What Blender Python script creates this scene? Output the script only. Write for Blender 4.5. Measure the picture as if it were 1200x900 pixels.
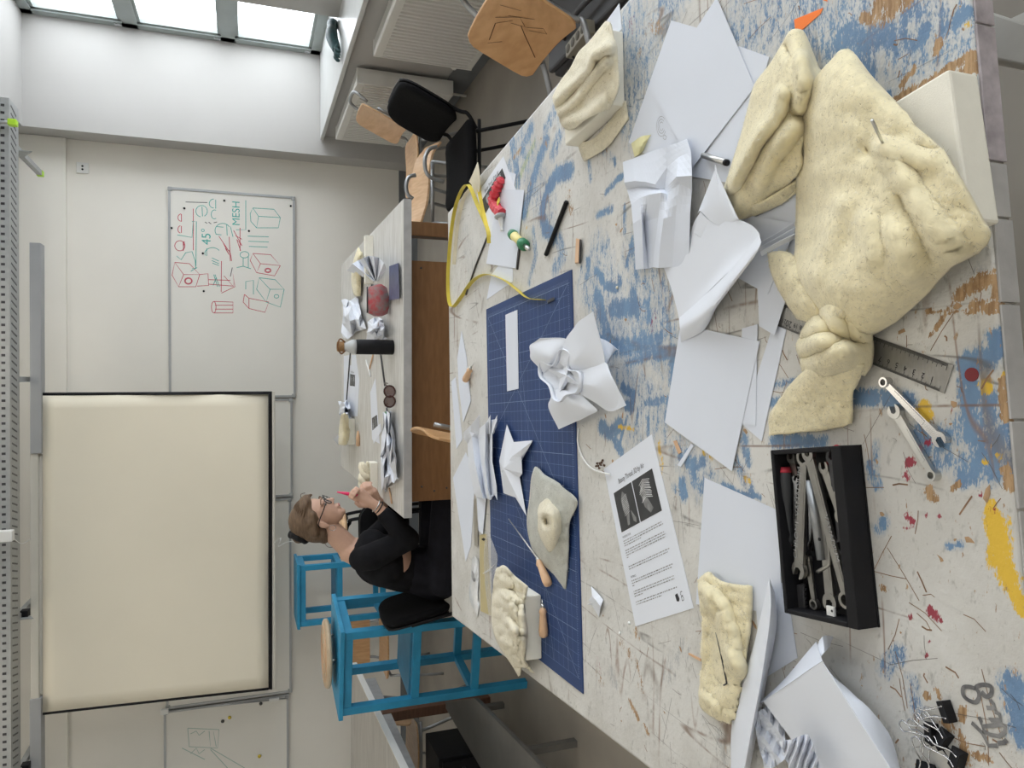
import bpy, bmesh, math, random
import numpy as np
from mathutils import Vector, Matrix, Euler
random.seed(7); np.random.seed(7)
for o in list(bpy.data.objects): bpy.data.objects.remove(o)
SC = bpy.context.scene
COL = SC.collection
# ------------------------------------------------------------------ camera
F, PITCH, ROLL, EYE = 870.0, math.radians(19.8), math.radians(-0.19), 1.5
_cp, _sp, _cr, _sr = math.cos(PITCH), math.sin(PITCH), math.cos(ROLL), math.sin(ROLL)
cam_data = bpy.data.cameras.new('camera'); cam = bpy.data.objects.new('camera', cam_data); COL.objects.link(cam)
cam_data.sensor_width = 36.0; cam_data.lens = 36.0*F/1200.0; cam_data.clip_start = 0.02
_R, _D, _Fw = Vector((1,0,0)), Vector((0,-_sp,-_cp)), Vector((0,_cp,-_sp))
_right, _down = _cr*_R - _sr*_D, _sr*_R + _cr*_D      # the photograph was taken upright and is shown on its side
cam.matrix_world = Matrix((( _down.x, _right.x, -_Fw.x, 0), (_down.y, _right.y, -_Fw.y, 0), (_down.z, _right.z, -_Fw.z, EYE), (0,0,0,1)))
SC.camera = cam
# ------------------------------------------------------------------ light and exposure
SC.view_settings.view_transform = 'Standard'; SC.view_settings.look = 'None'
SC.view_settings.exposure = 0.0; SC.view_settings.gamma = 1.0; SC.view_settings.use_curve_mapping = False
SKY_STRENGTH = 7.6
FILL_STRENGTH = 2.5  # glow of the added, unseen ceiling fill panels
world = bpy.data.worlds.new('overcast_sky'); SC.world = world; world.use_nodes = True
wn = world.node_tree.nodes; wn.clear()
_bg = wn.new('ShaderNodeBackground'); _wo = wn.new('ShaderNodeOutputWorld')
_bg.inputs[0].default_value = (0.90, 0.95, 1.0, 1); _bg.inputs[1].default_value = SKY_STRENGTH
world.node_tree.links.new(_bg.outputs[0], _wo.inputs[0])
# ------------------------------------------------------------------ pixel helpers (photo frame 1200x900)
def ray(x, y):
    u, v = 450.0-y, x-600.0
    a, b = u*_cr+v*_sr, -u*_sr+v*_cr
    return Vector((a, F*_cp-b*_sp, -F*_sp-b*_cp))
def PZ(x, y, z):
    r = ray(x, y); return r*((z-EYE)/r.z)+Vector((0,0,EYE))
def PY(x, y, Y):
    r = ray(x, y); return r*(Y/r.y)+Vector((0,0,EYE))
def PX(x, y, X):
    r = ray(x, y); return r*(X/r.x)+Vector((0,0,EYE))
TZ = 0.826                         # height of the big table and of the table behind it
def T(x, y, h=0.0): return PZ(x, y, TZ+h)
# ------------------------------------------------------------------ materials
MATS = {}
def mat(name, col, rough=0.6, var=0.06, scale=8.0, bump=0.0, bscale=60.0, metal=0.0, spec=0.5, sheen=0.0, trans=0.0, stretch=(1,1,1), col2=None, emit=0.0, alpha=1.0):
    if name in MATS: return MATS[name]
    m = bpy.data.materials.new(name); m.use_nodes = True; nt = m.node_tree; N = nt.nodes; L = nt.links
    b = N['Principled BSDF']
    b.inputs['Roughness'].default_value = rough; b.inputs['Metallic'].default_value = metal
    b.inputs['Specular IOR Level'].default_value = spec
    if sheen: b.inputs['Sheen Weight'].default_value = sheen
    if trans: b.inputs['Transmission Weight'].default_value = trans
    b.inputs['Alpha'].default_value = alpha
    tc = N.new('ShaderNodeTexCoord'); mp = N.new('ShaderNodeMapping'); mp.inputs['Scale'].default_value = stretch
    L.new(tc.outputs['Object'], mp.inputs['Vector'])
    nz = N.new('ShaderNodeTexNoise'); nz.inputs['Scale'].default_value = scale; nz.inputs['Detail'].default_value = 5
    L.new(mp.outputs[0], nz.inputs['Vector'])
    mx = N.new('ShaderNodeMix'); mx.data_type = 'RGBA'
    c = col[:3]
    lo = tuple(max(0, k*(1-var)) for k in c); hi = tuple(min(1, k*(1+var)) for k in c)
    if col2: lo, hi = c, col2
    mx.inputs[6].default_value = (*lo, 1); mx.inputs[7].default_value = (*hi, 1)
    rp = N.new('ShaderNodeMapRange'); rp.inputs[1].default_value = 0.3; rp.inputs[2].default_value = 0.7
    L.new(nz.outputs[0], rp.inputs[0]); L.new(rp.outputs[0], mx.inputs[0])
    L.new(mx.outputs[2], b.inputs['Base Color'])
    if emit:
        L.new(mx.outputs[2], b.inputs['Emission Color']); b.inputs['Emission Strength'].default_value = emit
    if bump:
        n2 = N.new('ShaderNodeTexNoise'); n2.inputs['Scale'].default_value = bscale; n2.inputs['Detail'].default_value = 8; n2.inputs['Roughness'].default_value = 0.7
        L.new(mp.outputs[0], n2.inputs['Vector'])
        bp = N.new('ShaderNodeBump'); bp.inputs['Strength'].default_value = bump; bp.inputs['Distance'].default_value = 0.01
        L.new(n2.outputs[0], bp.inputs['Height']); L.new(bp.outputs[0], b.inputs['Normal'])
    MATS[name] = m; return m
def wood(name, c1, c2, scale=6.0, axis=(1,12,12), rough=0.45):
    return mat(name, c1, rough, 0, scale, 0.05, 40, stretch=axis, col2=c2)
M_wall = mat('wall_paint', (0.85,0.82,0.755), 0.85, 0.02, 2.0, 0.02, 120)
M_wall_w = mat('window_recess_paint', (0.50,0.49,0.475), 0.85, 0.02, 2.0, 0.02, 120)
M_band = mat('grey_skirting_paint', (0.17,0.18,0.19), 0.7, 0.08, 4)
M_floor = mat('floor_lino', (0.30,0.27,0.23), 0.5, 0.10, 3.0, 0.02, 50)
M_ceil = mat('ceiling_paint', (0.75,0.75,0.74), 0.9, 0.01)
M_frame = mat('window_frame_grey_green', (0.33,0.37,0.36), 0.4, 0.04)
M_sill = mat('sill_paint', (0.60,0.61,0.60), 0.3, 0.05, 5)
M_paper = mat('white_paper', (0.70,0.735,0.81), 0.75, 0.015, 6, 0.02, 30, spec=0.2)
M_paper2 = mat('white_paper_crisp', (0.755,0.785,0.85), 0.6, 0.01, 10, spec=0.25)
M_felt = mat('cream_wool_felt', (0.83,0.745,0.50), 1.0, 0.07, 90, 0.25, 260, spec=0.1, sheen=0.35)
M_felt_w = mat('pale_wool_felt', (0.79,0.73,0.57), 1.0, 0.07, 90, 0.25, 260, spec=0.1, sheen=0.3)
M_felt_g = mat('grey_wool_felt', (0.56,0.56,0.50), 0.95, 0.10, 30, 0.4, 420, spec=0.1, sheen=0.3)
M_foam = mat('white_foam', (0.88,0.85,0.75), 0.9, 0.02, 40, 0.25, 500, spec=0.15)
M_steel = mat('brushed_steel', (0.62,0.62,0.60), 0.32, 0.08, 30, metal=1.0)
M_chrome = mat('polished_chrome', (0.58,0.58,0.58), 0.2, 0.03, 20, metal=1.0)
M_tool = mat('dull_tool_steel', (0.36,0.35,0.325), 0.34, 0.14, 40, metal=0.95)
M_dark = mat('dark_tool_steel', (0.06,0.06,0.065), 0.4, 0.1, 40, metal=0.5)
M_black = mat('black_plastic', (0.008,0.008,0.010), 0.6, 0.2, 30, spec=0.25)
M_blackfab = mat('black_upholstery', (0.006,0.006,0.007), 0.9, 0.3, 60, 0.2, 400, spec=0.12)
M_blackcl = mat('black_cotton', (0.008,0.008,0.010), 0.9, 0.3, 14, 0.2, 200, spec=0.2)
M_blacktr = mat('black_trouser_cloth', (0.012,0.012,0.017), 0.9, 0.3, 14, 0.2, 200, spec=0.2)
M_ply = wood('beech_plywood', (0.52,0.29,0.13), (0.66,0.40,0.20), 5, (14,2,2), 0.4)
M_plyl = wood('light_beech_plywood', (0.60,0.37,0.20), (0.74,0.50,0.30), 5, (14,2,2), 0.4)
M_brown = wood('brown_laminate', (0.20,0.095,0.035), (0.25,0.125,0.05), 12, (1,6,6), 0.45)
M_pine = mat('pine_board', (0.30,0.20,0.10), 0.6, 0, 3.0, 0.08, 30, col2=(0.46,0.32,0.17), stretch=(3,3,1))
M_handle = wood('turned_beech', (0.62,0.38,0.22), (0.75,0.50,0.31), 20, (1,1,4), 0.5)
M_grey = mat('grey_metal_tube', (0.38,0.39,0.40), 0.35, 0.05, 20, metal=0.6)
M_galv = mat('galvanised_steel', (0.40,0.41,0.41), 0.5, 0.08, 25, metal=0.35)
M_blue = mat('blue_painted_wood', (0.02,0.27,0.48), 0.5, 0.12, 10, 0.05, 40)
M_rad = mat('radiator_enamel', (0.78,0.77,0.73), 0.35, 0.01)
M_white = mat('white_plastic', (0.80,0.80,0.78), 0.4, 0.02)
M_red = mat('red_paint', (0.42,0.02,0.04), 0.5, 0.15, 30)
M_lime = mat('lime_plastic_cap', (0.45,0.75,0.03), 0.4, 0.03)
M_ink = mat('black_print_ink', (0.03,0.03,0.035), 0.8, 0.2, 50)
M_photo = mat('dark_photo_print', (0.035,0.037,0.04), 0.6, 0.2, 20)
M_greyink = mat('grey_print', (0.30,0.30,0.30), 0.8, 0.5, 90)
M_wb = mat('whiteboard_enamel', (0.82,0.80,0.745), 0.30, 0.02, 2)
M_alu = mat('aluminium_trim', (0.42,0.43,0.44), 0.4, 0.05, 20, metal=0.5)
M_screen = mat('projector_cloth', (0.86,0.80,0.66), 0.9, 0.03, 1.2, 0.05, 3)
M_scase = mat('screen_case_grey', (0.36,0.37,0.38), 0.45, 0.03)
M_cream = mat('screen_case_cream', (0.60,0.58,0.52), 0.5, 0.02)
M_yellow = mat('yellow_tape', (0.75,0.58,0.06), 0.5, 0.08, 20)
# ------------------------------------------------------------------ mesh helpers
def link(name, me, m=None, parent=None, smooth=False):
    o = bpy.data.objects.new(name, me); COL.objects.link(o)
    if m is not None: me.materials.append(m)
    if smooth:
        me.polygons.foreach_set('use_smooth', [True]*len(me.polygons))
    if parent is not None: attach(o, parent)
    return o
def attach(o, parent):
    o.parent = parent
    o.matrix_parent_inverse = Matrix.Identity(4)
    if parent.type == 'EMPTY' or True:
        pm = world_of(parent); o.matrix_parent_inverse = pm.inverted()
def world_of(o):
    m = o.matrix_basis.copy()
    if o.parent is not None: m = world_of(o.parent) @ o.matrix_parent_inverse @ m
    return m
def tag(o, label, cat, group=None):
    o['label'] = label; o['category'] = cat
    if group: o['group'] = group
    return o
def struct(o): o['kind'] = 'structure'; return o
def thing(name, label, cat, loc=(0,0,0), group=None):
    o = bpy.data.objects.new(name, None); COL.objects.link(o); o.location = loc; o.empty_display_size = 0.05
    return tag(o, label, cat, group)
def mesh(name, v, f, m, parent=None, smooth=False):
    me = bpy.data.meshes.new(name); me.from_pydata([tuple(p) for p in v], [], f); me.update(); 
    return link(name, me, m, parent, smooth)
def from_bm(name, bm, m, parent=None, smooth=False):
    bmesh.ops.recalc_face_normals(bm, faces=bm.faces[:])
    me = bpy.data.meshes.new(name); bm.to_mesh(me); bm.free(); return link(name, me, m, parent, smooth)
def bm_box(bm, c, s, rot=None, bev=0.0):
    g = bmesh.ops.create_cube(bm, size=1.0)
    R = rot.to_matrix().to_4x4() if rot is not None else Matrix.Identity(4)
    M4 = Matrix.Translation(Vector(c)) @ R @ Matrix.Diagonal((*s, 1))
    bmesh.ops.transform(bm, matrix=M4, verts=g['verts'])
    if bev:
        es = list({e for v in g['verts'] for e in v.link_edges})
        bmesh.ops.bevel(bm, geom=es, offset=bev, segments=2, affect='EDGES', profile=0.5)
def box(name, c, s, m, parent=None, rz=0.0, bev=0.0, rot=None):
    bm = bmesh.new(); bm_box(bm, c, s, rot if rot is not None else Euler((0,0,rz)), bev); return from_bm(name, bm, m, parent)
def hexa(name, b4, t4, m, parent=None, bev=0.0):
    """solid from four bottom and four top points (same winding)"""
    bm = bmesh.new(); vb = [bm.verts.new(p) for p in b4]; vt = [bm.verts.new(p) for p in t4]
    bm.faces.new(vb[::-1]); bm.faces.new(vt)
    for i in range(4): bm.faces.new((vb[i], vb[(i+1)%4], vt[(i+1)%4], vt[i]))
    if bev: bmesh.ops.bevel(bm, geom=bm.edges[:], offset=bev, segments=2, affect='EDGES', profile=0.5)
    return from_bm(name, bm, m, parent)
def beam(name, a, b, w, d, m, parent=None, up=(0,0,1), bev=0.0):
    """rectangular bar from a to b, w across, d along up"""
    a, b = Vector(a), Vector(b); z = (b-a).normalized(); x = Vector(up).cross(z)
    if x.length < 1e-4: x = Vector((1,0,0)).cross(z)
    x.normalize(); y = z.cross(x)
    q = [x*sx*w/2+y*sy*d/2 for sx, sy in ((-1,-1),(1,-1),(1,1),(-1,1))]
    return hexa(name, [a+k for k in q], [b+k for k in q], m, parent, bev)
def bm_tube(bm, pts, r, n=8, closed=False, caps=True):
    pts = [Vector(p) for p in pts]; k = len(pts)
    rs = r if hasattr(r, '__len__') else [r]*k
    rings = []; prev = None
    for i in range(k):
        if closed: t = (pts[(i+1)%k]-pts[i-1])
        else: t = pts[min(i+1,k-1)]-pts[max(i-1,0)]
        t = t.normalized() if t.length > 1e-9 else Vector((0,0,1))
        if prev is None:
            a = Vector((0,0,1)) if abs(t.z) < 0.9 else Vector((1,0,0)); x = a.cross(t).normalized()
        else:
            x = prev-t*prev.dot(t)
            x = x.normalized() if x.length > 1e-6 else t.orthogonal().normalized()
        prev = x; y = t.cross(x)
        rings.append([bm.verts.new(pts[i]+(x*math.cos(2*math.pi*j/n)+y*math.sin(2*math.pi*j/n))*rs[i]) for j in range(n)])
    for i in range(k if closed else k-1):
        A, B = rings[i], rings[(i+1)%k]
        for j in range(n): bm.faces.new((A[j], A[(j+1)%n], B[(j+1)%n], B[j]))
    if caps and not closed:
        bm.faces.new(rings[0][::-1]); bm.faces.new(rings[-1])
def tube(name, pts, r, m, parent=None, n=8, closed=False, smooth=True):
    bm = bmesh.new(); bm_tube(bm, pts, r, n, closed); return from_bm(name, bm, m, parent, smooth)
def curve_pts(ctrl, per=6, closed=False):
    """Catmull-Rom through control points"""
    c = [Vector(p) for p in ctrl]; k = len(c); out = []
    segs = k if closed else k-1
    for i in range(segs):
        p1, p2 = c[i], c[(i+1)%k]
        p0 = c[i-1] if (closed or i > 0) else p1*2-p2
        p3 = c[(i+2)%k] if (closed or i+2 < k) else p2*2-p1
        for s in range(per):
            t = s/per
            out.append(0.5*((2*p1)+(p2-p0)*t+(2*p0-5*p1+4*p2-p3)*t*t+(3*p1-p0-3*p2+p3)*t**3))
    if not closed: out.append(c[-1])
    return out
def prism(name, outline, m, h, parent=None, smooth=False, bev=0.0, holes=None):
    """outline: world points of the underside (planar loop); extruded by vector h"""
    bm = bmesh.new(); h = Vector(h) if hasattr(h,'__len__') else Vector((0,0,h))
    a = [bm.verts.new(p) for p in outline]; b = [bm.verts.new(Vector(p)+h) for p in outline]; k = len(a)
    bm.faces.new(a[::-1]); top = bm.faces.new(b)
    for i in range(k): bm.faces.new((a[i], a[(i+1)%k], b[(i+1)%k], b[i]))
    if bev: bmesh.ops.bevel(bm, geom=list(top.edges), offset=bev, segments=2, affect='EDGES', profile=0.5)
    return from_bm(name, bm, m, parent, smooth)
def bm_lathe(bm, prof, o, axis, n=16):
    """prof: (r, t) along axis from o"""
    o = Vector(o); z = Vector(axis).normalized(); x = z.orthogonal().normalized(); y = z.cross(x); rings = []
    for r, t in prof:
        if r < 1e-6: rings.append([bm.verts.new(o+z*t)])
        else: rings.append([bm.verts.new(o+z*t+(x*math.cos(2*math.pi*j/n)+y*math.sin(2*math.pi*j/n))*r) for j in range(n)])
    for A, B in zip(rings, rings[1:]):
        for j in range(n):
            q = [A[j % len(A)], A[(j+1) % len(A)], B[(j+1) % len(B)], B[j % len(B)]]
            q = list(dict.fromkeys(q))
            if len(q) > 2: bm.faces.new(q)
    if len(rings[0]) > 1: bm.faces.new(rings[0][::-1])
    if len(rings[-1]) > 1: bm.faces.new(rings[-1])
def lathe(name, prof, o, axis, m, parent=None, n=16, smooth=True):
    bm = bmesh.new(); bm_lathe(bm, prof, o, axis, n); return from_bm(name, bm, m, parent, smooth)
def ribbon(name, pts, w, m, nrm, parent=None, closed=False, th=0.0):
    """flat stroke along pts lying in the plane with normal nrm"""
    nrm = Vector(nrm).normalized(); bm = bmesh.new()
    lines = pts if isinstance(pts[0], (list, tuple)) and hasattr(pts[0][0], '__len__') else [pts]
    for ln in lines:
        ln = [Vector(p) for p in ln]; k = len(ln); prev = None; first = None
        for i in range(k):
            t = ln[min(i+1,k-1)]-ln[max(i-1,0)]
            s = nrm.cross(t).normalized()*w/2 if t.length > 1e-9 else Vector((w/2,0,0))
            cur = (bm.verts.new(ln[i]+s), bm.verts.new(ln[i]-s))
            if prev: bm.faces.new((prev[0], prev[1], cur[1], cur[0]))
            prev = cur
    if th:
        g = bmesh.ops.extrude_face_region(bm, geom=bm.faces[:]); vs = [e for e in g['geom'] if isinstance(e, bmesh.types.BMVert)]
        bmesh.ops.translate(bm, verts=vs, vec=nrm*th)
    return from_bm(name, bm, m, parent)
# value noise for shapes
def _hash3(ix, iy, iz):
    n = (ix*374761393 + iy*668265263 + iz*2147483647) & 0xffffffff
    n = ((n ^ (n >> 13))*1274126177) & 0xffffffff
    return ((n ^ (n >> 16)) & 0xffff)/65535.0
def vnoise(P, seed=0):
    P = np.asarray(P, dtype=float); I = np.floor(P).astype(np.int64); f_ = P-I; f_ = f_*f_*(3-2*f_); out = 0
    for dx in (0,1):
        for dy in (0,1):
            for dz in (0,1):
                w = (f_[...,0] if dx else 1-f_[...,0])*(f_[...,1] if dy else 1-f_[...,1])*(f_[...,2] if dz else 1-f_[...,2])
                out = out + w*_hash3(I[...,0]+dx, I[...,1]+dy, I[...,2]+dz+seed*17)
    return out-0.5
def _cr1(G, per):
    """Catmull-Rom along axis 0"""
    n = G.shape[0]; out = []
    for i in range(n-1):
        p1, p2 = G[i], G[i+1]; p0 = G[i-1] if i > 0 else 2*p1-p2; p3 = G[i+2] if i+2 < n else 2*p2-p1
        for s in range(per):
            t = s/per; out.append(0.5*(2*p1+(p2-p0)*t+(2*p0-5*p1+4*p2-p3)*t*t+(3*p1-p0-3*p2+p3)*t**3))
    out.append(G[-1]); return np.array(out)
def _lin1(G, per):
    out = []
    for i in range(G.shape[0]-1):
        for s in range(per): out.append(G[i]+(G[i+1]-G[i])*s/per)
    out.append(G[-1]); return np.array(out)
def patch(name, grid, m, parent=None, per=6, thick=0.001, ridges=(), noise=0.0, nscale=40.0, smooth=True, linear=False, base=None, seed=0, grain=None, fuzz=True):
    """sheet through a grid of (photo x, photo y, height over the table); ridges: (polyline, height, width) in photo pixels"""
    G = np.array(grid, dtype=float); fn = _lin1 if linear else _cr1
    G = fn(G, per); G = fn(G.transpose(1,0,2), per).transpose(1,0,2)
    H = G[...,2].copy()
    for ln, amp, w in ridges:
        d = np.full(H.shape, 1e9)
        for (x0,y0),(x1,y1) in zip(ln, ln[1:]):
            dx, dy = x1-x0, y1-y0; L2 = dx*dx+dy*dy+1e-9
            t = np.clip(((G[...,0]-x0)*dx+(G[...,1]-y0)*dy)/L2, 0, 1)
            d = np.minimum(d, np.hypot(G[...,0]-x0-t*dx, G[...,1]-y0-t*dy))
        H = H+amp*np.exp(-(d/w)**2)
    z0 = TZ if base is None else base
    if noise:
        Q = np.stack([G[...,0]/1000*nscale, G[...,1]/1000*nscale, np.full(H.shape, seed*3.7)], -1)
        H = H+noise*2*(vnoise(Q, seed)+0.5*vnoise(Q*2.1, seed+1))
    if grain is None: grain = 0.0015 if thick > 0.0025 else 0.0
    if grain:
        Q = np.stack([G[...,0]*0.22, G[...,1]*0.22, np.full(H.shape, 1.3+seed)], -1); H = H+grain*(vnoise(Q, seed+5)+0.9*vnoise(Q*2.3, seed+6))
    H = np.maximum(H, 0.0006)
    r, c = H.shape; V = [PZ(G[i,j,0], G[i,j,1], z0+H[i,j]) for i in range(r) for j in range(c)]
    Fc = [(i*c+j, i*c+j+1, (i+1)*c+j+1, (i+1)*c+j) for i in range(r-1) for j in range(c-1)]
    e1 = V[1]-V[0]; e2 = V[c]-V[0]
    o = mesh(name, V, Fc, m, parent, smooth)
    bm = bmesh.new(); bm.from_mesh(o.data)
    if sum(f.normal.z for f in bm.faces) < 0: bmesh.ops.reverse_faces(bm, faces=bm.faces[:])
    bm.to_mesh(o.data); bm.free()
    if thick:
        md = o.modifiers.new('thickness', 'SOLIDIFY'); md.thickness = thick; md.offset = 1.0
        if thick < 0.002: es = o.modifiers.new('crisp_edges', 'EDGE_SPLIT'); es.split_angle = 0.7
    if grain and thick > 0.0025 and fuzz: add_fuzz(o, V, r, c, m, thick, seed)
    return o
def add_fuzz(o, V, r, c, m, thick, seed):
    """short loose wool fibres standing off a felt sheet"""
    P3 = np.array([tuple(p) for p in V]).reshape(r, c, 3); rg = np.random.RandomState(100+seed)
    E1, E2 = P3[1:,:-1]-P3[:-1,:-1], P3[:-1,1:]-P3[:-1,:-1]; nr = np.cross(E1, E2); ar = np.linalg.norm(nr, axis=2); nr = nr/np.maximum(ar, 1e-12)[...,None]
    nr = np.where(nr[...,2:3] < 0, -nr, nr); w = ar.ravel()/ar.sum(); n = int(min(9000, ar.sum()*220000))
    k = rg.choice(len(w), n, p=w); i, j = k//(c-1), k % (c-1); a, b = rg.rand(n,1), rg.rand(n,1)
    N3 = nr[i,j]; base = P3[i,j]+a*E1[i,j]+b*E2[i,j]+N3*(thick-0.0004); rnd = rg.randn(n,3); rnd -= N3*(rnd*N3).sum(1,keepdims=True); rnd /= np.maximum(np.linalg.norm(rnd,axis=1,keepdims=True),1e-9)
    L = 0.0035+0.0045*rg.rand(n,1); sd = np.cross(N3, rnd)*0.00034; tip = base+rnd*L+N3*(0.0004+0.0012*rg.rand(n,1))
    vv = np.stack([base-sd, base+sd, tip], 1).reshape(-1,3); me = bpy.data.meshes.new('wool_fibres'); me.vertices.add(3*n); me.vertices.foreach_set('co', vv.ravel())
    me.loops.add(3*n); me.loops.foreach_set('vertex_index', np.arange(3*n, dtype=np.int32)); me.polygons.add(n); me.polygons.foreach_set('loop_start', (np.arange(n)*3).astype(np.int32)); me.update(calc_edges=True)
    fm = mat('loose_fibres_'+m.name, (0.42,0.36,0.22) if 'grey' not in m.name else (0.30,0.30,0.27), 1.0, 0, 260, col2=(0.96,0.91,0.74) if 'grey' not in m.name else (0.72,0.72,0.66), spec=0.1); f = link('wool_fibres', me, fm, o); f['kind'] = 'stuff'
def quad_sheet(name, q, m, h=0.0, th=0.0008, parent=None, base=None):
    z0 = (TZ if base is None else base)+h
    return prism(name, [PZ(x, y, z0) for x, y in q], m, th, parent)
def text_mesh(name, s, size, m, origin, xdir, nrm, parent=None, font_shear=0.0, squash=1.0):
    cu = bpy.data.curves.new(name, 'FONT'); cu.body = s; cu.size = size; cu.extrude = 0.0; cu.shear = font_shear
    tmp = bpy.data.objects.new(name+'_tmp', cu); COL.objects.link(tmp)
    dg = bpy.context.evaluated_depsgraph_get(); me = bpy.data.meshes.new_from_object(tmp.evaluated_get(dg))
    bpy.data.objects.remove(tmp); bpy.data.curves.remove(cu)
    x = Vector(xdir).normalized(); n = Vector(nrm).normalized(); y = n.cross(x)
    M4 = Matrix(((x.x*squash,y.x,n.x,origin[0]),(x.y*squash,y.y,n.y,origin[1]),(x.z*squash,y.z,n.z,origin[2]),(0,0,0,1)))
    me.transform(M4); me.materials.clear(); me.name = name
    return link(name, me, m, parent)
def copy_tree(o, M4, parent=None):
    """copy of a thing with its parts, moved by the world matrix M4"""
    c = o.copy(); COL.objects.link(c)
    if parent is None: c.matrix_basis = M4 @ o.matrix_basis
    else: c.parent = parent; c.matrix_parent_inverse = o.matrix_parent_inverse.copy()
    for ch in [k for k in bpy.data.objects if k.parent == o]: copy_tree(ch, M4, c)
    return c
# ================================================================== the room
YB, XR, XW, XL, YF, ZC = 6.73, 1.955, 2.83, -4.0, -2.6, 3.6
Z_SILL, Z_LINT, X_NICHE = 0.89, 3.07, 2.12
struct(box('floor', ((XL+XW)/2, (YB+YF)/2, -0.05), (XW-XL+1.0, YB-YF+0.6, 0.1), M_floor))
struct(box('ceiling', ((XL+XW)/2, (YB+YF)/2, ZC+0.05), (XW-XL+1.0, YB-YF+0.6, 0.1), M_ceil))
wb_ = struct(box('wall_back', ((XL+XW)/2, YB+0.1, ZC/2), (XW-XL+0.4, 0.2, ZC), M_wall))
struct(box('wall_left', (XL-0.1, (YB+YF)/2, ZC/2), (0.2, YB-YF, ZC), M_wall))
struct(box('wall_front', ((XL+XW)/2, YF-0.1, ZC/2), (XW-XL+0.4, 0.2, ZC), M_wall))
z_beam = PY(79.5, 300, YB).z
struct(box('trim_1', ((XL+XR)/2, YB-0.02, (z_beam+ZC)/2), (XR-XL-0.01, 0.04, ZC-z_beam-0.01), M_wall))
struct(box('baseboard_back', ((XL+XR)/2, YB-0.006, 0.085), (XR-XL-0.01, 0.01, 0.17), M_band))
# right wall with deep window bays; bays: (y0, y1)
BAYS = [(5.2, 6.5), (3.3, 4.75), (1.4, 2.85), (-0.5, 0.95), (-2.3, -0.95)]
bm = bmesh.new()
bm_box(bm, ((XR+2.95)/2, (6.5+YB)/2, ZC/2), (2.95-XR, YB-6.5, ZC))
bm_box(bm, ((XR+2.95)/2, (YF+6.5)/2, (Z_LINT+ZC)/2), (2.95-XR, 6.5-YF, ZC-Z_LINT))
bm_box(bm, ((X_NICHE+2.95)/2, (YF+6.5)/2, (Z_SILL-0.03)/2), (2.95-X_NICHE, 6.5-YF, Z_SILL-0.03))
edges = [6.5]+[v for b in BAYS for v in (b[1], b[0])]+[YF]
for (a, b) in zip(BAYS, BAYS[1:]):
    bm_box(bm, ((2.52+2.95)/2, (a[0]+b[1])/2, (Z_SILL+Z_LINT)/2), (0.43, a[0]-b[1], Z_LINT-Z_SILL))
bm_box(bm, ((2.52+2.95)/2, (BAYS[-1][0]+YF)/2, (Z_SILL+Z_LINT)/2), (0.43, BAYS[-1][0]-YF, Z_LINT-Z_SILL))
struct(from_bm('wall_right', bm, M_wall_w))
struct(box('baseboard_right', (X_NICHE-0.006, (YF+6.5)/2, 0.085), (0.01, 6.5-YF, 0.17), M_band))
struct(box('trim_2', (2.08+(XW-2.08)/2, (YF+6.49)/2, Z_SILL-0.014), (XW-2.08, 6.49-YF, 0.028), M_sill, bev=0.004))
M_glass = bpy.data.materials.new('window_glass'); M_glass.use_nodes = True
_n = M_glass.node_tree.nodes; _l = M_glass.node_tree.links; _n.clear()
_o = _n.new('ShaderNodeOutputMaterial'); _m = _n.new('ShaderNodeMixShader'); _t = _n.new('ShaderNodeBsdfTransparent'); _g = _n.new('ShaderNodeBsdfGlossy')
_g.inputs['Roughness'].default_value = 0.05; _m.inputs[0].default_value = 0.06
_nz = _n.new('ShaderNodeTexNoise'); _nz.inputs['Scale'].default_value = 6; _mr = _n.new('ShaderNodeMapRange'); _mr.inputs[3].default_value = 0.03; _mr.inputs[4].default_value = 0.10
_l.new(_nz.outputs[0], _mr.inputs[0]); _l.new(_mr.outputs[0], _m.inputs[0])
_l.new(_t.outputs[0], _m.inputs[1]); _l.new(_g.outputs[0], _m.inputs[2]); _l.new(_m.outputs[0], _o.inputs[0])
zt1, zt2 = PX(148, 13, XW).z, PX(267, 36, XW).z
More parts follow.
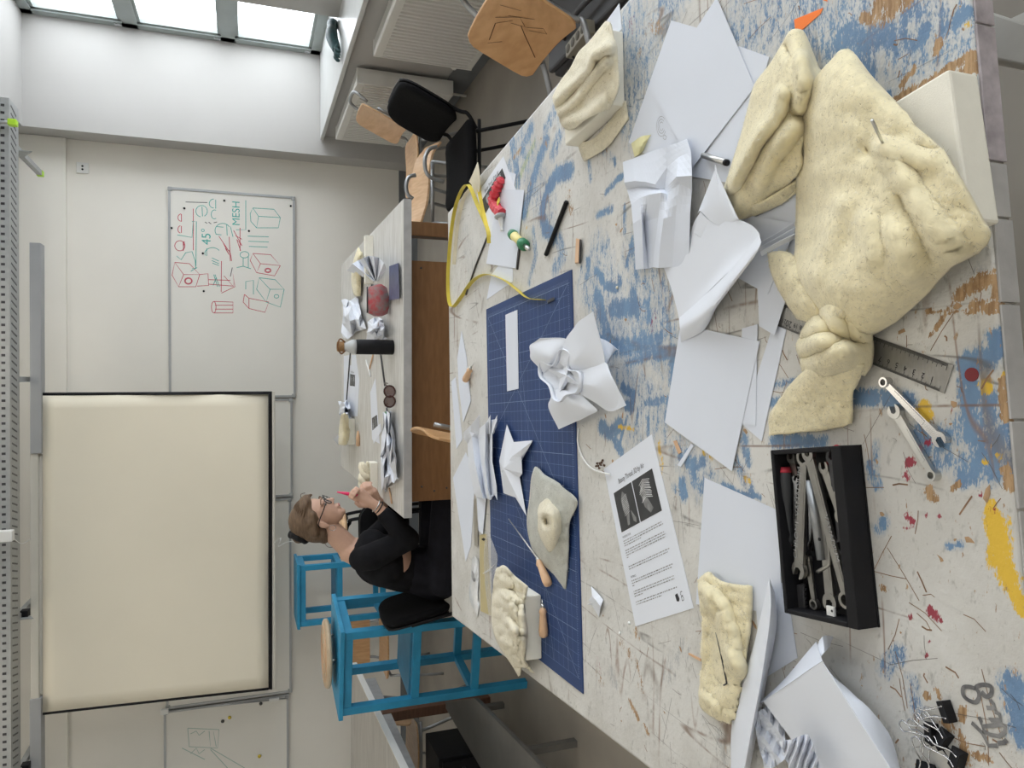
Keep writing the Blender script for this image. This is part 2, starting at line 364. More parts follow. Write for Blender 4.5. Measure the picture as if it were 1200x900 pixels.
for i, (y0, y1) in enumerate(BAYS):
    bm = bmesh.new(); yc = (y0+y1)/2; w = 0.075
    for y in (y0+w/2, y1-w/2): bm_box(bm, (XW+0.02, y, (Z_SILL+Z_LINT)/2), (0.09, w, Z_LINT-Z_SILL))
    for z in (Z_SILL+w/2, zt1, zt2, Z_LINT-w/2): bm_box(bm, (XW+0.02, yc, z), (0.09, y1-y0-0.001, w if z in (Z_SILL+w/2, Z_LINT-w/2) else 0.11))
    wo = struct(from_bm('window_%d' % (i+1), bm, M_frame))
    zs = [Z_SILL+w, zt2-0.055, zt2+0.055, zt1-0.055, zt1+0.055, Z_LINT-w]
    for k in range(3):
        za, zb = zs[2*k], zs[2*k+1]
        sb = bmesh.new()
        for y in (y0+w+0.012, y1-w-0.012): bm_box(sb, (XW+0.005, y, (za+zb)/2), (0.03, 0.024, zb-za))
        for z in (za+0.012, zb-0.012): bm_box(sb, (XW+0.005, yc, z), (0.03, y1-y0-2*w, 0.024))
        from_bm('sash', sb, M_frame, wo)
        box('pane', (XW+0.03, yc, (za+zb)/2), (0.006, y1-y0-2*w, zb-za), M_glass, wo)
        if i == 0: box('hinge', (XW-0.03, y1-w/2, za+0.03), (0.012, 0.03, 0.05), M_alu, wo, bev=0.002)
    la = bpy.data.lights.new('daylight_portal', 'AREA'); la.shape = 'RECTANGLE'; la.size = y1-y0; la.size_y = Z_LINT-Z_SILL; la.cycles.is_portal = True
    lo = bpy.data.objects.new('daylight_portal', la); COL.objects.link(lo); lo.location = (XW+0.11, yc, (Z_SILL+Z_LINT)/2); lo.rotation_euler = (math.pi/2, 0, math.pi/2)
# unseen fill panels added at the ceiling to brighten the room
M_fill = mat('fill_diffuser', (1.0,0.91,0.77), 0.5, 0.0, emit=FILL_STRENGTH)
for (x, y) in [(-2.2,0.6),(0.2,0.6),(-2.2,2.9),(0.2,2.9),(-2.2,5.2),(0.2,5.2),(-2.2,-1.5),(0.2,-1.5)]:
    where = 'over %s, %s' % ('the window half' if x > -1 else 'the inner half', {0.6:'near the painted table',2.9:'between the two tables',5.2:'by the projector screen',-1.5:'at the opposite end'}[y])
    t = thing('ceiling_fill_light', 'added unseen ceiling fill light '+where, 'light', (x, y, ZC), 'added ceiling fill panels')
    bm = bmesh.new()
    for s in (-1, 1):
        bm_box(bm, (x+s*0.31, y, ZC-0.02), (0.02, 1.24, 0.04)); bm_box(bm, (x, y+s*0.61, ZC-0.02), (0.6, 0.02, 0.04))
    from_bm('frame', bm, M_white, t); box('fill_panel', (x, y, ZC-0.02), (0.6, 1.2, 0.02), M_fill, t)
# ---------------------------------------------------------------- radiators under the sill
def radiator(y0, y1, z0, z1, label):
    t = thing('radiator', label, 'radiator', (2.03, (y0+y1)/2, z0), 'panel radiators under the window sill')
    x0, x1 = 1.99, 2.09; n = int((y1-y0)/0.042)
    bm = bmesh.new(); prof = []
    for i in range(n):
        a = y0+0.02+(y1-y0-0.04)*i/n; p = (y1-y0-0.04)/n
        prof += [(x0+0.020, a), (x0+0.020, a+p*0.34), (x0, a+p*0.46), (x0, a+p*0.88)]
    prof.append((x0+0.020, y1-0.02))
    lo = [bm.verts.new((x, y, z0+0.03)) for x, y in prof]; hi = [bm.verts.new((x, y, z1-0.05)) for x, y in prof]
    for i in range(len(prof)-1): bm.faces.new((lo[i], lo[i+1], hi[i+1], hi[i]))
    from_bm('ribbed_panel', bm, M_rad, t)
    bm = bmesh.new()
    bm_box(bm, (x0+0.02, (y0+y1)/2, z0+0.02), (0.035, y1-y0, 0.04), bev=0.005); bm_box(bm, (x0+0.02, (y0+y1)/2, z1-0.03), (0.035, y1-y0, 0.055), bev=0.006)
    bm_box(bm, (x1-0.012, (y0+y1)/2, (z0+z1)/2), (0.02, y1-y0, z1-z0-0.02))
    from_bm('casing', bm, M_rad, t)
    for y in (y0+0.006, y1-0.006): box('side_cover', ((x0+x1)/2, y, (z0+z1)/2), (x1-x0+0.004, 0.012, z1-z0), M_rad, t, bev=0.003)
    bm = bmesh.new(); k = int((y1-y0)/0.03)
    for i in range(k): bm_box(bm, ((x0+x1)/2+0.01, y0+0.03+(y1-y0-0.06)*i/(k-1), z1-0.004), (0.06, 0.008, 0.006))
    g = from_bm('top_grille', bm, M_rad, t); g['kind'] = 'stuff'
    lathe('thermostat_valve', [(0.012,0),(0.02,0.01),(0.02,0.05),(0.012,0.06)], (x0+0.02, y1-0.03, z1-0.03) if False else (x0+0.03, y1+0.005, z0+0.10), (0,1,0), M_rad, t, 12)
    for y in (y0+0.15, y1-0.15): tube('pipe', [(x1-0.03, y, z0+0.02), (x1-0.03, y, 0.004)], 0.009, M_rad, t, 6)
radiator(4.95, 6.15, 0.14, 0.80, 'white panel radiator beside the back wall corner behind the chairs')
radiator(3.30, 4.52, 0.14, 0.76, 'white panel radiator behind the loose plywood chair back, farther from the corner')
# ---------------------------------------------------------------- glove on the sill
t = thing('work_glove', 'dark green rubber work glove lying on the window sill', 'glove', PZ(392,45,Z_SILL))
g0 = PZ(395, 60, Z_SILL+0.03); g1 = PZ(390, 28, Z_SILL+0.03); dv = (g1-g0).normalized(); sd = Vector((0,0,1)).cross(dv)
M_glove = mat('green_rubber', (0.012,0.05,0.055), 0.5, 0.3, 30, 0.3, 60)
bm = bmesh.new(); bm_tube(bm, curve_pts([g0, g0.lerp(g1,0.5)+Vector((0,0,0.02)), g1], 5), [0.026,0.03,0.034,0.036,0.038,0.04,0.04,0.038,0.03,0.035,0.04], 10)
from_bm('palm', bm, M_glove, t, True)
for k in range(4):
    s = g0+sd*(0.02*(k-1.5)); tube('finger', curve_pts([s+dv*0.02, s-dv*0.03+Vector((0,0,0.012)), s-dv*(0.06+0.008*(k%2))-Vector((0,0,0.015))], 4), [0.012]*7+[0.008,0.004], M_glove, t, 8)
tube('thumb', curve_pts([g0+sd*0.03+dv*0.04, g0+sd*0.055+dv*0.01, g0+sd*0.06-dv*0.02-Vector((0,0,0.015))], 4), [0.012]*7+[0.008,0.004], M_glove, t, 8)
# ---------------------------------------------------------------- wall socket
sp_ = PY(97, 197, YB); t = thing('wall_socket', 'white wall socket plate high on the back wall', 'socket', sp_)
box('plate', sp_-Vector((0,0.006,0)), (0.085, 0.012, 0.085), M_white, t, bev=0.003)
for s in (-1, 1): lathe('socket_hole', [(0.008,0),(0.008,0.002)], sp_+Vector((s*0.013,-0.0145,0)), (0,1,0), M_black, t, 10)
sp2 = PY(437, 724, YB); t = thing('wall_socket', 'white wall socket plate low on the wall behind the blue stool', 'socket', sp2)
box('plate', sp2-Vector((0,0.006,0)), (0.085, 0.012, 0.085), M_white, t, bev=0.003)
for s in (-1, 1): lathe('socket_hole', [(0.008,0),(0.008,0.002)], sp2+Vector((s*0.013,-0.0145,0)), (0,1,0), M_black, t, 10)
# ---------------------------------------------------------------- slotted steel rail under the ceiling
YT, ZT0 = 5.60, 2.925
t = thing('slotted_rail', 'galvanised slotted steel cable rail running along above the projector screen', 'cable rail', (0, YT, ZT0))
xr0, xr1 = XL+0.05, XR-0.10
bm = bmesh.new(); bm_box(bm, ((xr0+xr1)/2, YT+0.004, ZT0+0.11), (xr1-xr0, 0.008, 0.22)); bm_box(bm, ((xr0+xr1)/2, YT+0.11, ZT0+0.004), (xr1-xr0, 0.21, 0.008)); bm_box(bm, ((xr0+xr1)/2, YT+0.213, ZT0+0.05), (xr1-xr0, 0.006, 0.10))
from_bm('rail', bm, M_galv, t)
bm = bmesh.new(); n = 118
for i in range(n):
    x = xr0+0.05+(xr1-xr0-0.1)*i/(n-1)
    bm_box(bm, (x, YT-0.0005, ZT0+0.035), (0.016, 0.002, 0.022)); bm_box(bm, (x, YT-0.0005, ZT0+0.075), (0.016, 0.002, 0.022))
    bm_box(bm, (x, YT+0.10, ZT0-0.0005), (0.010, 0.12, 0.002), Euler((0,0,0.25)))
s_ = from_bm('slots', bm, M_dark, t); s_['kind'] = 'stuff'
for k in range(9): lathe('hanger_rod', [(0.006,0),(0.006,ZC-ZT0-0.2)], (xr0+0.3+k*0.66, YT+0.02, ZT0+0.2), (0,0,1), M_galv, t, 8)
t = thing('slotted_rail', 'short slotted steel rail in the corner above the window lintel', 'cable rail', (1.8, 5.2, 2.95))
bm = bmesh.new(); bm_box(bm, (1.86, 4.6, ZT0+0.13), (0.10, 1.9, 0.008)); bm_box(bm, (1.81, 4.6, ZT0+0.19), (0.008, 1.9, 0.12)); from_bm('rail', bm, M_galv, t)
bm = bmesh.new()
for i in range(34): bm_box(bm, (1.8055, 3.7+i*0.055, ZT0+0.19), (0.002, 0.03, 0.016))
s_ = from_bm('slots', bm, M_dark, t); s_['kind'] = 'stuff'
for (yy, cap, lab) in [(203, 1, 'steel cantilever arm with lime end cap above the wall socket'), (443, 1, 'steel cantilever arm with lime end cap by the edge of the screen'), (690, 0, 'bare steel cantilever arm over the middle of the screen'), (852, 0, 'steel cantilever arm with black clamp over the end of the screen case')]:
    a = PY(20, yy, YT+0.2); x = PY(56, yy+2, 6.5).x; z = ZT0+0.022
    t = thing('cantilever_arm', lab, 'bracket', (x, YT+0.2, z), 'arms on the slotted rail')
    beam('arm', (x, YT+0.22, z), (x, 6.46, z), 0.035, 0.035, M_galv, t)
    mesh('gusset', [(x-0.02, YT+0.22, z-0.018), (x-0.02, YT+0.22, z-0.10), (x-0.02, YT+0.37, z-0.018), (x-0.016, YT+0.22, z-0.018), (x-0.016, YT+0.22, z-0.10), (x-0.016, YT+0.37, z-0.018)], [(0,1,2),(5,4,3),(0,3,4,1),(1,4,5,2),(2,5,3,0)], M_galv, t)
    if cap: box('end_cap', (x, 6.475, z), (0.042, 0.05, 0.042), M_lime, t, bev=0.004)
    else: box('clamp', (x, 5.90, z-0.03), (0.05, 0.07, 0.05), M_black, t, bev=0.004)
cp = PY(18, 140+3, 5.5)
t = thing('rail_end_cap', 'lime green plastic end cap at the corner of the ceiling rail', 'end cap', cp)
box('cap', PY(15, 144, 5.55), (0.04,0.05,0.05), M_lime, t, bev=0.005); tube('pin', [PY(15,144,5.55), PY(8,144,5.55)+Vector((0,0,0.06))], 0.012, M_galv, t, 6)
# ---------------------------------------------------------------- projector screen
YS = 6.05
t = thing('projector_screen', 'pulled-down cream projector screen with black border in front of whiteboards', 'screen', PY(320,640,YS))
def ys(x, y, d=0): p = PY(x, y, YS); p.y += d; return p
def case(name, ya, yb, m, va=36, vb=50, dep=0.11):
    a, b = ys(va, ya), ys(vb, yb); return box(name, ((a.x+b.x)/2, YS+0.02, (a.z+b.z)/2), (abs(a.x-b.x), dep, abs(a.z-b.z)), m, t, bev=0.004)
case('case_end', 285, 531, M_scase); case('case_end', 818, 960, M_scase)
case('case_slot', 531, 818, M_cream, 36, 46.5, 0.085)
box('roller', ((ys(45,531).x+ys(45,818).x)/2, YS+0.03, ys(46,650).z), (abs(ys(45,531).x-ys(45,818).x)-0.02, 0.05, 0.06), M_cream, t, bev=0.02)
def cloth_grid(name, q, m, d, parent, nx=24, ny=18, amp=0.012):
    V=[];Fc=[]
    for i in range(ny+1):
        for j in range(nx+1):
            s, r = j/nx, i/ny
            x = q[0][0]*(1-s)*(1-r)+q[1][0]*s*(1-r)+q[2][0]*s*r+q[3][0]*(1-s)*r; y = q[0][1]*(1-s)*(1-r)+q[1][1]*s*(1-r)+q[2][1]*s*r+q[3][1]*(1-s)*r
            p = PY(x, y, YS); p.y += d+amp*r*math.sin(5*s+7*r*(1-s)*2)*(0.3+0.7*r); V.append(p)
    for i in range(ny):
        for j in range(nx): a=i*(nx+1)+j; Fc.append((a,a+1,a+nx+2,a+nx+1))
    o = mesh(name, V, Fc, m, parent, True); md = o.modifiers.new('thickness','SOLIDIFY'); md.thickness = 0.001; md.offset = 0; return o
cl = cloth_grid('cloth', [(50,463.5),(50,835),(314.5,805),(314.5,462)], M_screen, 0, t)
cloth_grid('black_border', [(50,460),(50,463.6),(314.6,462.1),(314.6,458.6)], M_black, 0, cl, 2, 18)
cloth_grid('black_border', [(50,835),(50,838),(314.6,808),(314.6,805)], M_black, 0, cl, 2, 18)
cloth_grid('black_border', [(314.5,458.6),(314.5,808),(319.0,807.5),(319.0,458.6)], M_black, 0, cl, 24, 2)
a, b = ys(320.5, 458.5), ys(320.5, 807.5); box('bottom_bar', ((a.x+b.x)/2, YS, a.z), (abs(a.x-b.x), 0.02, 0.022), M_cream, t, bev=0.004)
tube('pull_cord', curve_pts([ys(321,636,-0.01), ys(329,630,-0.02), ys(326,640,-0.02), ys(336,635,-0.01), ys(352,634,-0.01)], 6), 0.002, M_white, t, 5)
# ---------------------------------------------------------------- whiteboards
YWB = 6.70
def wbp(x, y): return PY(x, y, YWB)
def whiteboard(y0, y1, label, v0=197.3, v1=346):
    xa, xb = wbp(300, y1).x, wbp(300, y0).x
    z1, z0 = wbp(v0+(y0-226)*-0.009, (y0+y1)/2).z, wbp(v1-(y0-226)*0.0125, (y0+y1)/2).z
    t = thing('whiteboard', label, 'whiteboard', ((xa+xb)/2, YB, z0), 'whiteboards along the back wall')
    box('panel', ((xa+xb)/2, YB-0.012, (z0+z1)/2), (xb-xa-0.02, 0.02, z1-z0-0.02), M_wb, t)
    bm = bmesh.new(); w = 0.018
    for x in (xa+w/2, xb-w/2): bm_box(bm, (x, YB-0.0145, (z0+z1)/2), (w, 0.029, z1-z0))
    for z in (z0+w/2, z1-w/2): bm_box(bm, ((xa+xb)/2, YB-0.0145, z), (xb-xa-2*w, 0.029, w))
    from_bm('frame', bm, M_alu, t)
    for x in (xa, xb):
        for z in (z0, z1): box('corner_cap', (x+(0.014 if x==xa else -0.014), YB-0.016, z+(0.014 if z==z0 else -0.014)), (0.034, 0.034, 0.034), M_galv, t, bev=0.005)
    return t
W1 = whiteboard(227, 466, 'whiteboard covered with green and red marker sketches next to the screen')
W2 = whiteboard(467.5, 584, 'blank whiteboard behind the screen next to the sketched whiteboard')
W3 = whiteboard(585.5, 817, 'blank whiteboard mostly hidden behind the middle of the screen')
W4 = whiteboard(819, 985, 'whiteboard with faint green marker drawing beyond the screen')
M_mg = mat('green_marker', (0.05,0.42,0.36), 0.6, 0.3, 200); M_mr = mat('red_marker', (0.55,0.05,0.09), 0.6, 0.3, 200); M_mk = mat('black_marker', (0.08,0.08,0.08), 0.6, 0.3, 200)
M_mgf = mat('faint_green_marker', (0.40,0.52,0.47), 0.6, 0.1, 200)
Z7 = lambda pts: [PY(180+x/6.667, 210+y/6.667, YB-0.0226) for x, y in pts]
def draw(board, m, lines, w=0.0055, fn=Z7, name='marker_drawing'): return ribbon(name, [fn(l) for l in lines], w, m, (0,-1,0), board)
def arc(cx, cy, rx, ry, a0=0, a1=360, n=14): return [(cx+rx*math.cos(math.radians(a0+(a1-a0)*i/n)), cy+ry*math.sin(math.radians(a0+(a1-a0)*i/n))) for i in range(n+1)]
green = [[(775,225),(940,235),(990,300),(975,380),(805,380),(820,290),(775,225),(755,270),(760,330),(805,380)],[(820,290),(990,300)],
 [(300,330),(335,330),(330,680)],[(185,435),(300,455),(310,330)],arc(375,250,45,45,100,420),[(378,215),(382,290)],arc(470,190,35,35,90,270),[(485,160),(485,230)],arc(475,275,25,35,60,300),
 [(720,165),(720,395),(645,395)],arc(540,400,60,55,150,330),[(490,370),(545,375)],[(485,430),(530,435)],[(570,350),(575,440)],[(600,370),(620,450)],
 [(735,445),(900,450)],[(740,485),(900,490)],[(745,525),(890,530)],[(180,600),(215,630),(250,575),(300,565),(325,640),(330,700)],
 [(455,615),(510,640)],[(455,635),(510,660)],[(460,655),(510,675)],arc(710,590,35,25),[(700,610),(700,680)],[(740,600),(740,690)],[(650,690),(700,680),(760,700)],
 [(825,770),(950,785),(1020,860),(910,860),(825,770),(805,860),(880,960),(910,860)],[(720,860),(720,800),(780,790),(780,900)],[(470,745),(500,840)],[(480,745),(515,840)],[(490,770),(465,830)],[(290,720),(340,690),(300,700)],
 [(880,960),(990,1000),(1020,860)], arc(960,915,18,14), arc(460,580,60,45,160,330), [(415,540),(415,600)]]
red = [[(165,650),(280,660),(360,745),(235,745),(165,650),(145,750),(195,840),(235,745)],[(195,840),(330,840),(360,745)],arc(272,795,30,26),arc(272,795,24,20),
 [(775,580),(915,590),(990,675),(835,660),(775,580),(755,635),(805,730),(835,660)],[(805,730),(945,755),(990,675)],arc(893,713,25,18),arc(893,713,18,12),
 [(360,745),(425,738),(430,830),(340,835)],[(430,785),(600,790)],[(430,820),(620,835)],[(510,445),(600,580),(610,640)],[(545,500),(590,590),(560,540),(595,560)],[(590,450),(600,640)],
 [(625,400),(690,520),(650,470),(680,560)],[(640,440),(690,470)],[(675,380),(675,560)],[(550,755),(625,840),(620,735),(635,840),(530,890)],arc(215,300,25,28,90,270),[(217,272),(217,332)],arc(210,392,20,28,90,270),[(217,365),(217,420)],
 arc(205,520,40,40),[(230,485),(235,555)],[(240,485),(230,560)],[(310,230),(310,555)],[(530,640),(528,880)],
 [(710,900),(700,960),(745,1010),(870,1040),(900,960),(745,930),(710,900)],[(745,1010),(745,930)],arc(470,1000,18,45),[(470,955),(620,960),(620,1045),(470,1045)],[(480,985),(620,985)],[(480,1015),(620,1015)]]
draw(W1, M_mg, green); draw(W1, M_mr, red)
draw(W1, M_mk, [[(250,178),(420,183)],[(400,335),(420,345)],[(430,335),(450,350)],[(470,340),(495,335)],[(615,690),(600,760)],[(240,228),(242,232)],[(385,580),(388,586)],[(392,873),(396,880)]], 0.006)
for (x, y) in [(552,168),(140,382),(240,228),(1072,210),(385,580),(745,405),(392,875)]:
    p = Z7([(x,y)])[0]; lathe('magnet', [(0.009,0),(0.009,0.006)], p+Vector((0,-0.006,0)), (0,1,0), M_black, W1, 10)
wdir = lambda a, b: (Z7([b])[0]-Z7([a])[0])
text_mesh('marker_lettering', 'MESH', 0.085, M_mg, Z7([(672,365)])[0], (1,0,0), (0,-1,0), W1, squash=1.0)
text_mesh('marker_lettering', '45°', 0.10, M_mg, Z7([(445,515)])[0], (1,0,0), (0,-1,0), W1)
Z3b = lambda pts: [PY(x/3.0, 600+y/3.0, YB-0.0226) for x, y in pts]
draw(W4, M_mgf, [[(670,780),(690,770),(700,785),(720,770)],[(735,770),(740,825),(750,770),(760,825)],[(670,850),(690,830),(700,850),(720,835)],[(660,760),(770,765),(765,830),(665,825),(660,760)],[(740,830),(860,900)],[(740,835),(800,900)],[(720,870),(640,830)]], 0.006, Z3b)
for (x, y, m) in [(783,735,M_mk),(807,722,M_yellow),(917,673,M_mk),(912,858,M_yellow)]:
    p = Z3b([(x,y)])[0]; lathe('magnet', [(0.014,0),(0.014,0.008)], p+Vector((0,-0.008,0)), (0,1,0), m, W4, 10)
p0, p1 = PY(193,834,YB-0.05), PY(338,818,YB-0.05)
t = thing('hanging_rail', 'thin metal rod hanging down between the last two whiteboards', 'rail', p1); tube('rod', [p0, p1], 0.006, M_alu, t, 6); box('clip', p0, (0.04,0.03,0.06), M_white, t, bev=0.004); box('clip', p1+(p0-p1)*0.12, (0.02,0.03,0.08), M_white, t, bev=0.003)
pr = PY(8, 628, 5.5); t = thing('sensor_box', 'small white box under the ceiling rail with a thin cable', 'sensor', pr)
box('housing', PY(6,628,5.5), (0.07,0.06,0.09), M_white, t, bev=0.006); tube('cable', curve_pts([PY(12,628,5.5), PY(25,637,5.8), PY(36,632,6.3)], 5), 0.003, M_white, t, 5)
# ================================================================== the big painted table
FR, NR, NL, FL = Vector((0.600,2.53,0)), Vector((0.768,0.569,0)), Vector((-0.618,0.448,0)), Vector((-0.803,2.492,0))
tab = thing('work_table', 'big white work table smeared with blue paint, covered in paper and felt', 'table', (0,1.5,0))
NX, NY = 350, 500
_s, _t = np.meshgrid(np.linspace(0,1,NX+1), np.linspace(0,1,NY+1))
def _bil(a,b,c,d): return a*(1-_s)*(1-_t)+b*_s*(1-_t)+c*_s*_t+d*(1-_s)*_t
GX, GY = _bil(FL.x,FR.x,NR.x,NL.x), _bil(FL.y,FR.y,NR.y,NL.y)
# rounded far-left corner
GZ = np.full(GX.shape, TZ)
PAINT = {k: np.zeros(GX.shape) for k in ('blue','wood','yellow','green','red','grey')}
def stroke(ch, pts, w, k=1.0):
    """brush mark through photo pixels, w = half width in metres"""
    q = [T(*p) for p in pts]
    if len(q) == 1: q = q*2
    d = np.full(GX.shape, 1e9)
    for a, b in zip(q, q[1:]):
        dx, dy = b.x-a.x, b.y-a.y; L2 = dx*dx+dy*dy+1e-12
        u = np.clip(((GX-a.x)*dx+(GY-a.y)*dy)/L2, 0, 1); d = np.minimum(d, np.hypot(GX-a.x-u*dx, GY-a.y-u*dy))
    PAINT[ch] = np.maximum(PAINT[ch], k*np.clip(1.5-d/w, 0, 1))
B = lambda pts, w, k=1.0: stroke('blue', pts, w, k)
# far swirl
B([(668,200),(652,205),(642,222),(635,248),(638,268),(650,277)], 0.020, 1.0); B([(640,165),(630,192),(621,225),(614,250)], 0.022, 0.8); B([(600,165),(604,190),(607,212)], 0.022, 0.7)
B([(655,160),(648,180)], 0.02, 0.6); B([(596,195),(600,225),(606,240)], 0.02, 0.6); B([(655,280),(660,300),(650,315)], 0.018, 0.6); B([(622,150),(612,175)], 0.02, 0.7); B([(650,130),(640,150)], 0.02, 0.5)
B([(625,270),(628,300),(620,330)], 0.012, 0.55); B([(700,170),(716,185)], 0.01, 0.4); B([(740,20),(745,90),(742,140)], 0.05, 0.42); B([(760,40),(760,120)], 0.04, 0.38); B([(690,190),(692,210)], 0.008, 0.6)
B([(710,226),(722,212),(730,206)], 0.007, 0.8); B([(700,252),(717,245)], 0.008, 0.8); B([(732,242),(732,272)], 0.006, 0.7); B([(742,277),(734,312)], 0.006, 0.8); B([(720,186),(721,192)], 0.005, 1.0)
B([(690,305),(688,325)], 0.012, 0.8); B([(700,318),(710,335),(722,338)], 0.011, 0.95); B([(725,325),(727,332)], 0.008, 0.8); B([(712,285),(706,292)], 0.01, 0.5); B([(742,280),(746,330),(742,360)], 0.009, 0.7)
# dense middle smear
B([(718,362),(745,360)], 0.020, 1.0); B([(742,345),(748,365)], 0.016, 0.9); B([(700,345),(706,372),(712,392)], 0.020, 0.85); B([(758,355),(760,375)], 0.012, 0.85); B([(705,400),(735,408),(770,400)], 0.020, 0.85)
B([(770,415),(788,411),(792,418)], 0.014, 1.0); B([(735,425),(752,420),(762,415)], 0.010, 0.8); B([(778,365),(784,385),(774,395)], 0.012, 0.7); B([(755,390),(765,405)], 0.016, 0.7); B([(745,380),(760,390)], 0.030, 0.45)
B([(788,420),(787,450)], 0.010, 0.85); B([(730,455),(742,462),(740,478),(734,475)], 0.011, 0.95); B([(758,472),(782,468)], 0.010, 0.75); B([(748,478),(746,498)], 0.005, 0.8); B([(760,490),(760,510)], 0.006, 0.85); B([(780,470),(779,520)], 0.006, 0.6)
B([(705,500),(715,508),(726,498)], 0.016, 0.95); B([(720,515),(728,530)], 0.012, 0.85); B([(735,488),(724,528)], 0.005, 0.9); B([(722,435),(724,448)], 0.006, 0.6); B([(690,392),(700,430)], 0.02, 0.5)
B([(770,330),(785,350)], 0.02, 0.4); B([(700,300),(740,400)], 0.05, 0.34); B([(760,300),(770,420)], 0.04, 0.30)
B([(795,528),(812,545),(825,540)], 0.014, 0.75); B([(800,565),(801,580)], 0.012, 0.9); B([(812,560),(822,572)], 0.016, 0.7); B([(790,570),(796,576)], 0.008, 0.5); B([(850,520),(880,575)], 0.010, 0.6); B([(872,515),(876,540)], 0.010, 0.75); B([(848,568),(872,580),(890,582)], 0.005, 0.9)
B([(690,330),(712,380),(705,425)], 0.05, 0.42); B([(745,300),(770,350),(780,410)], 0.05, 0.40); B([(740,440),(770,480),(745,520)], 0.045, 0.34); B([(610,160),(625,200),(640,250)], 0.06, 0.36); B([(660,120),(700,60)], 0.06, 0.30); B([(800,530),(830,570)], 0.04, 0.34)
# near bands
B([(905,452),(940,446)], 0.006, 0.7); B([(905,473),(920,471)], 0.008, 0.9); B([(1000,465),(1040,466),(1066,470)], 0.010, 0.95); B([(908,517),(935,516)], 0.011, 1.0); B([(945,516),(965,518)], 0.009, 0.8)
B([(1135,425),(1160,418),(1173,412)], 0.012, 1.0); B([(1165,395),(1172,412)], 0.009, 0.85); B([(1135,445),(1138,480),(1136,510)], 0.011, 0.95); B([(1150,470),(1160,520),(1155,545)], 0.018, 0.85); B([(1178,505),(1172,545)], 0.010, 0.85)
B([(1080,510),(1100,520),(1130,500)], 0.014, 0.75); B([(1095,540),(1140,545)], 0.012, 0.6); B([(1125,560),(1160,555),(1180,553)], 0.010, 0.8); B([(1112,640),(1128,639)], 0.004, 0.8); B([(1020,545),(1028,570)], 0.006, 0.85); B([(1030,620),(1036,612)], 0.008, 0.8)
B([(1055,765),(1035,785)], 0.010, 0.55); B([(1068,800),(1072,828)], 0.010, 0.5); B([(1188,805),(1192,835),(1198,860)], 0.014, 0.9); B([(1028,520),(1022,560)], 0.006, 0.6)
# near right
B([(990,45),(1010,55),(1030,40)], 0.022, 0.85); B([(1000,70),(1015,90)], 0.018, 0.85); B([(1045,35),(1055,50)], 0.016, 0.75); B([(1060,20),(1080,10)], 0.012, 0.75); B([(1075,50),(1085,38)], 0.010, 0.9); B([(1110,32),(1130,18)], 0.010, 0.85); B([(1040,115),(1042,112)], 0.008, 0.8)
B([(905,10),(940,30),(975,50)], 0.04, 0.42); B([(950,0),(1000,20)], 0.04, 0.5); B([(1030,20),(1110,50)], 0.05, 0.42); B([(870,20),(890,40)], 0.05, 0.4); B([(975,55),(970,80)], 0.02, 0.55); B([(1070,70),(1100,60)], 0.02, 0.45)
B([(1020,0),(1000,-60)], 0.06, 0.5); B([(780,10),(800,-30)], 0.05, 0.45)
G_ = lambda pts, w, k=0.8: stroke('green', pts, w, k)
G_([(626,168),(614,195),(606,216)], 0.012); G_([(622,222),(618,250)], 0.011, 0.7); G_([(617,248),(612,258)], 0.010, 0.6)
Yl = lambda pts, w, k=1.0: stroke('yellow', pts, w, k)
Yl([(1160,590),(1163,610)], 0.006, 0.95); Yl([(1168,612),(1172,640)], 0.012, 1.1); Yl([(1168,650),(1184,680)], 0.012, 1.0); Yl([(1188,690),(1198,712)], 0.008, 1.0); Yl([(826,528),(835,534)], 0.010, 0.6); Yl([(874,560),(877,565)], 0.006, 0.8); Yl([(1083,478),(1086,486)], 0.008, 0.95); Yl([(1155,452)], 0.008, 0.9); Yl([(1173,443),(1177,437)], 0.003, 0.9)
Yl([(725,500),(742,503)], 0.004, 0.7); Yl([(1155,542)], 0.004, 0.9); Yl([(1172,535)], 0.004, 0.9); Yl([(1133,30)], 0.005, 0.8); Yl([(617,267)], 0.004, 0.8); Yl([(773,520),(775,560)], 0.01, 0.45)
Wd = lambda pts, w, k=1.0: stroke('wood', pts, w, k)
Wd([(1035,10),(1050,0)], 0.02, 0.9); Wd([(1045,120),(1090,95),(1140,65)], 0.006, 0.95); Wd([(1128,85),(1145,75)], 0.008, 1.0); Wd([(1135,80),(1146,60)], 0.005, 0.9); Wd([(1056,100),(1072,80)], 0.004, 0.85); Wd([(1095,60),(1100,52)], 0.006, 0.8); Wd([(1010,20),(1018,25)], 0.006, 0.8)
Wd([(1125,345),(1150,330),(1172,320)], 0.008, 0.9); Wd([(1140,355),(1170,362)], 0.005, 0.85); Wd([(1170,310),(1168,345)], 0.006, 0.95); Wd([(1085,365),(1160,365)], 0.003, 0.7); Wd([(1120,350),(1090,395)], 0.003, 0.7); Wd([(1030,365),(1020,350)], 0.006, 0.6)
Wd([(1090,575),(1094,583)], 0.006, 0.95); Wd([(1115,573),(1122,568)], 0.004, 0.9); Wd([(1178,550),(1184,570)], 0.006, 0.9); Wd([(1175,445),(1178,490)], 0.005, 0.85); Wd([(1034,687),(1036,690)], 0.005, 0.9); Wd([(1098,808),(1100,815)], 0.004, 0.9); Wd([(1129,832),(1127,845)], 0.004, 0.9); Wd([(1085,815),(1088,817)], 0.004, 0.9); Wd([(1105,845),(1125,860),(1135,895)], 0.006, 0.7); Wd([(1142,885),(1158,889)], 0.004, 0.8)
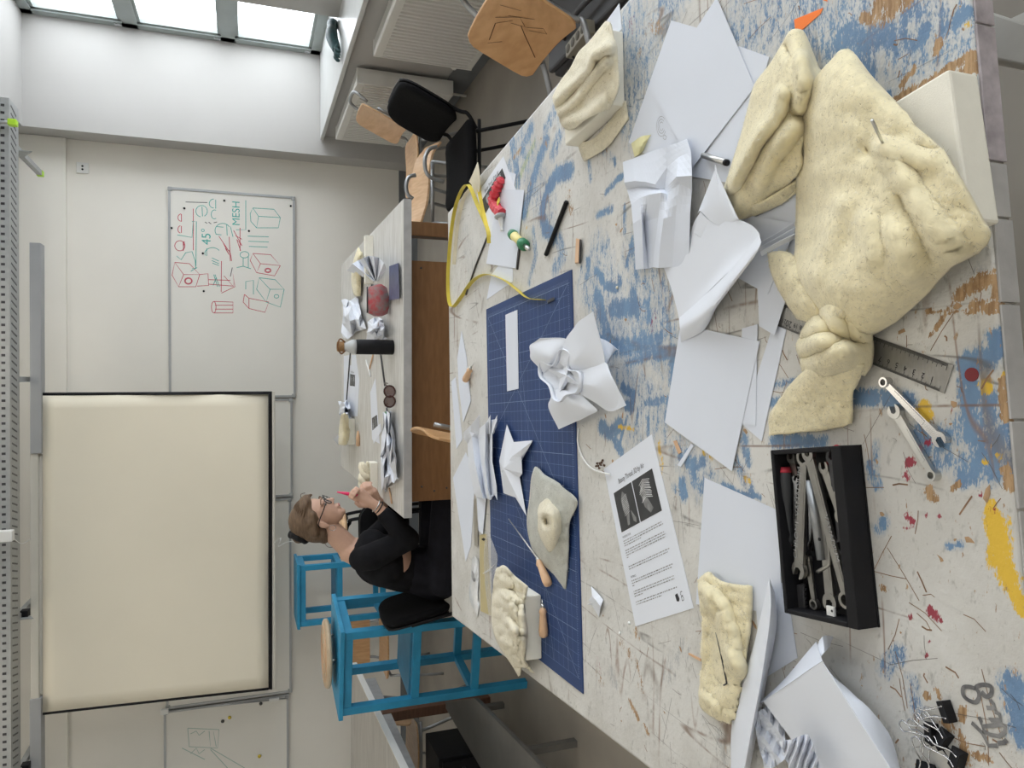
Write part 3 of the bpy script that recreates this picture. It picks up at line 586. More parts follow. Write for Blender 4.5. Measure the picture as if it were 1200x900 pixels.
Wd([(738,822),(748,842)], 0.006, 0.9); Wd([(755,850),(760,860)], 0.005, 0.7); Wd([(728,755),(745,775),(752,810)], 0.010, 0.40); Wd([(700,790),(705,800)], 0.012, 0.35); Wd([(630,160),(640,170)], 0.01, 0.35); Wd([(665,220),(670,245)], 0.016, 0.40); Wd([(602,185),(610,175)], 0.008, 0.6); Wd([(622,215)], 0.006, 0.7); Wd([(760,35),(775,30)], 0.015, 0.4); Wd([(750,60),(748,65)], 0.008, 0.5); Wd([(745,740),(750,748)], 0.012, 0.35)
Rd = lambda pts, w, k=1.0: stroke('red', pts, w, k)
Rd([(1064,543),(1070,540)], 0.005, 0.95); Rd([(1058,552),(1064,560)], 0.005, 0.6); Rd([(1063,605),(1070,612)], 0.004, 1.0); Rd([(1085,604)], 0.003, 0.95); Rd([(1060,620),(1066,618)], 0.003, 0.7); Rd([(1091,716),(1096,722)], 0.005, 1.1); Rd([(1104,727)], 0.003, 1.0); Rd([(1067,723)], 0.003, 0.8); Rd([(1086,768)], 0.003, 1.0); Rd([(1089,750)], 0.002, 0.9); Rd([(1085,605),(1084,603)], 0.003, 1.0); Rd([(1100,604)], 0.003, 0.8); Rd([(1149,580)], 0.003, 0.9); Rd([(1162,598),(1168,599)], 0.002, 0.9); Rd([(1085,520),(1095,515)], 0.003, 0.7); Rd([(768,370),(762,385)], 0.012, 0.30); Rd([(700,775),(702,790)], 0.012, 0.30); Rd([(740,25),(742,35)], 0.012, 0.4); Rd([(1115,480)],0.003,0.6)
Gy = lambda pts, w, k=0.5: stroke('grey', pts, w, k)
Gy([(715,785),(720,800)], 0.016); Gy([(780,790),(800,760)], 0.02, 0.4); Gy([(545,280),(560,330)], 0.06, 0.35); Gy([(930,20),(925,60)], 0.05, 0.4); Gy([(1170,393),(1165,402)], 0.010, 0.7); Gy([(1150,318)],0.01,0.5); Gy([(845,860),(850,890)], 0.02, 0.45); Gy([(1040,860),(1050,890)], 0.012, 0.5)
V = np.stack([GX.ravel(), GY.ravel(), GZ.ravel()], 1); n1 = NX+1
ii = (np.arange(NY)[:,None]*n1+np.arange(NX)[None,:]).ravel()
Q = np.stack([ii, ii+n1, ii+n1+1, ii+1], 1)
# rim: sides and underside
rim = np.concatenate([np.arange(n1), np.arange(1,NY+1)*n1+NX, NY*n1+np.arange(NX-1,-1,-1), np.arange(NY-1,0,-1)*n1])
THK = 0.026
V2 = V[rim].copy(); V2[:,2] -= THK; base = len(V); k = len(rim)
nxt = np.roll(np.arange(k), -1)
side = np.stack([rim, rim[nxt], base+nxt, base+np.arange(k)], 1)
me = bpy.data.meshes.new('table_top'); allv = np.concatenate([V, V2]); faces = np.concatenate([Q, side])
me.vertices.add(len(allv)); me.vertices.foreach_set('co', allv.ravel())
nf = len(faces); bottom = base+np.arange(k)
me.loops.add(nf*4+k); me.loops.foreach_set('vertex_index', np.concatenate([faces.ravel(), bottom]).astype(np.int32))
me.polygons.add(nf+1); me.polygons.foreach_set('loop_start', np.concatenate([np.arange(nf)*4, [nf*4]]).astype(np.int32)); 
me.update(calc_edges=True)
for an, chs in (('paint_a', ('blue','wood','yellow')), ('paint_b', ('green','red','grey'))):
    at = me.attributes.new(an, 'FLOAT_VECTOR', 'POINT'); D = np.zeros((len(allv),3), dtype=np.float32)
    for c, ch in enumerate(chs): D[:len(V),c] = PAINT[ch].ravel()
    at.data.foreach_set('vector', D.ravel())
me.validate()
def table_paint():
    m = bpy.data.materials.new('worn_painted_table'); m.use_nodes = True; nt = m.node_tree; N = nt.nodes; L = nt.links; b = N['Principled BSDF']
    b.inputs['Roughness'].default_value = 0.5; b.inputs['Specular IOR Level'].default_value = 0.35
    tc = N.new('ShaderNodeTexCoord')
    def noise(scale, stretch=(1,1,1), rot=0, detail=5, rough=0.6):
        mp = N.new('ShaderNodeMapping'); mp.inputs['Scale'].default_value = stretch; mp.inputs['Rotation'].default_value = (0,0,rot)
        L.new(tc.outputs['Object'], mp.inputs[0]); n = N.new('ShaderNodeTexNoise'); n.inputs['Scale'].default_value = scale; n.inputs['Detail'].default_value = detail; n.inputs['Roughness'].default_value = rough
        L.new(mp.outputs[0], n.inputs['Vector']); return n.outputs[0]
    def math_(op, a, c=None, clamp=False):
        n = N.new('ShaderNodeMath'); n.operation = op; n.use_clamp = clamp
        for i, v in enumerate((a, c)):
            if v is None: continue
            if isinstance(v, (int, float)): n.inputs[i].default_value = v
            else: L.new(v, n.inputs[i])
        return n.outputs[0]
    def ramp(v, a, c):
        n = N.new('ShaderNodeMapRange'); n.inputs[1].default_value = a; n.inputs[2].default_value = c; n.interpolation_type = 'SMOOTHSTEP'; L.new(v, n.inputs[0]); return n.outputs[0]
    def mix(f, a, c):
        n = N.new('ShaderNodeMix'); n.data_type = 'RGBA'; L.new(f, n.inputs[0])
        for i, v in ((6,a),(7,c)):
            if isinstance(v, tuple): n.inputs[i].default_value = (*v,1)
            else: L.new(v, n.inputs[i])
        return n.outputs[2]
    def attr(nm):
        a = N.new('ShaderNodeAttribute'); a.attribute_name = nm; s = N.new('ShaderNodeSeparateXYZ'); L.new(a.outputs['Vector'], s.inputs[0]); return s.outputs
    A, B2 = attr('paint_a'), attr('paint_b')
    col = mix(ramp(noise(5), 0.35, 0.65), (0.56,0.545,0.51), (0.67,0.66,0.63))
    col = mix(ramp(noise(60, (1,2,1)), 0.56, 0.72), col, (0.44,0.43,0.40))
    # grime in pits
    col = mix(math_('MULTIPLY', ramp(noise(260, (1,1,1)), 0.66, 0.74), 0.6), col, (0.22,0.20,0.18))
    fine = noise(220, (1.0,2.6,1), 0.3); mid = noise(34, (1,2.8,1), 0.25, 7, 0.72); big = noise(9, (1,1.8,1), 0.5)
    nn = math_('ADD', math_('MULTIPLY', math_('SUBTRACT', fine, 0.5), 2.2), math_('MULTIPLY', math_('SUBTRACT', mid, 0.5), 3.4))
    def cover(ch, lo=0.40, hi=0.72): return ramp(math_('ADD', math_('MULTIPLY', ch, 1.0), math_('MULTIPLY', nn, 0.75)), lo, hi)
    def gate(ch, f): return math_('MULTIPLY', f, ramp(ch, 0.04, 0.22))
    col = mix(math_('MULTIPLY', gate(B2[2], cover(B2[2], 0.25, 0.8)), 0.55), col, (0.30,0.32,0.34))
    col = mix(math_('MULTIPLY', gate(B2[0], cover(B2[0])), 0.75), col, (0.42,0.47,0.16))
    blue = mix(ramp(big, 0.35, 0.65), (0.030,0.105,0.27), (0.085,0.215,0.41))
    col = mix(math_('MULTIPLY', gate(A[0], cover(A[0])), 0.88), col, blue)
    col = mix(math_('MULTIPLY', gate(A[0], cover(A[0], -0.2, 0.9)), 0.45), col, (0.20,0.32,0.46))
    col = mix(math_('MULTIPLY', gate(A[2], cover(A[2])), 0.95), col, (0.74,0.47,0.03))
    col = mix(math_('MULTIPLY', gate(B2[1], cover(B2[1])), 0.95), col, (0.30,0.02,0.045))
    # scratches: thin dark and wood coloured cuts in two directions
    def cuts(scale, stretch, rot, w):
        v = noise(scale, stretch, rot, 1, 0.4); d = math_('ABSOLUTE', math_('SUBTRACT', v, 0.5)); return math_('SUBTRACT', 1.0, ramp(d, 0.0, w))
    gateN = ramp(noise(7), 0.48, 0.62)
    for (sc, st, ro, w, c, g) in ((9,(1.0,0.10,1),0.3,0.012,(0.20,0.12,0.08),0.8),(11,(0.12,1.0,1),0.75,0.010,(0.24,0.14,0.09),0.7),(14,(1,0.08,1),-0.5,0.008,(0.12,0.11,0.10),0.7),(8,(0.1,1,1),-0.15,0.008,(0.18,0.14,0.11),0.6)):
        f = math_('MULTIPLY', math_('MULTIPLY', cuts(sc, st, ro, w), gateN), g); col = mix(f, col, c)
    woodc = mix(ramp(noise(30, (1,8,1), 0.4), 0.4, 0.6), (0.30,0.18,0.09), (0.46,0.30,0.16))
    specks = ramp(noise(45, (1,3,1), 0.6, 6, 0.7), 0.63, 0.67)
    # wear grows towards the corner where people work
    sx = N.new('ShaderNodeSeparateXYZ'); L.new(tc.outputs['Object'], sx.inputs[0])
    near = ramp(sx.outputs[1], 1.2, 0.6)
    col = mix(math_('MULTIPLY', specks, math_('ADD', math_('MULTIPLY', near, 0.75), 0.15)), col, woodc)
    col = mix(gate(A[1], cover(A[1], 0.46, 0.56)), col, woodc)
    L.new(col, b.inputs['Base Color'])
    bp = N.new('ShaderNodeBump'); bp.inputs['Strength'].default_value = 0.35; bp.inputs['Distance'].default_value = 0.004
    L.new(math_('ADD', noise(90), math_('MULTIPLY', gateN, 0.3)), bp.inputs['Height']); L.new(bp.outputs[0], b.inputs['Normal'])
    return m
M_table = table_paint()
top = link('table_top', me, M_table, tab)
# taped near edge, stretched in lengths along the front of the top
ne = (NR-NL); L_ne = ne.length; ned = ne.normalized(); nen = Vector((ned.y,-ned.x,0))
M_tape = mat('grey_edge_tape', (0.42,0.41,0.40), 0.5, 0.12, 30, 0.1, 90); M_tape2 = mat('purple_stained_edge_tape', (0.40,0.36,0.38), 0.5, 0.25, 60, 0.1, 90)
cutsx = [0.0, 0.20, 0.27, 0.36, 0.42, 0.50, 0.56, 0.60, 0.70, 1.0]
for i, (a, b) in enumerate(zip(cutsx, cutsx[1:])):
    c = NL+ned*L_ne*(a+b)/2+nen*0.0018; c.z = TZ-0.0135-0.0005*(i%3)
    box('edge_tape', c, (L_ne*(b-a)-0.0025, 0.0025+0.0006*(i%2), 0.025), M_tape2 if i >= 7 else M_tape, tab, rz=math.atan2(ned.y, ned.x), bev=0.0008)
# frame under the top: apron rails and legs
def inset(p, q, r, d):
    return p+(q-p).normalized()*d+(r-p).normalized()*d
I = [inset(FL,FR,NL,0.10), inset(FR,FL,NR,0.10), inset(NR,NL,FR,0.10), inset(NL,NR,FL,0.10)]
zu = TZ-THK
M_wleg = mat('white_painted_frame', (0.55,0.54,0.51), 0.6, 0.08, 12)
for i in range(4):
    a, b = I[i].copy(), I[(i+1)%4].copy(); a.z = b.z = zu-0.05; beam('apron_rail', a, b, 0.03, 0.098, M_wleg if i != 3 else M_pine, tab)
for p in I: beam('leg', (p.x,p.y,zu-0.0), (p.x,p.y,0.0), 0.08, 0.08, M_pine, tab)
# wide pine board standing against the table's side
pb = PZ(725, 890, 0.70)
t = thing('pine_board', 'knotty pine board leaning under the open side of the painted table', 'board', (-0.66, 1.35, 0))
d_ = (NL-FL).normalized(); s_ = FL+d_*1.03; e_ = FL+d_*1.36; nn_ = Vector((-d_.y, d_.x, 0)); nn_ = nn_ if nn_.x > 0 else -nn_
def pbp(k, z, off): q = s_.lerp(e_, k)+nn_*off; q.z = z; return q
hexa('board', [pbp(0,0,0.055), pbp(1,0,0.055), pbp(1,0,0.08), pbp(0,0,0.08)], [pbp(0,0.78,0.02), pbp(1,0.78,0.02), pbp(1,0.78,0.045), pbp(0,0.78,0.045)], M_pine, t, 0.003)
M_ring = mat('dark_grain', (0.16,0.09,0.04), 0.6, 0.1)
for k in range(1,6):
    rr = 0.028*k
    pts = [pbp(0.5+0.16*k*math.cos(a)*0.55, 0.775-rr*1.5*abs(math.sin(a)), 0.0195+0.035*(rr*1.5*abs(math.sin(a)))/0.78) for a in np.linspace(0, math.pi, 15)]
    ribbon('grain_ring', pts, 0.004, M_ring, -nn_, t)
cpt = pbp(0.06, 0.73, 0.018)
lathe('sticker', [(0.013,0),(0.013,0.0012)], cpt, -nn_, M_yellow, t, 14)
# red round sticker, orange and yellow tape scraps, marker lettering on the paint
def deco(name, q, m, th=0.0006): return prism(name, [T(x, y, 0.0003) for x, y in q], m, th, tab)
deco('round_sticker', arc(1139, 439, 8.2, 8.2, 0, 345, 23), mat('dark_red_sticker', (0.19,0.02,0.025), 0.6, 0.1))
deco('orange_tape', [(931,23),(965,9),(962,16),(937,38),(932,34)], mat('orange_tape', (0.90,0.20,0.02), 0.5, 0.1))
deco('orange_tape', [(964,0),(968,-4),(970,2)], MATS['orange_tape'])
MK = lambda pts: [T(1060+x/10, 800+y/10, 0.0007) for x, y in pts]
M_worn = mat('worn_black_marker', (0.05,0.05,0.055), 0.7, 0, 60, col2=(0.26,0.255,0.25))
letters = [curve_pts(MK([(830,70),(760,50),(690,60),(685,140),(740,200),(830,230),(870,180),(870,120),(840,70),(850,45),(920,25),(1010,45),(1015,130),(960,165),(915,140),(935,110)]), 4),
 MK([(1000,200),(1040,250),(1060,300),(960,295)]), MK([(1055,340),(1110,370),(1125,440),(1010,440),(1000,410)]),
 MK([(870,400),(895,450),(910,515),(1010,505),(1130,490),(1180,520),(1175,580),(1110,630),(1000,610),(910,560)]), MK([(785,470),(850,530),(910,590),(945,650),(985,740),(1090,740)]), MK([(1090,710),(1160,705),(1200,670)])]
for l in letters: ribbon('marker_lettering', l, 0.0042, M_worn, (0,0,1), tab)

# knife cuts and chipped paint, thick where people have worked
rs = random.Random(21); M_cut1 = mat('bare_wood_cut', (0.24,0.14,0.08), 0.7, 0.3, 60); M_cut2 = mat('dark_cut', (0.13,0.11,0.095), 0.7, 0.3, 60)
def rim_in(p): 
    y = p.y; xl = FL.x+(NL.x-FL.x)*(FL.y-y)/(FL.y-NL.y); xr = FR.x+(NR.x-FR.x)*(FR.y-y)/(FR.y-NR.y); return xl+0.01 < p.x < xr-0.01 and NL.y+0.09*(p.x-NL.x)+0.006 < y < 2.48
def cut_lines(n, ylo, yhi, lmin, lmax, seed):
    r = random.Random(seed); out = []; tries = 0
    angs = [0.2, 1.7, 1.1, 0.5, 2.6]
    while len(out) < n and tries < n*20:
        tries += 1
        y = ylo+(yhi-ylo)*r.random()**1.6; x = r.uniform(-0.8,0.8); a = r.choice(angs)+r.gauss(0,0.18); L_ = lmin+(lmax-lmin)*r.random()**2.2
        p0 = Vector((x, y, TZ+0.0003)); d = Vector((math.cos(a), math.sin(a), 0)); p1 = p0+d*L_*0.5+Vector((r.gauss(0,0.0015), r.gauss(0,0.0015), 0)); p2 = p0+d*L_
        if rim_in(p0) and rim_in(p2): out.append([p0, p1, p2])
    return out
for (n, a, b, l0, l1, w, m, sd) in ((170,0.46,1.0,0.008,0.07,0.0009,M_cut1,1),(160,0.46,1.1,0.006,0.09,0.0005,M_cut2,2),(120,0.9,2.4,0.01,0.10,0.0007,M_cut2,3),(60,0.46,0.8,0.006,0.03,0.0018,M_cut1,4),(50,0.9,2.4,0.008,0.03,0.0014,M_cut1,5)):
    g = ribbon('knife_cuts', cut_lines(n, a, b, l0, l1, sd), w, m, (0,0,1), tab); g['kind'] = 'stuff'
bm = bmesh.new(); M_chip = mat('bare_wood_chip', (0.42,0.27,0.15), 0.7, 0.25, 80)
for _ in range(120):
    y = 0.48+0.9*rs.random()**1.8; x = rs.uniform(-0.75,0.75); p = Vector((x,y,TZ+0.0004))
    if not rim_in(p): continue
    k = rs.randint(4,7); a0 = rs.random()*6; R0 = rs.uniform(0.0015,0.006); st_ = rs.uniform(1,2.5); an = rs.uniform(0,3.1)
    vs = []
    for q in range(k):
        a = a0+2*math.pi*q/k; rr = R0*rs.uniform(0.35,1.0); vx, vy = rr*math.cos(a)*st_, rr*math.sin(a); vs.append(bm.verts.new(p+Vector((vx*math.cos(an)-vy*math.sin(an), vx*math.sin(an)+vy*math.cos(an), 0))))
    bm.faces.new(vs)
g = from_bm('paint_chips', bm, M_chip, tab); g['kind'] = 'stuff'
# ================================================================== things on the painted table
def single(o, label, cat, group=None):
    """top-level thing that is one mesh"""
    return tag(o, label, cat, group)
def sheet(q, h, label, group='loose white paper sheets on the painted table', name='paper_sheet', m=None, curl=0.0):
    """loose sheet from photo corners, corner lifts in h list or flat"""
    if curl:
        (a,b,c,d) = q; g = []
        for i in range(4):
            r = i/3; row = []
            for j in range(4):
                s = j/3; x = a[0]*(1-s)*(1-r)+b[0]*s*(1-r)+c[0]*s*r+d[0]*(1-s)*r; y = a[1]*(1-s)*(1-r)+b[1]*s*(1-r)+c[1]*s*r+d[1]*(1-s)*r
                row.append((x, y, h+curl*max(0, (r-0.5))*max(0, s-0.3)*2))
            g.append(row)
        o = patch(name, g, m or M_paper, None, 4, 0.0006)
    else: o = quad_sheet(name, q, m or M_paper, h)
    return tag(o, label, 'paper', group)
# ---------------- cutting mat
def cutting_mat():
    c = [T(570.8,362.5), T(670.8,316), T(684.4,813), T(578,730)]
    t = thing('cutting_mat', 'large blue self-healing cutting mat with a pale printed grid', 'cutting mat', sum(c, Vector())/4)
    prism('mat', [p+Vector((0,0,0.0002)) for p in c], mat('blue_mat', (0.014,0.045,0.155), 0.6, 0.10, 9, 0.05, 300), 0.003, t, bev=0.0008)
    M_grid = mat('mat_print', (0.16,0.24,0.42), 0.6, 0.15, 60); M_grid2 = mat('mat_print_bold', (0.26,0.34,0.50), 0.6, 0.15, 60)
    def at(s, r): p = (c[0]*(1-s)+c[1]*s)*(1-r)+(c[3]*(1-s)+c[2]*s)*r; p.z = TZ+0.0035; return p      # s along the short side, r along the long
    fine, bold = [], []
    for i in range(0, 23): (bold if i % 5 == 0 else fine).append([at(0.03+0.94*i/22, 0.03), at(0.03+0.94*i/22, 0.97)])
    for i in range(0, 35): (bold if i % 5 == 0 else fine).append([at(0.03, 0.03+0.94*i/34), at(0.97, 0.03+0.94*i/34)])
    bold += [[at(0.03,0.03), at(0.97,0.62)], [at(0.03,0.42), at(0.97,0.03)], [at(0.97,0.97), at(0.03,0.40)], [at(0.4,0.03), at(0.75,0.97)]]
    ticks = [[at(0.97, 0.03+0.94*i/170), at(0.985 if i % 5 == 0 else 0.978, 0.03+0.94*i/170)] for i in range(171)]+[[at(0.03+0.94*i/110, 0.03), at(0.03+0.94*i/110, 0.02)] for i in range(111)]
    g = ribbon('grid_lines', fine, 0.0007, M_grid, (0,0,1), t); g['kind'] = 'stuff'
    g = ribbon('bold_grid_lines', bold, 0.0011, M_grid2, (0,0,1), t); g['kind'] = 'stuff'
    g = ribbon('ruler_ticks', ticks, 0.0006, M_grid2, (0,0,1), t); g['kind'] = 'stuff'
cutting_mat()
# ---------------- handout with two photographs
def handout(A, B, C, D, h, label, group, full=True, base=None):
    z0 = (TZ if base is None else base)+h
    c = [PZ(*p, z0) for p in (A, B, C, D)]
    t = thing('handout', label, 'paper', sum(c, Vector())/4, group)
    prism('page', c, M_paper2, 0.0006, t)
    def at(s, r): p = (c[0]*(1-s)+c[1]*s)*(1-r)+(c[3]*(1-s)+c[2]*s)*r; p.z = z0+0.0009; return p
    def rect(name, s0, s1, r0, r1, m, dz=0): return mesh(name, [at(s0,r0)+Vector((0,0,dz)), at(s1,r0)+Vector((0,0,dz)), at(s1,r1)+Vector((0,0,dz)), at(s0,r1)+Vector((0,0,dz))], [(0,3,2,1)], m, t)
    xd = (c[1]-c[0]); 
    rect('photo', 0.10, 0.475, 0.185, 0.44, M_photo); rect('photo', 0.49, 0.88, 0.185, 0.44, M_photo)
    rng = random.Random(3)
    # striped form in the right-hand photo, pale leaf in the left one
    def blob(name, pts, m): 
        k = len(pts); cx = sum(p[0] for p in pts)/k; cy = sum(p[1] for p in pts)/k
        return mesh(name, [at(*p)+Vector((0,0,0.0002)) for p in pts]+[at(cx,cy)+Vector((0,0,0.0002))], [((i+1)%k, i, k) for i in range(k)], m, t)
    M_pg = mat('mid_grey_print', (0.22,0.22,0.22), 0.7, 0.35, 60); M_pl = mat('pale_grey_print', (0.55,0.55,0.55), 0.7, 0.2, 120)
    blob('photo_shape', [(0.27,0.205),(0.33,0.24),(0.35,0.31),(0.32,0.36),(0.29,0.42),(0.25,0.42),(0.26,0.36),(0.22,0.32),(0.22,0.25)], M_pg)
    blob('photo_shape', [(0.36,0.34),(0.43,0.40),(0.42,0.43),(0.37,0.41)], M_pg)
    blob('photo_shape', [(0.60,0.30),(0.70,0.33),(0.76,0.40),(0.70,0.42),(0.62,0.37)], M_pg)
    st = [[at(0.60+0.02*math.sin(i), 0.215+0.0105*i+0.02), at(0.68, 0.212+0.0105*i), at(0.80-0.02*abs(math.sin(i*1.3)), 0.22+0.0105*i+0.012)] for i in range(11)]
    g = ribbon('stripe_print', [[p+Vector((0,0,0.0003)) for p in l] for l in st], 0.0016, M_pl, (0,0,1), t); g['kind'] = 'stuff'
    g = ribbon('stripe_print', [[at(0.23,0.25+0.012*i)+Vector((0,0,0.0003)), at(0.34,0.235+0.012*i)+Vector((0,0,0.0003))] for i in range(10)], 0.0008, M_pl, (0,0,1), t); g['kind'] = 'stuff'
    W = xd.length
    text_mesh('title_print', 'Beauty Thread, 3D by Air', 0.0145*W/0.21, M_ink, at(0.24,0.150), xd, (0,0,1), t, squash=0.72)
    if not full: return t
    text_mesh('heading_print', 'INTRODUCTION', 0.0055, M_ink, at(0.10,0.478), xd, (0,0,1), t, squash=0.8)
    lines = []
    for r0, n, last in ((0.497,3,0.45),(0.556,4,0.06),(0.655,2,0.95),(0.742,3,0.05),(0.805,3,0.22),(0.868,2,0.62)):
        for i in range(n):
            r = r0+0.0145*i; s = 0.10; end = 0.10+0.76*(last if i == n-1 else rng.uniform(0.95,1.0))
            while s < end:
                w = rng.uniform(0.012,0.05); lines.append([at(s,r), at(min(s+w,end),r)]); s += w+0.011
    g = ribbon('body_print', lines, 0.0018, M_greyink, (0,0,1), t); g['kind'] = 'stuff'
    text_mesh('heading_print', 'MATERIALS', 0.0052, M_ink, at(0.10,0.724), xd, (0,0,1), t, squash=0.8)
    blob('logo_mark', [(0.78,0.905),(0.82,0.90),(0.835,0.93),(0.82,0.945),(0.785,0.94)], M_ink)
    text_mesh('logo_print', 'C', 0.011, M_ink, at(0.86,0.922), xd, (0,0,1), t); text_mesh('logo_print', 'D', 0.011, M_ink, at(0.86,0.948), xd, (0,0,1), t)
    return t
handout((708,549.5),(764,509),(813,712.5),(745,734), 0.0004, 'printed handout with two dark photos lying flat beside the blue mat', 'printed handouts')
handout((559,228),(590,183),(606,226),(577,292), 0.0016, 'printed handout under a crumpled red paint tube', 'printed handouts', False)
# ---------------- loose papers
GP = 'loose white paper sheets on the painted table'
sheet([(787,24),(850,42),(790,205),(737,167)], 0.0004, 'white sheet with a small pencilled whorl under another sheet by the folded felt')
ribbon('pencil_drawing', [[T(775+0.0+8*math.cos(a)*k*0.5, 148+14*math.sin(a)*k*0.6, 0.0016) for a in np.linspace(0.5,5.5,14)] for k in (0.6,1.0,1.4)]+[[T(779+2*math.cos(a), 161+2.5*math.sin(a), 0.0016) for a in np.linspace(0,6.28,9)]], 0.0007, M_greyink, (0,0,1), bpy.data.objects['paper_sheet'])
sheet([(866,54),(902,67),(858,215),(800,205)], 0.0008, 'white sheet lying between the silver pen and the folded felt')
sheet([(840,-3),(885,102),(812,196),(766,110)], 0.0028, 'blank white square sheet on top of the pile beside the folded felt', curl=0.004)
sheet([(880,150),(938,175),(938,330),(868,290)], 0.0008, 'white sheet underneath both pieces of cream felt')
sheet([(905,445-60),(925,372),(893,517),(870,497)], 0.0006, 'lowest white sheet sticking out at the side of the paper pile')
sheet([(870,385),(888,380),(886,499),(868,497)], 0.0016, 'narrow showing white sheet between two sheets of the pile')
sheet([(798,380),(890.5,400),(858,552),(779.5,495)], 0.0026, 'blank white sheet shaded by the curled paper at the edge of the pile')
sheet([(886,290),(923,345),(908,393),(890,382)], 0.0040, 'small white sheet tucked under the curled paper with the cut-out', curl=0.006)
sheet([(862,250),(935,262),(900,345),(855,320)], 0.0052, 'ruled white sheet half hidden beneath the curled paper')
t = thing('folded_strips', 'narrow pleated white paper strips beside the big felt', 'paper', T(910,275))
for k in range(3):
    patch('strip', [[(888+k*1.5,285+5*k,0.012+0.004*k),(912+k*1,272+5*k,0.014+0.004*k),(937,255+8*k,0.012+0.003*k)],[(890+k*1.5,290+5*k,0.006+0.004*k),(914+k*1,277+5*k,0.008+0.004*k),(938,260+8*k,0.006)]], M_paper2, t, 4, 0.0008)
sheet([(826,560),(912,598),(917,719),(816,708)], 0.0010, 'blank white square sheet half under the black tool tray')
sheet([(880,640),(922,690),(935,771),(894,796)], 0.0004, 'white sheet sticking out from under the tool tray corner')
# left and far sheets
GL = GP
sheet([(541,388),(547,420),(552,470),(543,495),(538,455),(536,420)], 0.0014, 'narrow white offcut under the small bradawl at the far edge')
sheet([(529,447),(534,442),(542,515),(535,526)], 0.0006, 'long white offcut along the far edge of the painted table')
sheet([(531,560),(546,530),(557,560),(552,640),(546,658)], 0.0006, 'pointed white sheet beside the pleated paper at the far edge')
sheet([(558,570),(571,572),(566,626),(561,622)], 0.0045, 'narrow white strip poking out below the pleated paper')
sheet([(576,322),(601,290),(601,330),(570.5,351)], 0.0004, 'white sheet under the yellow strap end')
sheet([(585,222),(614.5,222.5),(604.5,314.5),(570,309)], 0.0026, 'clean white sheet beside the crumpled red paint tube')
sheet([(601,228),(605,204),(596,201),(588,222)], 0.0008, 'white sheet corner showing behind the red paint tube')
sheet([(592.5,369),(606.5,363),(608,455.5),(594.5,458.5)], 0.0044, 'long narrow strip of white paper lying on the blue mat', None, curl=0.0)
sheet([(726,4),(729,34),(672,90),(650,110)], 0.0004, 'white sheet under the felt-topped foam at the table edge')
t_ = thing('paper_scrap', 'tiny folded white paper star next to the blue mat', 'paper', T(697,705))
patch('star', [[(690,703,0.001),(694,698,0.010),(693,687,0.002)],[(694,709,0.001),(698,703,0.014),(702,697,0.004)],[(702,723,0.001),(704,711,0.009),(707,703,0.001)]], M_paper2, t_, 3, 0.0006, linear=True, smooth=False)
patch('star_point', [[(688,708,0.001),(695,706,0.006)],[(694,709,0.002),(699,704,0.010)]], M_paper2, t_, 2, 0.0006, linear=True, smooth=False)
# ---------------- creased paper with raised folds
o = patch('creased_paper', [
 [(730,190,0.004),(742,186,0.006),(755,181,0.006),(768,176,0.008),(781,172,0.012),(793,168,0.010),(805,163,0.012)],
 [(732,214,0.016),(744,212,0.020),(757,213,0.020),(768,216,0.018),(782,196,0.010),(796,184,0.014),(810,178,0.022)],
 [(735,222,0.004),(747,219,0.005),(760,219,0.006),(773,222,0.010),(779,222,0.004),(793,207,0.040),(811,206,0.034)],
 [(740,240,0.016),(750,232,0.020),(762,228,0.024),(775,226,0.026),(783,228,0.014),(797,215,0.030),(811,222,0.022)],
 [(742,262,0.022),(752,256,0.026),(754,260,0.010),(772,255,0.012),(778,256,0.028),(792,252,0.016),(809,248,0.024)],
 [(744,288,0.016),(753,284,0.020),(757,287,0.004),(768,285,0.006),(774,286,0.022),(790,285,0.010),(808,282,0.016)],
 [(745,316,0.008),(754,315,0.012),(760,315,0.001),(765,313,0.001),(772,314,0.014),(788,313,0.004),(808,311,0.006)]], M_paper, None, 3, 0.0006, linear=True, smooth=False)
tag(o, 'creased white sheet with raised star-like pleats on top of the pile', 'paper')
# ---------------- curled paper with a crescent cut
t = thing('curled_paper', 'curled white paper with a crescent cut-out and long rolled flap', 'paper', T(835,330))
patch('lower_sheet', [
 [(778,313,0.004),(800,308,0.008),(812,265,0.014),(822,247,0.018)],
 [(786,335,0.004),(812,325,0.010),(838,300,0.022),(873,260,0.040)],
 [(793,360,0.004),(820,340,0.012),(852,308,0.030),(890,274,0.050)],
 [(796,373,0.003),(822,350,0.016),(855,318,0.040),(889,288,0.054)]], M_paper2, t, 6, 0.0006)
patch('rolled_flap', [
 [(796,373,0.004),(822,350,0.018),(855,318,0.042),(890,275,0.052)],
 [(797,385,0.012),(828,366,0.034),(848,345,0.046),(888,294,0.060)],
 [(798.5,401,0.004),(825,386,0.006),(838,362,0.010),(840,358,0.014)]], M_paper2, t, 6, 0.0006)
patch('peak', [
 [(818,250,0.016),(838,200,0.034),(839,200,0.034),(866,258,0.040)],
 [(820,247,0.022),(840,235,0.034),(850,240,0.036),(864,257,0.042)],
 [(822,248,0.024),(838,262,0.026),(852,266,0.028),(863,258,0.036)]], M_paper2, t, 6, 0.0006)
patch('crescent', [
 [(821,248,0.022),(838,264,0.022),(852,267,0.024),(868,262,0.034)],
 [(814,272,0.018),(828,284,0.016),(845,288,0.018),(862,278,0.028)]], M_paper2, t, 6, 0.0006)
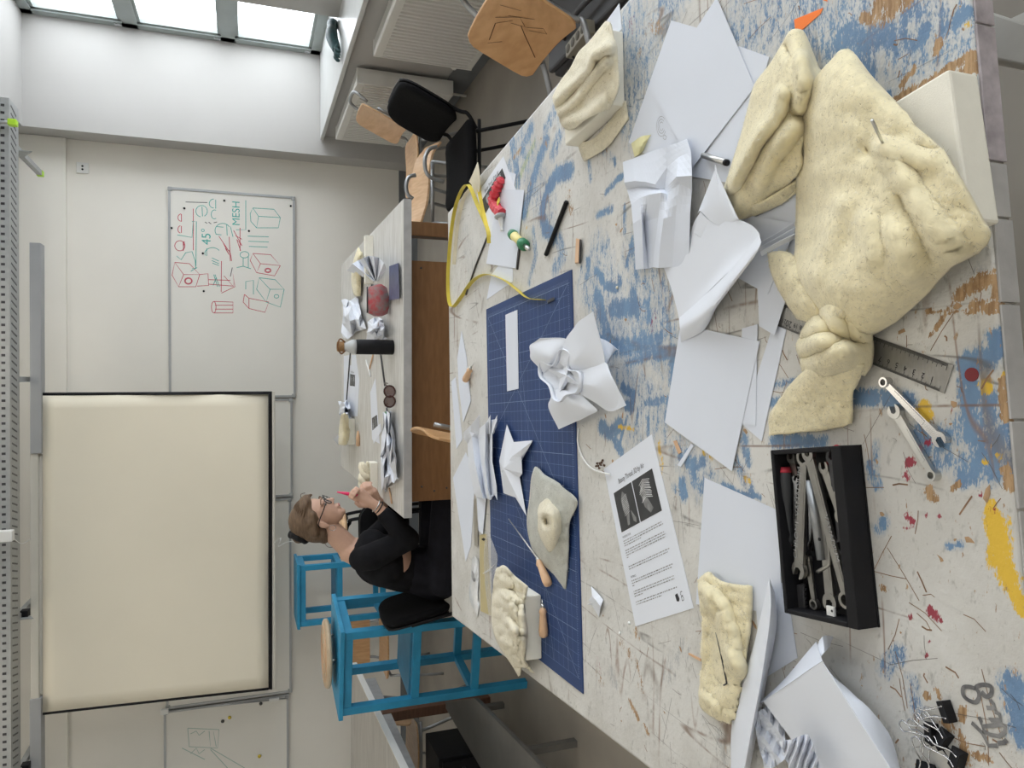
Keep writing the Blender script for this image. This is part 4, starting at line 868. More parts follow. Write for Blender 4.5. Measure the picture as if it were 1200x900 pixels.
# ---------------- paper flower
def petal_paper():
    t = thing('paper_flower', 'white folded paper flower with curved petals standing on the blue mat', 'paper flower', T(668,440,0.003))
    c = (665,442); hc = 0.040
    core = [(660,410),(672,414),(669,432),(683,437),(681,459),(668,463),(660,471),(652,467),(647,452),(636,441),(637,424),(652,428)]
    # petals: (left root, left edge, tip, right edge, right root) in photo pixels with heights
    P_ = [[(637,437,0.045),(622,420,0.058),(621,405,0.060),(633,396,0.060),(663,397,0.045),(653,424,0.045)],
          [(654,424,0.045),(664,396,0.055),(678,377,0.062),(695,365,0.058),(709,425,0.040),(671,437,0.045)],
          [(671,437,0.045),(709,425,0.040),(718,443,0.040),(734,475,0.030),(715,482,0.030),(681,462,0.042)],
          [(681,462,0.042),(700,481,0.030),(684,490,0.030),(655,503,0.026),(643,478,0.045),(648,455,0.045)]]
    for p in P_:
        a, b, c_, d, e, f_ = [np.array(q, float) for q in p]
        g = [[a, a*0.6+f_*0.4, a*0.4+f_*0.6, f_], [(a+b)/2, (a+b)*0.3+(f_+e)*0.2+[0,0,0.010], (a+b)*0.2+(f_+e)*0.3+[0,0,0.010], (f_+e)/2], [b, b*0.5+c_*0.25+e*0.25+[0,0,0.006], c_*0.2+d*0.3+e*0.5-[0,0,0.0], e], [b*0.5+c_*0.5, c_, d*0.5+c_*0.5, d]]
        patch('petal', g, M_paper2, t, 6, 0.0006)
    patch('petal', [[(700,395,0.03),(712,400,0.012),(724,410,0.006)],[(706,412,0.03),(713,418,0.015),(720,412,0.004)],[(708,424,0.035),(712,426,0.020),(714,424,0.004)]], M_paper2, t, 4, 0.0006)
    # rim bowl and inner star
    k = len(core); bm = bmesh.new(); vs = [bm.verts.new(T(x, y, 0.046)) for x, y in core]; lo = [bm.verts.new(T(x*0.5+c[0]*0.5, y*0.5+c[1]*0.5, 0.036)) for x, y in core]; ct = bm.verts.new(T(*c, 0.036))
    for i in range(k): bm.faces.new((vs[i], vs[(i+1)%k], lo[(i+1)%k], lo[i])); bm.faces.new((lo[i], lo[(i+1)%k], ct))
    o = from_bm('bowl', bm, M_paper2, t)
    star = []; tips = [(669,412),(638,430),(652,468),(682,452)]
    bm = bmesh.new(); ct = bm.verts.new(T(664,440,0.052)); ring = []
    for i, (x, y) in enumerate(tips):
        x2, y2 = tips[(i+1)%4]; ring.append(bm.verts.new(T(x, y, 0.044))); ring.append(bm.verts.new(T((x+x2)*0.2+664*0.6, (y+y2)*0.2+440*0.6, 0.041)))
    for i in range(8): bm.faces.new((ring[i], ring[(i+1)%8], ct))
    from_bm('inner_star', bm, M_paper2, t)
    rim = curve_pts([T(x, y, 0.047) for x, y in core], 4, True); bm = bmesh.new(); kk = len(rim); A = [bm.verts.new(p) for p in rim]; B_ = [bm.verts.new(p+Vector((0,0,0.010))) for p in rim]
    for i in range(kk): bm.faces.new((A[i], A[(i+1)%kk], B_[(i+1)%kk], B_[i]))
    o = from_bm('curled_rim', bm, M_paper2, t, True); md = o.modifiers.new('thickness','SOLIDIFY'); md.thickness = 0.0012
    # folded foot that carries it
    bm = bmesh.new(); bm_lathe(bm, [(0.030,0.0),(0.010,0.018),(0.012,0.028)], T(668,444,0.0042), (0,0,1), 6); from_bm('folded_foot', bm, M_paper2, t)
petal_paper()
# ---------------- origami: pleated strip and star
t = thing('origami_pleat', 'white paper folded into parallel pleats with forked ends on the mat', 'origami', T(563,535,0.003))
patch('pleat', [
 [(544,514,0.018),(550,505,0.030),(562,502,0.014),(569,496,0.034),(576,492,0.016),(583,491,0.030)],
 [(548,520,0.006),(553,512,0.026),(560,513,0.006),(569,510,0.028),(573,511,0.008),(577,509,0.022)],
 [(549,545,0.006),(556,540,0.030),(563,541,0.008),(568,540,0.028),(573,542,0.008),(577,541,0.022)],
 [(556,578,0.006),(563,572,0.030),(568,580,0.008),(572,575,0.028),(576,586,0.008),(582,570,0.022)],
 [(558,582,0.006),(566,584,0.026),(570,584,0.008),(575,586,0.022),(579,578,0.008),(583,586,0.016)]], M_paper2, t, 2, 0.0006, linear=True, smooth=False)
patch('end_flap', [[(543,507,0.020),(552,498,0.034),(562,486,0.026)],[(544,516,0.008),(552,512,0.022),(562,504,0.010)]], M_paper2, t, 2, 0.0006, linear=True, smooth=False)
patch('end_flap', [[(569,497,0.02),(575,486,0.03),(574,501,0.012)],[(570,511,0.008),(574,508,0.02),(577,506,0.008)]], M_paper2, t, 2, 0.0006, linear=True, smooth=False)
patch('end_flap', [[(577,497,0.02),(583,486,0.03),(582,500,0.012)],[(575,511,0.008),(579,508,0.02),(580,504,0.008)]], M_paper2, t, 2, 0.0006, linear=True, smooth=False)
t = thing('origami_star', 'white origami star with sharp points on the blue cutting mat', 'origami', T(604,550,0.003))
ctr = T(590,549,0.034); pts = [(594,497,0.010),(602,518,0.020),(624,516,0.012),(611,535,0.020),(612,555,0.016),(609,559,0.010),(617,605,0.008),(604,583,0.018),(590,578,0.010),(585,540,0.006)]
bm = bmesh.new(); vs = [bm.verts.new(T(*p)) for p in pts]; ct = bm.verts.new(ctr); k = len(vs)
for i in range(k): bm.faces.new((vs[i], vs[(i+1)%k], ct))
lo = [bm.verts.new(T(p[0], p[1], 0.004)) for p in pts]
for i in range(k): bm.faces.new((vs[i], vs[(i+1)%k], lo[(i+1)%k], lo[i]))
from_bm('folded_body', bm, M_paper2, t)
patch('point_flap', [[(588,552,0.030),(600,535,0.028),(624,517,0.020)],[(590,556,0.018),(606,552,0.020),(612,538,0.012)]], M_paper2, t, 2, 0.0006, linear=True, smooth=False)
# ---------------- foam blocks
def foam(b4, h, label, group=None, name='foam_block'):
    b = [Vector(p) for p in b4]; up = Vector((0,0,h)); o = hexa(name, [p+Vector((0,0,0.0008)) for p in b], [p+up for p in b], M_foam, None, 0.003); return tag(o, label, 'foam', group)
GF = 'foam needle-felting blocks on the painted table'
a, b = T(731,37), T(733,125); c = T(680,173); d = a+(c-b)
foam([a,b,c,d], 0.036, 'white foam block under wavy felt at the window side of the table', GF)
n0, n1 = T(1147,87), T(1173,262); dr = (n1-n0).normalized(); pd = Vector((-dr.y, dr.x, 0)); pd = pd if pd.y > 0 else -pd
foam([n0, n1, n1+pd*0.155, n0+pd*0.155], 0.040, 'white foam block under the big felt with the needle', GF)
n0, n1 = T(634.5,697,0.003), T(635.5,772,0.003); dr = (n1-n0).normalized(); pd = Vector((-dr.y, dr.x, 0)); pd = pd if pd.y > 0 else -pd
foam([n0, n1, n1+pd*0.16, n0+pd*0.16], 0.042, 'white foam block with lumpy felt on the corner of the mat', GF)
# ---------------- felts
o = patch('felt_piece', [
 [(712,25,0.044),(717,30,0.046),(722,60,0.046),(726,100,0.044),(716,126,0.043)],
 [(692,50,0.044),(700,55,0.060),(712,62,0.058),(714,95,0.052),(710,128,0.048)],
 [(680,62,0.046),(688,72,0.062),(696,82,0.060),(702,105,0.050),(697,134,0.052)],
 [(670,80,0.046),(676,88,0.050),(682,100,0.046),(690,120,0.046),(684,142,0.048)],
 [(657,98,0.044),(662,106,0.046),(668,118,0.044),(672,130,0.044),(675,150,0.042)],
 [(649,115,0.036),(651,122,0.040),(654,132,0.040),(660,146,0.036),(668,151,0.034)]], M_felt_w, None, 7, 0.004,
 ridges=[([(652,118),(676,96),(690,82),(694,66),(714,56)],0.018,5),([(655,134),(675,118),(690,98),(700,84),(712,72)],0.014,4),([(665,142),(690,135),(705,120)],0.010,6)], noise=0.002, nscale=120)
tag(o, 'cream felt with wavy raised folds on the foam block by the window', 'felt')
o = patch('felt_piece', [[(678,168,0.004),(700,160,0.006),(734,118,0.003)],[(682,180,0.004),(708,168,0.008),(736,132,0.002)],[(686,189,0.001),(712,172,0.003),(737,140,0.001)]], M_felt_w, None, 6, 0.003, noise=0.001, nscale=100)
tag(o, 'thin felt layer peeping out from under the foam block by the window', 'felt')
# folded felt
o = patch('felt_piece', [
 [(926,42,0.014),(931,37,0.020),(937,38,0.020),(944,52,0.010)],
 [(907,75,0.012),(922,75,0.040),(938,72,0.036),(956,82,0.006)],
 [(888,100,0.012),(912,100,0.038),(936,100,0.050),(962,92,0.008)],
 [(880,128,0.010),(905,128,0.040),(928,128,0.040),(948,122,0.016)],
 [(872,158,0.008),(896,152,0.046),(918,156,0.050),(944,150,0.024)],
 [(862,190,0.008),(884,182,0.048),(908,186,0.044),(940,175,0.030)],
 [(855,212,0.008),(876,206,0.040),(900,206,0.036),(938,200,0.026)],
 [(850,225,0.004),(862,240,0.018),(866,257,0.014),(900,228,0.008)]], M_felt, None, 8, 0.005,
 ridges=[([(940,70),(942,110),(938,125)],0.020,5),([(918,110),(913,130),(905,145),(885,170),(862,215)],0.022,5),([(930,150),(905,180),(890,215)],0.016,7),([(895,150),(878,185),(858,222)],0.014,4),([(925,55),(926,62)],-0.02,5)], noise=0.003, nscale=70, seed=2)
tag(o, 'cream felt gathered into long folds lying across the white sheets', 'felt')
o = patch('felt_piece', [[(868,240,0.012),(890,236,0.022),(915,222,0.020),(939,205,0.014)],[(862,252,0.006),(890,244,0.012),(918,230,0.010),(939,212,0.006)],[(863,260,0.001),(893,247,0.004),(920,234,0.004),(940,217,0.002)]], M_felt, None, 6, 0.004, noise=0.001, nscale=80)
tag(o, 'thin turned edge of felt below the gathered folds', 'felt')
# big felt over the foam, with needle
BIG = patch('felt_piece', [
 [(984,68,0.030),(988,63,0.034),(993,63,0.034),(997,68,0.034),(1000,72,0.034)],
 [(960,95,0.028),(975,92,0.050),(992,92,0.056),(1008,92,0.052),(1021,99,0.040)],
 [(946,130,0.022),(968,130,0.052),(998,126,0.064),(1024,122,0.062),(1056,134,0.054)],
 [(941,168,0.016),(970,168,0.050),(1005,165,0.062),(1040,165,0.060),(1101,171,0.062)],
 [(939,205,0.014),(970,205,0.050),(1010,205,0.062),(1060,205,0.064),(1126,207,0.066)],
 [(938,245,0.012),(972,245,0.046),(1014,245,0.066),(1070,248,0.070),(1151,253,0.060)],
 [(937,290,0.014),(972,285,0.050),(1016,285,0.068),(1072,285,0.072),(1160,280,0.052)],
 [(934,322,0.020),(966,330,0.056),(1012,325,0.070),(1060,325,0.060),(1114,307,0.034)],
 [(950,347,0.022),(975,358,0.050),(1010,356,0.060),(1048,350,0.048),(1082,341,0.024)],
 [(968,366,0.016),(985,380,0.030),(1006,385,0.036),(1022,386,0.026),(1046,373,0.012)]], M_felt, None, 8, 0.006,
 ridges=[([(1038,178),(1055,200),(1075,235),(1105,275),(1122,296)],0.016,10),([(1040,175),(1066,182),(1092,190)],0.010,8),([(1038,182),(1022,178)],-0.010,9),([(990,240),(975,290),(960,320)],0.010,12),([(1022,260),(1026,300)],0.010,10),([(1060,230),(1090,300)],-0.010,9),([(1048,270),(1066,318)],0.010,9)], noise=0.003, nscale=45, seed=4)
tag(BIG, 'large thick cream felt draped over foam with a needle stuck in', 'felt')
o = tube('felting_needle', [T(1022,141,0.115), T(1039,178,0.064)], [0.0016,0.0012], M_steel, None, 8)
tag(o, 'thin steel felting needle standing in the large cream felt', 'needle')
o = patch('felt_piece', [
 [(903,297,0.012),(918,296,0.016),(935,302,0.020)],[(907,318,0.016),(925,320,0.030),(945,335,0.034)],[(920,345,0.016),(940,350,0.034),(962,362,0.034)],[(938,372,0.010),(952,376,0.020),(968,382,0.020)]], M_felt, None, 6, 0.005, noise=0.002, nscale=70)
tag(o, 'cream felt corner curling up beside the white paper strips', 'felt')
# twisted knot of felt
t = thing('twisted_felt', 'cream felt twisted into a thick knot with a flat tail by the tray', 'felt', T(960,440))
KN = [[(962,362,0.020),(975,358,0.050),(995,360,0.050),(1015,382,0.018)],[(945,388,0.016),(965,382,0.056),(992,385,0.060),(1017,395,0.016)],[(938,402,0.014),(962,402,0.060),(990,404,0.058),(1018,410,0.014)],[(942,420,0.012),(965,424,0.056),(992,420,0.052),(1017,425,0.012)],[(946,438,0.008),(968,437,0.034),(992,430,0.036),(1012,436,0.010)]]
patch('knot', KN, M_felt, t, 8, 0.006, ridges=[([(960,365),(975,385),(985,393)],-0.022,5),([(944,398),(965,392),(985,395)],-0.020,5),([(950,418),(970,408),(990,402),(1002,400)],-0.018,5),([(990,375),(1000,402)],-0.020,6),([(960,400),(985,410)],0.012,8)], noise=0.003, nscale=70, seed=5)
patch('tail', [[(948,436,0.020),(970,425,0.040),(996,421,0.042),(1013,424,0.026)],[(930,452,0.012),(955,445,0.026),(985,440,0.030),(1004,444,0.016)],[(915,472,0.006),(945,468,0.014),(980,462,0.016),(1000,462,0.010)],[(905,490,0.003),(938,488,0.008),(975,484,0.010),(1000,486,0.006)],[(905,510,0.002),(935,507,0.004),(970,501,0.005),(999,496,0.003)]], M_felt, t, 7, 0.006, noise=0.002, nscale=60, seed=6)
# felt with hooked needle
o = patch('felt_piece', [
 [(822,680,0.008),(832,673,0.010),(850,682,0.008),(882,687,0.006)],
 [(824,705,0.010),(836,704,0.016),(852,705,0.010),(882,712,0.006)],
 [(826,735,0.010),(838,735,0.012),(858,735,0.012),(880,740,0.006)],
 [(825,770,0.010),(840,768,0.010),(860,770,0.012),(874,775,0.006)],
 [(824,800,0.008),(842,800,0.010),(860,800,0.012),(868,800,0.006)],
 [(825,826,0.004),(842,830,0.008),(858,826,0.010),(866,818,0.006)],
 [(841,838,0.002),(848,842,0.004),(856,846,0.004),(862,838,0.003)]], M_felt, None, 8, 0.007,
 ridges=[([(826,690),(840,700),(850,712),(859,740),(862,768),(868,785)],0.014,4),([(832,700),(838,712),(847,722),(850,735)],0.010,4),([(851,742),(855,760),(862,780)],0.010,4),([(835,720),(838,780),(845,800)],-0.006,8),([(828,815),(842,828)],0.008,5)], noise=0.002, nscale=140, seed=7)
tag(o, 'strip of cream felt with a rolled ridge and a hooked needle on it', 'felt')
o = tube('hook_needle', [T(838.5,741,0.022), T(845,768,0.020), T(851,797,0.019), T(851.5,801,0.019), T(848,803,0.019)], [0.0004,0.0009,0.0012,0.0012,0.0011], M_dark, None, 6)
tag(o, 'dark bent felting needle lying on the narrow felt strip', 'needle')
# grey felt with a pale lump
t = thing('felt_piece', 'grey felt diamond with a pale ring-shaped lump in its middle', 'felt', T(648,620,0.003))
patch('grey_sheet', [
 [(624,560,0.012),(629,547,0.010),(635,556,0.012),(643,562,0.012)],
 [(622,585,0.018),(634,575,0.020),(648,568,0.020),(661,572,0.016)],
 [(619,610,0.016),(634,605,0.024),(654,600,0.024),(677,588,0.010)],
 [(622,632,0.012),(634,635,0.022),(652,630,0.024),(668,612,0.012)],
 [(630,652,0.006),(640,655,0.014),(654,650,0.016),(667,640,0.010)],
 [(648,670,0.004),(654,672,0.006),(660,670,0.008),(666,662,0.006)],
 [(661,686,0.003),(662,688,0.003),(663,689,0.003),(664,690,0.003)]], M_felt_g, t, 7, 0.004, noise=0.0015, nscale=120, seed=3)
patch('pale_lump', [
 [(632,592,0.022),(637,588,0.026),(642,585,0.026),(648,590,0.022)],
 [(631,608,0.024),(638,603,0.050),(646,602,0.050),(656,602,0.024)],
 [(632,622,0.024),(639,618,0.046),(648,618,0.050),(657,620,0.024)],
 [(637,636,0.022),(642,632,0.038),(649,632,0.040),(654,632,0.022)],
 [(643,645,0.020),(645,646,0.022),(648,645,0.022),(650,642,0.020)]], M_felt_w, t, 7, 0.003, ridges=[([(641,608),(642,613)],-0.030,4)], noise=0.002, nscale=120, seed=8)
# lumpy felt on foam
o = patch('felt_piece', [
 [(583,667,0.050),(592,663,0.052),(603,674,0.048),(619,687,0.044)],
 [(580,682,0.040),(592,684,0.052),(603,690,0.050),(616,702,0.044)],
 [(578,708,0.034),(592,708,0.056),(604,710,0.056),(613,716,0.046)],
 [(579,735,0.030),(594,735,0.056),(606,735,0.058),(616,740,0.046)],
 [(586,755,0.026),(597,757,0.052),(606,756,0.056),(615,770,0.042)],
 [(600,776,0.024),(604,778,0.032),(610,778,0.036),(620,780,0.028)],
 [(608,789,0.016),(610,791,0.018),(614,778,0.030),(626,788,0.020)]], M_felt_w, None, 9, 0.005,
 ridges=[([(612,712),(613,740),(614,765)],0.012,3),([(600,710),(606,722)],0.014,3),([(604,738),(608,748)],0.016,4),([(594,698),(600,704)],0.012,4),([(598,728),(604,740)],0.010,3),([(592,690),(610,694)],-0.006,4)], noise=0.006, nscale=200, seed=9)
tag(o, 'lumpy cream felt draped over the foam block on the mat corner', 'felt')
# ================================================================== tools and small things on the painted table
# ---------------- tool tray
bn, bf = T(1010,521), T(1032,735)           # near bottom edge, window end and inner end
u_ = (bf-bn).normalized(); v_ = Vector((-u_.y,u_.x,0)); v_ = v_ if v_.y > 0 else -v_
LT, WT, HT = (bf-bn).length, 0.122, 0.032
tray = thing('tool_tray', 'black open plastic tray full of wrenches on the painted table', 'tray', bn)
def tr(a, b, z=0): p = bn+u_*a*LT+v_*b*WT; p.z = TZ+z; return p       # a: 0 window end .. 1, b: 0 near .. 1 far
hexa('bottom', [tr(0,0,0.0005),tr(1,0,0.0005),tr(1,1,0.0005),tr(0,1,0.0005)], [tr(0,0,0.003),tr(1,0,0.003),tr(1,1,0.003),tr(0,1,0.003)], M_black, tray)
for (a0,a1,b0,b1) in ((0,1,0,0.13),(0,1,0.95,1),(0,0.03,0.13,0.95),(0.97,1,0.13,0.95)):
    hexa('side', [tr(a0,b0,0.003),tr(a1,b0,0.003),tr(a1,b1,0.003),tr(a0,b1,0.003)], [tr(a0,b0,HT),tr(a1,b0,HT),tr(a1,b1,HT),tr(a0,b1,HT)], M_black, tray, 0.0015)
def wrench(p0, p1, w_open, r_ring, label, m=None, shank=0.010, th=0.005, z0=0, z1=0, ring=True, double=False, name='wrench', group='wrenches in the black tray', letters=None, lettering_off=0.35):
    """combination wrench: open jaw at p0, ring at p1 (photo pixels), heights over the table"""
    m = m or M_tool
    a, b = T(*p0, z0), T(*p1, z1); d = (b-a).normalized(); s = Vector((0,0,1)).cross(d).normalized(); n = d.cross(s)
    t = thing(name, label, 'wrench', (a+b)/2, group)
    L_ = (b-a).length; bm = bmesh.new()
    def pt(x, y, zz): return a+d*x+s*y+n*zz
    def solid(loop, h0, h1):
        lo = [bm.verts.new(pt(x,y,h0)) for x,y in loop]; hi = [bm.verts.new(pt(x,y,h1)) for x,y in loop]; k = len(loop)
        bm.faces.new(lo[::-1]); bm.faces.new(hi)
        for i in range(k): bm.faces.new((lo[i],lo[(i+1)%k],hi[(i+1)%k],hi[i]))
    sh = shank/2
    def jaw(x0, sgn):
        R = w_open; q = []
        for ang in np.linspace(0.62, 2*math.pi-0.62, 18): q.append((x0-sgn*(R*math.cos(ang+0.26)), R*0.95*math.sin(ang+0.26)))
        # slot
        c, s_ = math.cos(0.26), math.sin(0.26)
        sl = [(0.62*R*0.95, 0.0)]
        def rt(px, py): return (x0-sgn*(px*c-py*s_), (px*s_+py*c))
        q += [rt(R*0.80,-0.42*R), rt(-0.12*R,-0.42*R), rt(-0.34*R,0), rt(-0.12*R,0.42*R), rt(R*0.80,0.42*R)]
        solid(q, -th*0.6, th*0.6)
    def ringp(x0):
        k = 18; ro, ri = r_ring, r_ring*0.62; L4 = []
        for rr, hh in ((ro,-th*0.75),(ro,th*0.75),(ri,th*0.75),(ri,-th*0.75)): L4.append([bm.verts.new(pt(x0+rr*(1+(0.06 if (i%3==0 and rr==ri) else 0))*math.cos(2*math.pi*i/k), rr*math.sin(2*math.pi*i/k), hh)) for i in range(k)])
        for A, B in zip(L4, L4[1:]+L4[:1]):
            for i in range(k): bm.faces.new((A[i],A[(i+1)%k],B[(i+1)%k],B[i]))
    jaw(0, 1)
    if double: jaw(L_, -1)
    else: ringp(L_)
    e = w_open*0.55; f2 = L_-(w_open*0.55 if double else r_ring*0.8)
    solid([(e,-sh*1.25),(f2,-sh*0.9),(f2,sh*0.9),(e,sh*1.25)], -th*0.42, th*0.42)
    from_bm('body', bm, m, t)
    # raised rim panel along the shank
    bm = bmesh.new(); solid([(e+0.02,-sh*0.7),(f2-0.012,-sh*0.55),(f2-0.012,sh*0.55),(e+0.02,sh*0.7)], th*0.42, th*0.52); from_bm('shank_panel', bm, m, t)
    if letters:
        tx = text_mesh('embossed_lettering', letters, shank*0.75, M_chrome, pt(e+lettering_off*L_, sh*0.35, th*0.56), d, n, t, squash=1.3)
    return t
GW = 'wrenches in the black tray'
wrench((937,668),(943,536), 0.0115, 0.0105, 'large chrome vanadium wrench with jaw towards the empty end of the tray', z0=0.020, z1=0.022, shank=0.0125, letters='CHROME VANADIUM', lettering_off=0.05)
wrench((974,708),(979,705), 0.011, 0.010, 'x', z0=0.02, z1=0.02) if False else None
wrench((948,532),(993,703), 0.0095, 0.0100, 'wrench with raised lettering whose ring rests in the tray corner', z0=0.026, z1=0.020, shank=0.0110, letters='VANADIUM', lettering_off=0.40)
wrench((974,706),(962,580), 0.0115, 0.008, 'wide-jawed wrench with a white tag in its jaw', z0=0.016, z1=0.014, shank=0.0110)
wrench((933,562),(932,642), 0.0050, 0.0045, 'slim polished wrench beside the screwdriver', M_chrome, shank=0.005, th=0.004, z0=0.016, z1=0.014)
wrench((976,536),(987,640), 0.0085, 0.0085, 'blackened steel wrench along the near side of the tray', M_dark, shank=0.009, z0=0.024, z1=0.018)
wrench((970,592),(983,604), 0.0, 0, 'x') if False else None
wrench((966,548),(985,605), 0.0080, 0.0070, 'flat stamped spanner crossing over other wrenches near the red handle', M_tool, shank=0.009, th=0.003, z0=0.022, z1=0.024, double=True)
wrench((928,536),(940,590), 0.0080, 0.0060, 'short spanner under the ring of the large wrench', M_tool, shank=0.008, th=0.004, z0=0.010, z1=0.010)
wrench((952,640),(950,585), 0.0065, 0.0060, 'small bright spanner lying under the steel tube', M_chrome, shank=0.006, th=0.004, z0=0.007, z1=0.007)
wrench((947,655),(955,708), 0.0055, 0.0065, 'short ring spanner at the end of the tray', M_tool, shank=0.007, th=0.004, z0=0.014, z1=0.012)
wrench((990,640),(999,690), 0.0070, 0.0070, 'grey spanner wedged against the near wall of the tray', M_tool, shank=0.009, th=0.004, z0=0.012, z1=0.010)
t = thing('paper_tag', 'tiny white tag with a dot held in a wrench jaw', 'tag', T(974,716,0.02)); box('tag', T(974,716,0.020), (0.011,0.012,0.003), M_white, t, rz=0.1); lathe('dot', [(0.0015,0),(0.0015,0.0005)], T(975,716,0.0218), (0,0,1), M_ink, t, 8)
# screwdriver with a grey and black grip
t = thing('screwdriver', 'grey screwdriver with red rings on its grip in the tray', 'screwdriver', T(920,600,0.014))
a, b = T(920,549,0.016), T(924,638,0.015); d = (b-a); Lh = d.length
lathe('grip', [(0.001,0),(0.0075,0.004),(0.0088,0.015),(0.0088,0.035),(0.0066,Lh*0.5),(0.0066,Lh*0.86),(0.0082,Lh*0.93),(0.0075,Lh)], a, d, mat('dark_grey_grip', (0.03,0.032,0.035), 0.6, 0.1), t, 14)
lathe('red_ring', [(0.0060,-0.002),(0.0079,0.003),(0.0080,0.0045),(0.0076,0.005)], a, d, M_red, t, 14); lathe('red_ring', [(0.0077,0),(0.0062,0.004)], b, d, M_red, t, 14)
tube('blade', [b+d.normalized()*0.003, T(925,684,0.010)], 0.0022, M_steel, t, 8)
box('yellow_mark', T(917,570,0.0185), (0.0022,0.020,0.0022), M_yellow, t, rz=0)
# steel tube spanner, allen key, red-jawed pliers tip
t = thing('tube_spanner', 'plain grey steel tube with a cross hole lying diagonally in the tray', 'tool', T(955,600,0.018))
tube('tube', [T(949,563,0.018), T(963,656,0.018)], 0.0058, mat('zinc_tube', (0.30,0.31,0.32), 0.4, 0.08, 30, metal=0.8), t, 14)
q = T(960.5,632,0.0238); lathe('cross_hole', [(0.0022,0),(0.0022,0.0006)], q, (0,0,1), M_black, t, 10)
o = tube('hex_key', curve_pts([T(962,576,0.016), T(969,620,0.018), T(972,655,0.018), T(970,663,0.018), T(958,670,0.018)], 5), 0.0024, M_tool, None, 6); tag(o, 'bent steel hex key among the wrenches in the tray', 'hex key', None)
t = thing('red_grip_tool', 'dark tool with a red dipped end in the tray corner', 'tool', T(980,530,0.016)); tube('red_end', curve_pts([T(974,540,0.016),T(975,530,0.018),T(981,525,0.018),T(985,531,0.018),T(984,545,0.016)], 5), 0.0042, M_red, t, 8); tube('shaft', [T(984,545,0.013), T(995,650,0.007), T(998,680,0.007)], 0.003, M_dark, t, 8)
t = thing('utility_grip', 'black ribbed tool handle at the empty end of the tray', 'tool', T(937,700,0.010)); hexa('handle', [T(930,685,0.004),T(942,683,0.004),T(945,716,0.004),T(934,717,0.004)], [T(931,685,0.014),T(942,684,0.014),T(944,715,0.014),T(934,716,0.014)], M_dark, t, 0.002)
for k in range(6): box('ridge', T(943.5+0.3*k, 686+5*k, 0.014), (0.004,0.003,0.003), M_black, t, bev=0.0006)
# two wrenches lying loose
wrench((1103,515),(1038,448), 0.0085, 0.0058, 'polished combination wrench with its jaw on the blue paint', M_chrome, shank=0.0075, th=0.006, z0=0.0045, z1=0.0045, group='loose wrenches')
wrench((1050,482),(1094,557), 0.0085, 0.0058, 'grey combination wrench with its ring end by red paint spots', M_steel, shank=0.0075, th=0.006, z0=0.0045, z1=0.0045, group='loose wrenches')
# ---------------- steel ruler
r0, r1 = T(1118,428,0.001), T(1107,461,0.001); r2, r3 = T(1020,426,0.001), T(1018,392,0.001)
dirn = (r3-r0).normalized(); wv = (r1-r0); farp = T(918,354,0.001); far_len = (farp-r0).dot(dirn)+0.01
t = thing('steel_ruler', 'brushed steel ruler with numbers passing beneath the twisted felt', 'ruler', r0)
prism('blade', [r0, r1, r1+dirn*far_len, r0+dirn*far_len], mat('ruler_steel', (0.30,0.295,0.28), 0.42, 0.06, 60, metal=0.7, stretch=(1,6,1)), 0.0009, t)
zt = Vector((0,0,0.0013)); ticks = []; cm = 0.0118; wl = wv.length; wn_ = wv.normalized()
for i in range(0, int(far_len/cm*10)):
    p = r0+dirn*(0.006+i*cm/10)+zt; l = 0.0075 if i % 10 == 0 else (0.0055 if i % 5 == 0 else 0.0035)
    ticks.append([p, p+wn_*l]); 
    q = p+wn_*wl; ticks.append([q, q-wn_*l*0.8])
g = ribbon('tick_marks', ticks, 0.0005, M_ink, (0,0,1), t); g['kind'] = 'stuff'
for i in range(1, int(far_len/cm)-0):
    p = r0+dirn*(0.006+i*cm)+wn_*(wl*0.60)+zt
    text_mesh('number', str(i), 0.0085 if i % 10 else 0.012, M_ink, p-dirn*0.002, dirn, (0,0,1), t)
# ---------------- binder clips
def clip(p, ang, label, s=1.0, up=0.0):
    o = T(*p); t = thing('binder_clip', label, 'binder clip', o, 'binder clips beside the marker lettering')
    ca, sa = math.cos(ang), math.sin(ang); ex = Vector((ca,sa,0)); ey = Vector((-sa,ca,0)); ez = Vector((0,0,1))
    W, D, H = 0.019*s, 0.012*s, 0.011*s
    def L(x,y,z): return o+ex*x+ey*y+ez*(z+0.0005)
    bm = bmesh.new(); prof = [(-D/2,0),(-D/2,H),(D/2,H*0.58),(D/2,H*0.48),(-D/2+0.001,0.0)]
    prof = [(-D/2,0.0),(-D/2,H),(D/2,H*0.56),(D/2,H*0.44)]
    A = [bm.verts.new(L(x,-W/2,z)) for x,z in prof]; B_ = [bm.verts.new(L(x,W/2,z)) for x,z in prof]
    for i in range(4): bm.faces.new((A[i],A[(i+1)%4],B_[(i+1)%4],B_[i]))
    bm.faces.new(A[::-1]); bm.faces.new(B_); bmesh.ops.bevel(bm, geom=bm.edges[:], offset=0.0006, segments=1, affect='EDGES')
    from_bm('clip_body', bm, M_black, t)
    for sg in (0,1):
        z1 = H*(0.62 if sg else 0.5); z2 = H*(1.15 if sg else 0.25); r = 0.0009
        pts = [L(-D*0.25,-W*0.28,H*0.9 if sg else 0.0012), L(D/2,-W*0.22,z1), L(D/2+0.010*s,-W*0.16,z2), L(D/2+0.018*s,-W*0.26,z2), L(D/2+0.022*s,0,z2), L(D/2+0.018*s,W*0.26,z2), L(D/2+0.010*s,W*0.16,z2), L(D/2,W*0.22,z1), L(-D*0.25,W*0.28,H*0.9 if sg else 0.0012)]
        tube('wire_arm', curve_pts(pts, 4), r, M_chrome, t, 6)
A_ = math.radians
clip((1113,833), A_(115), 'black binder clip lying apart from the others, nearest the tool tray', 1.1)
clip((1095,858), A_(95), 'black binder clip with wire arms pointing at the folded papers', 1.1)
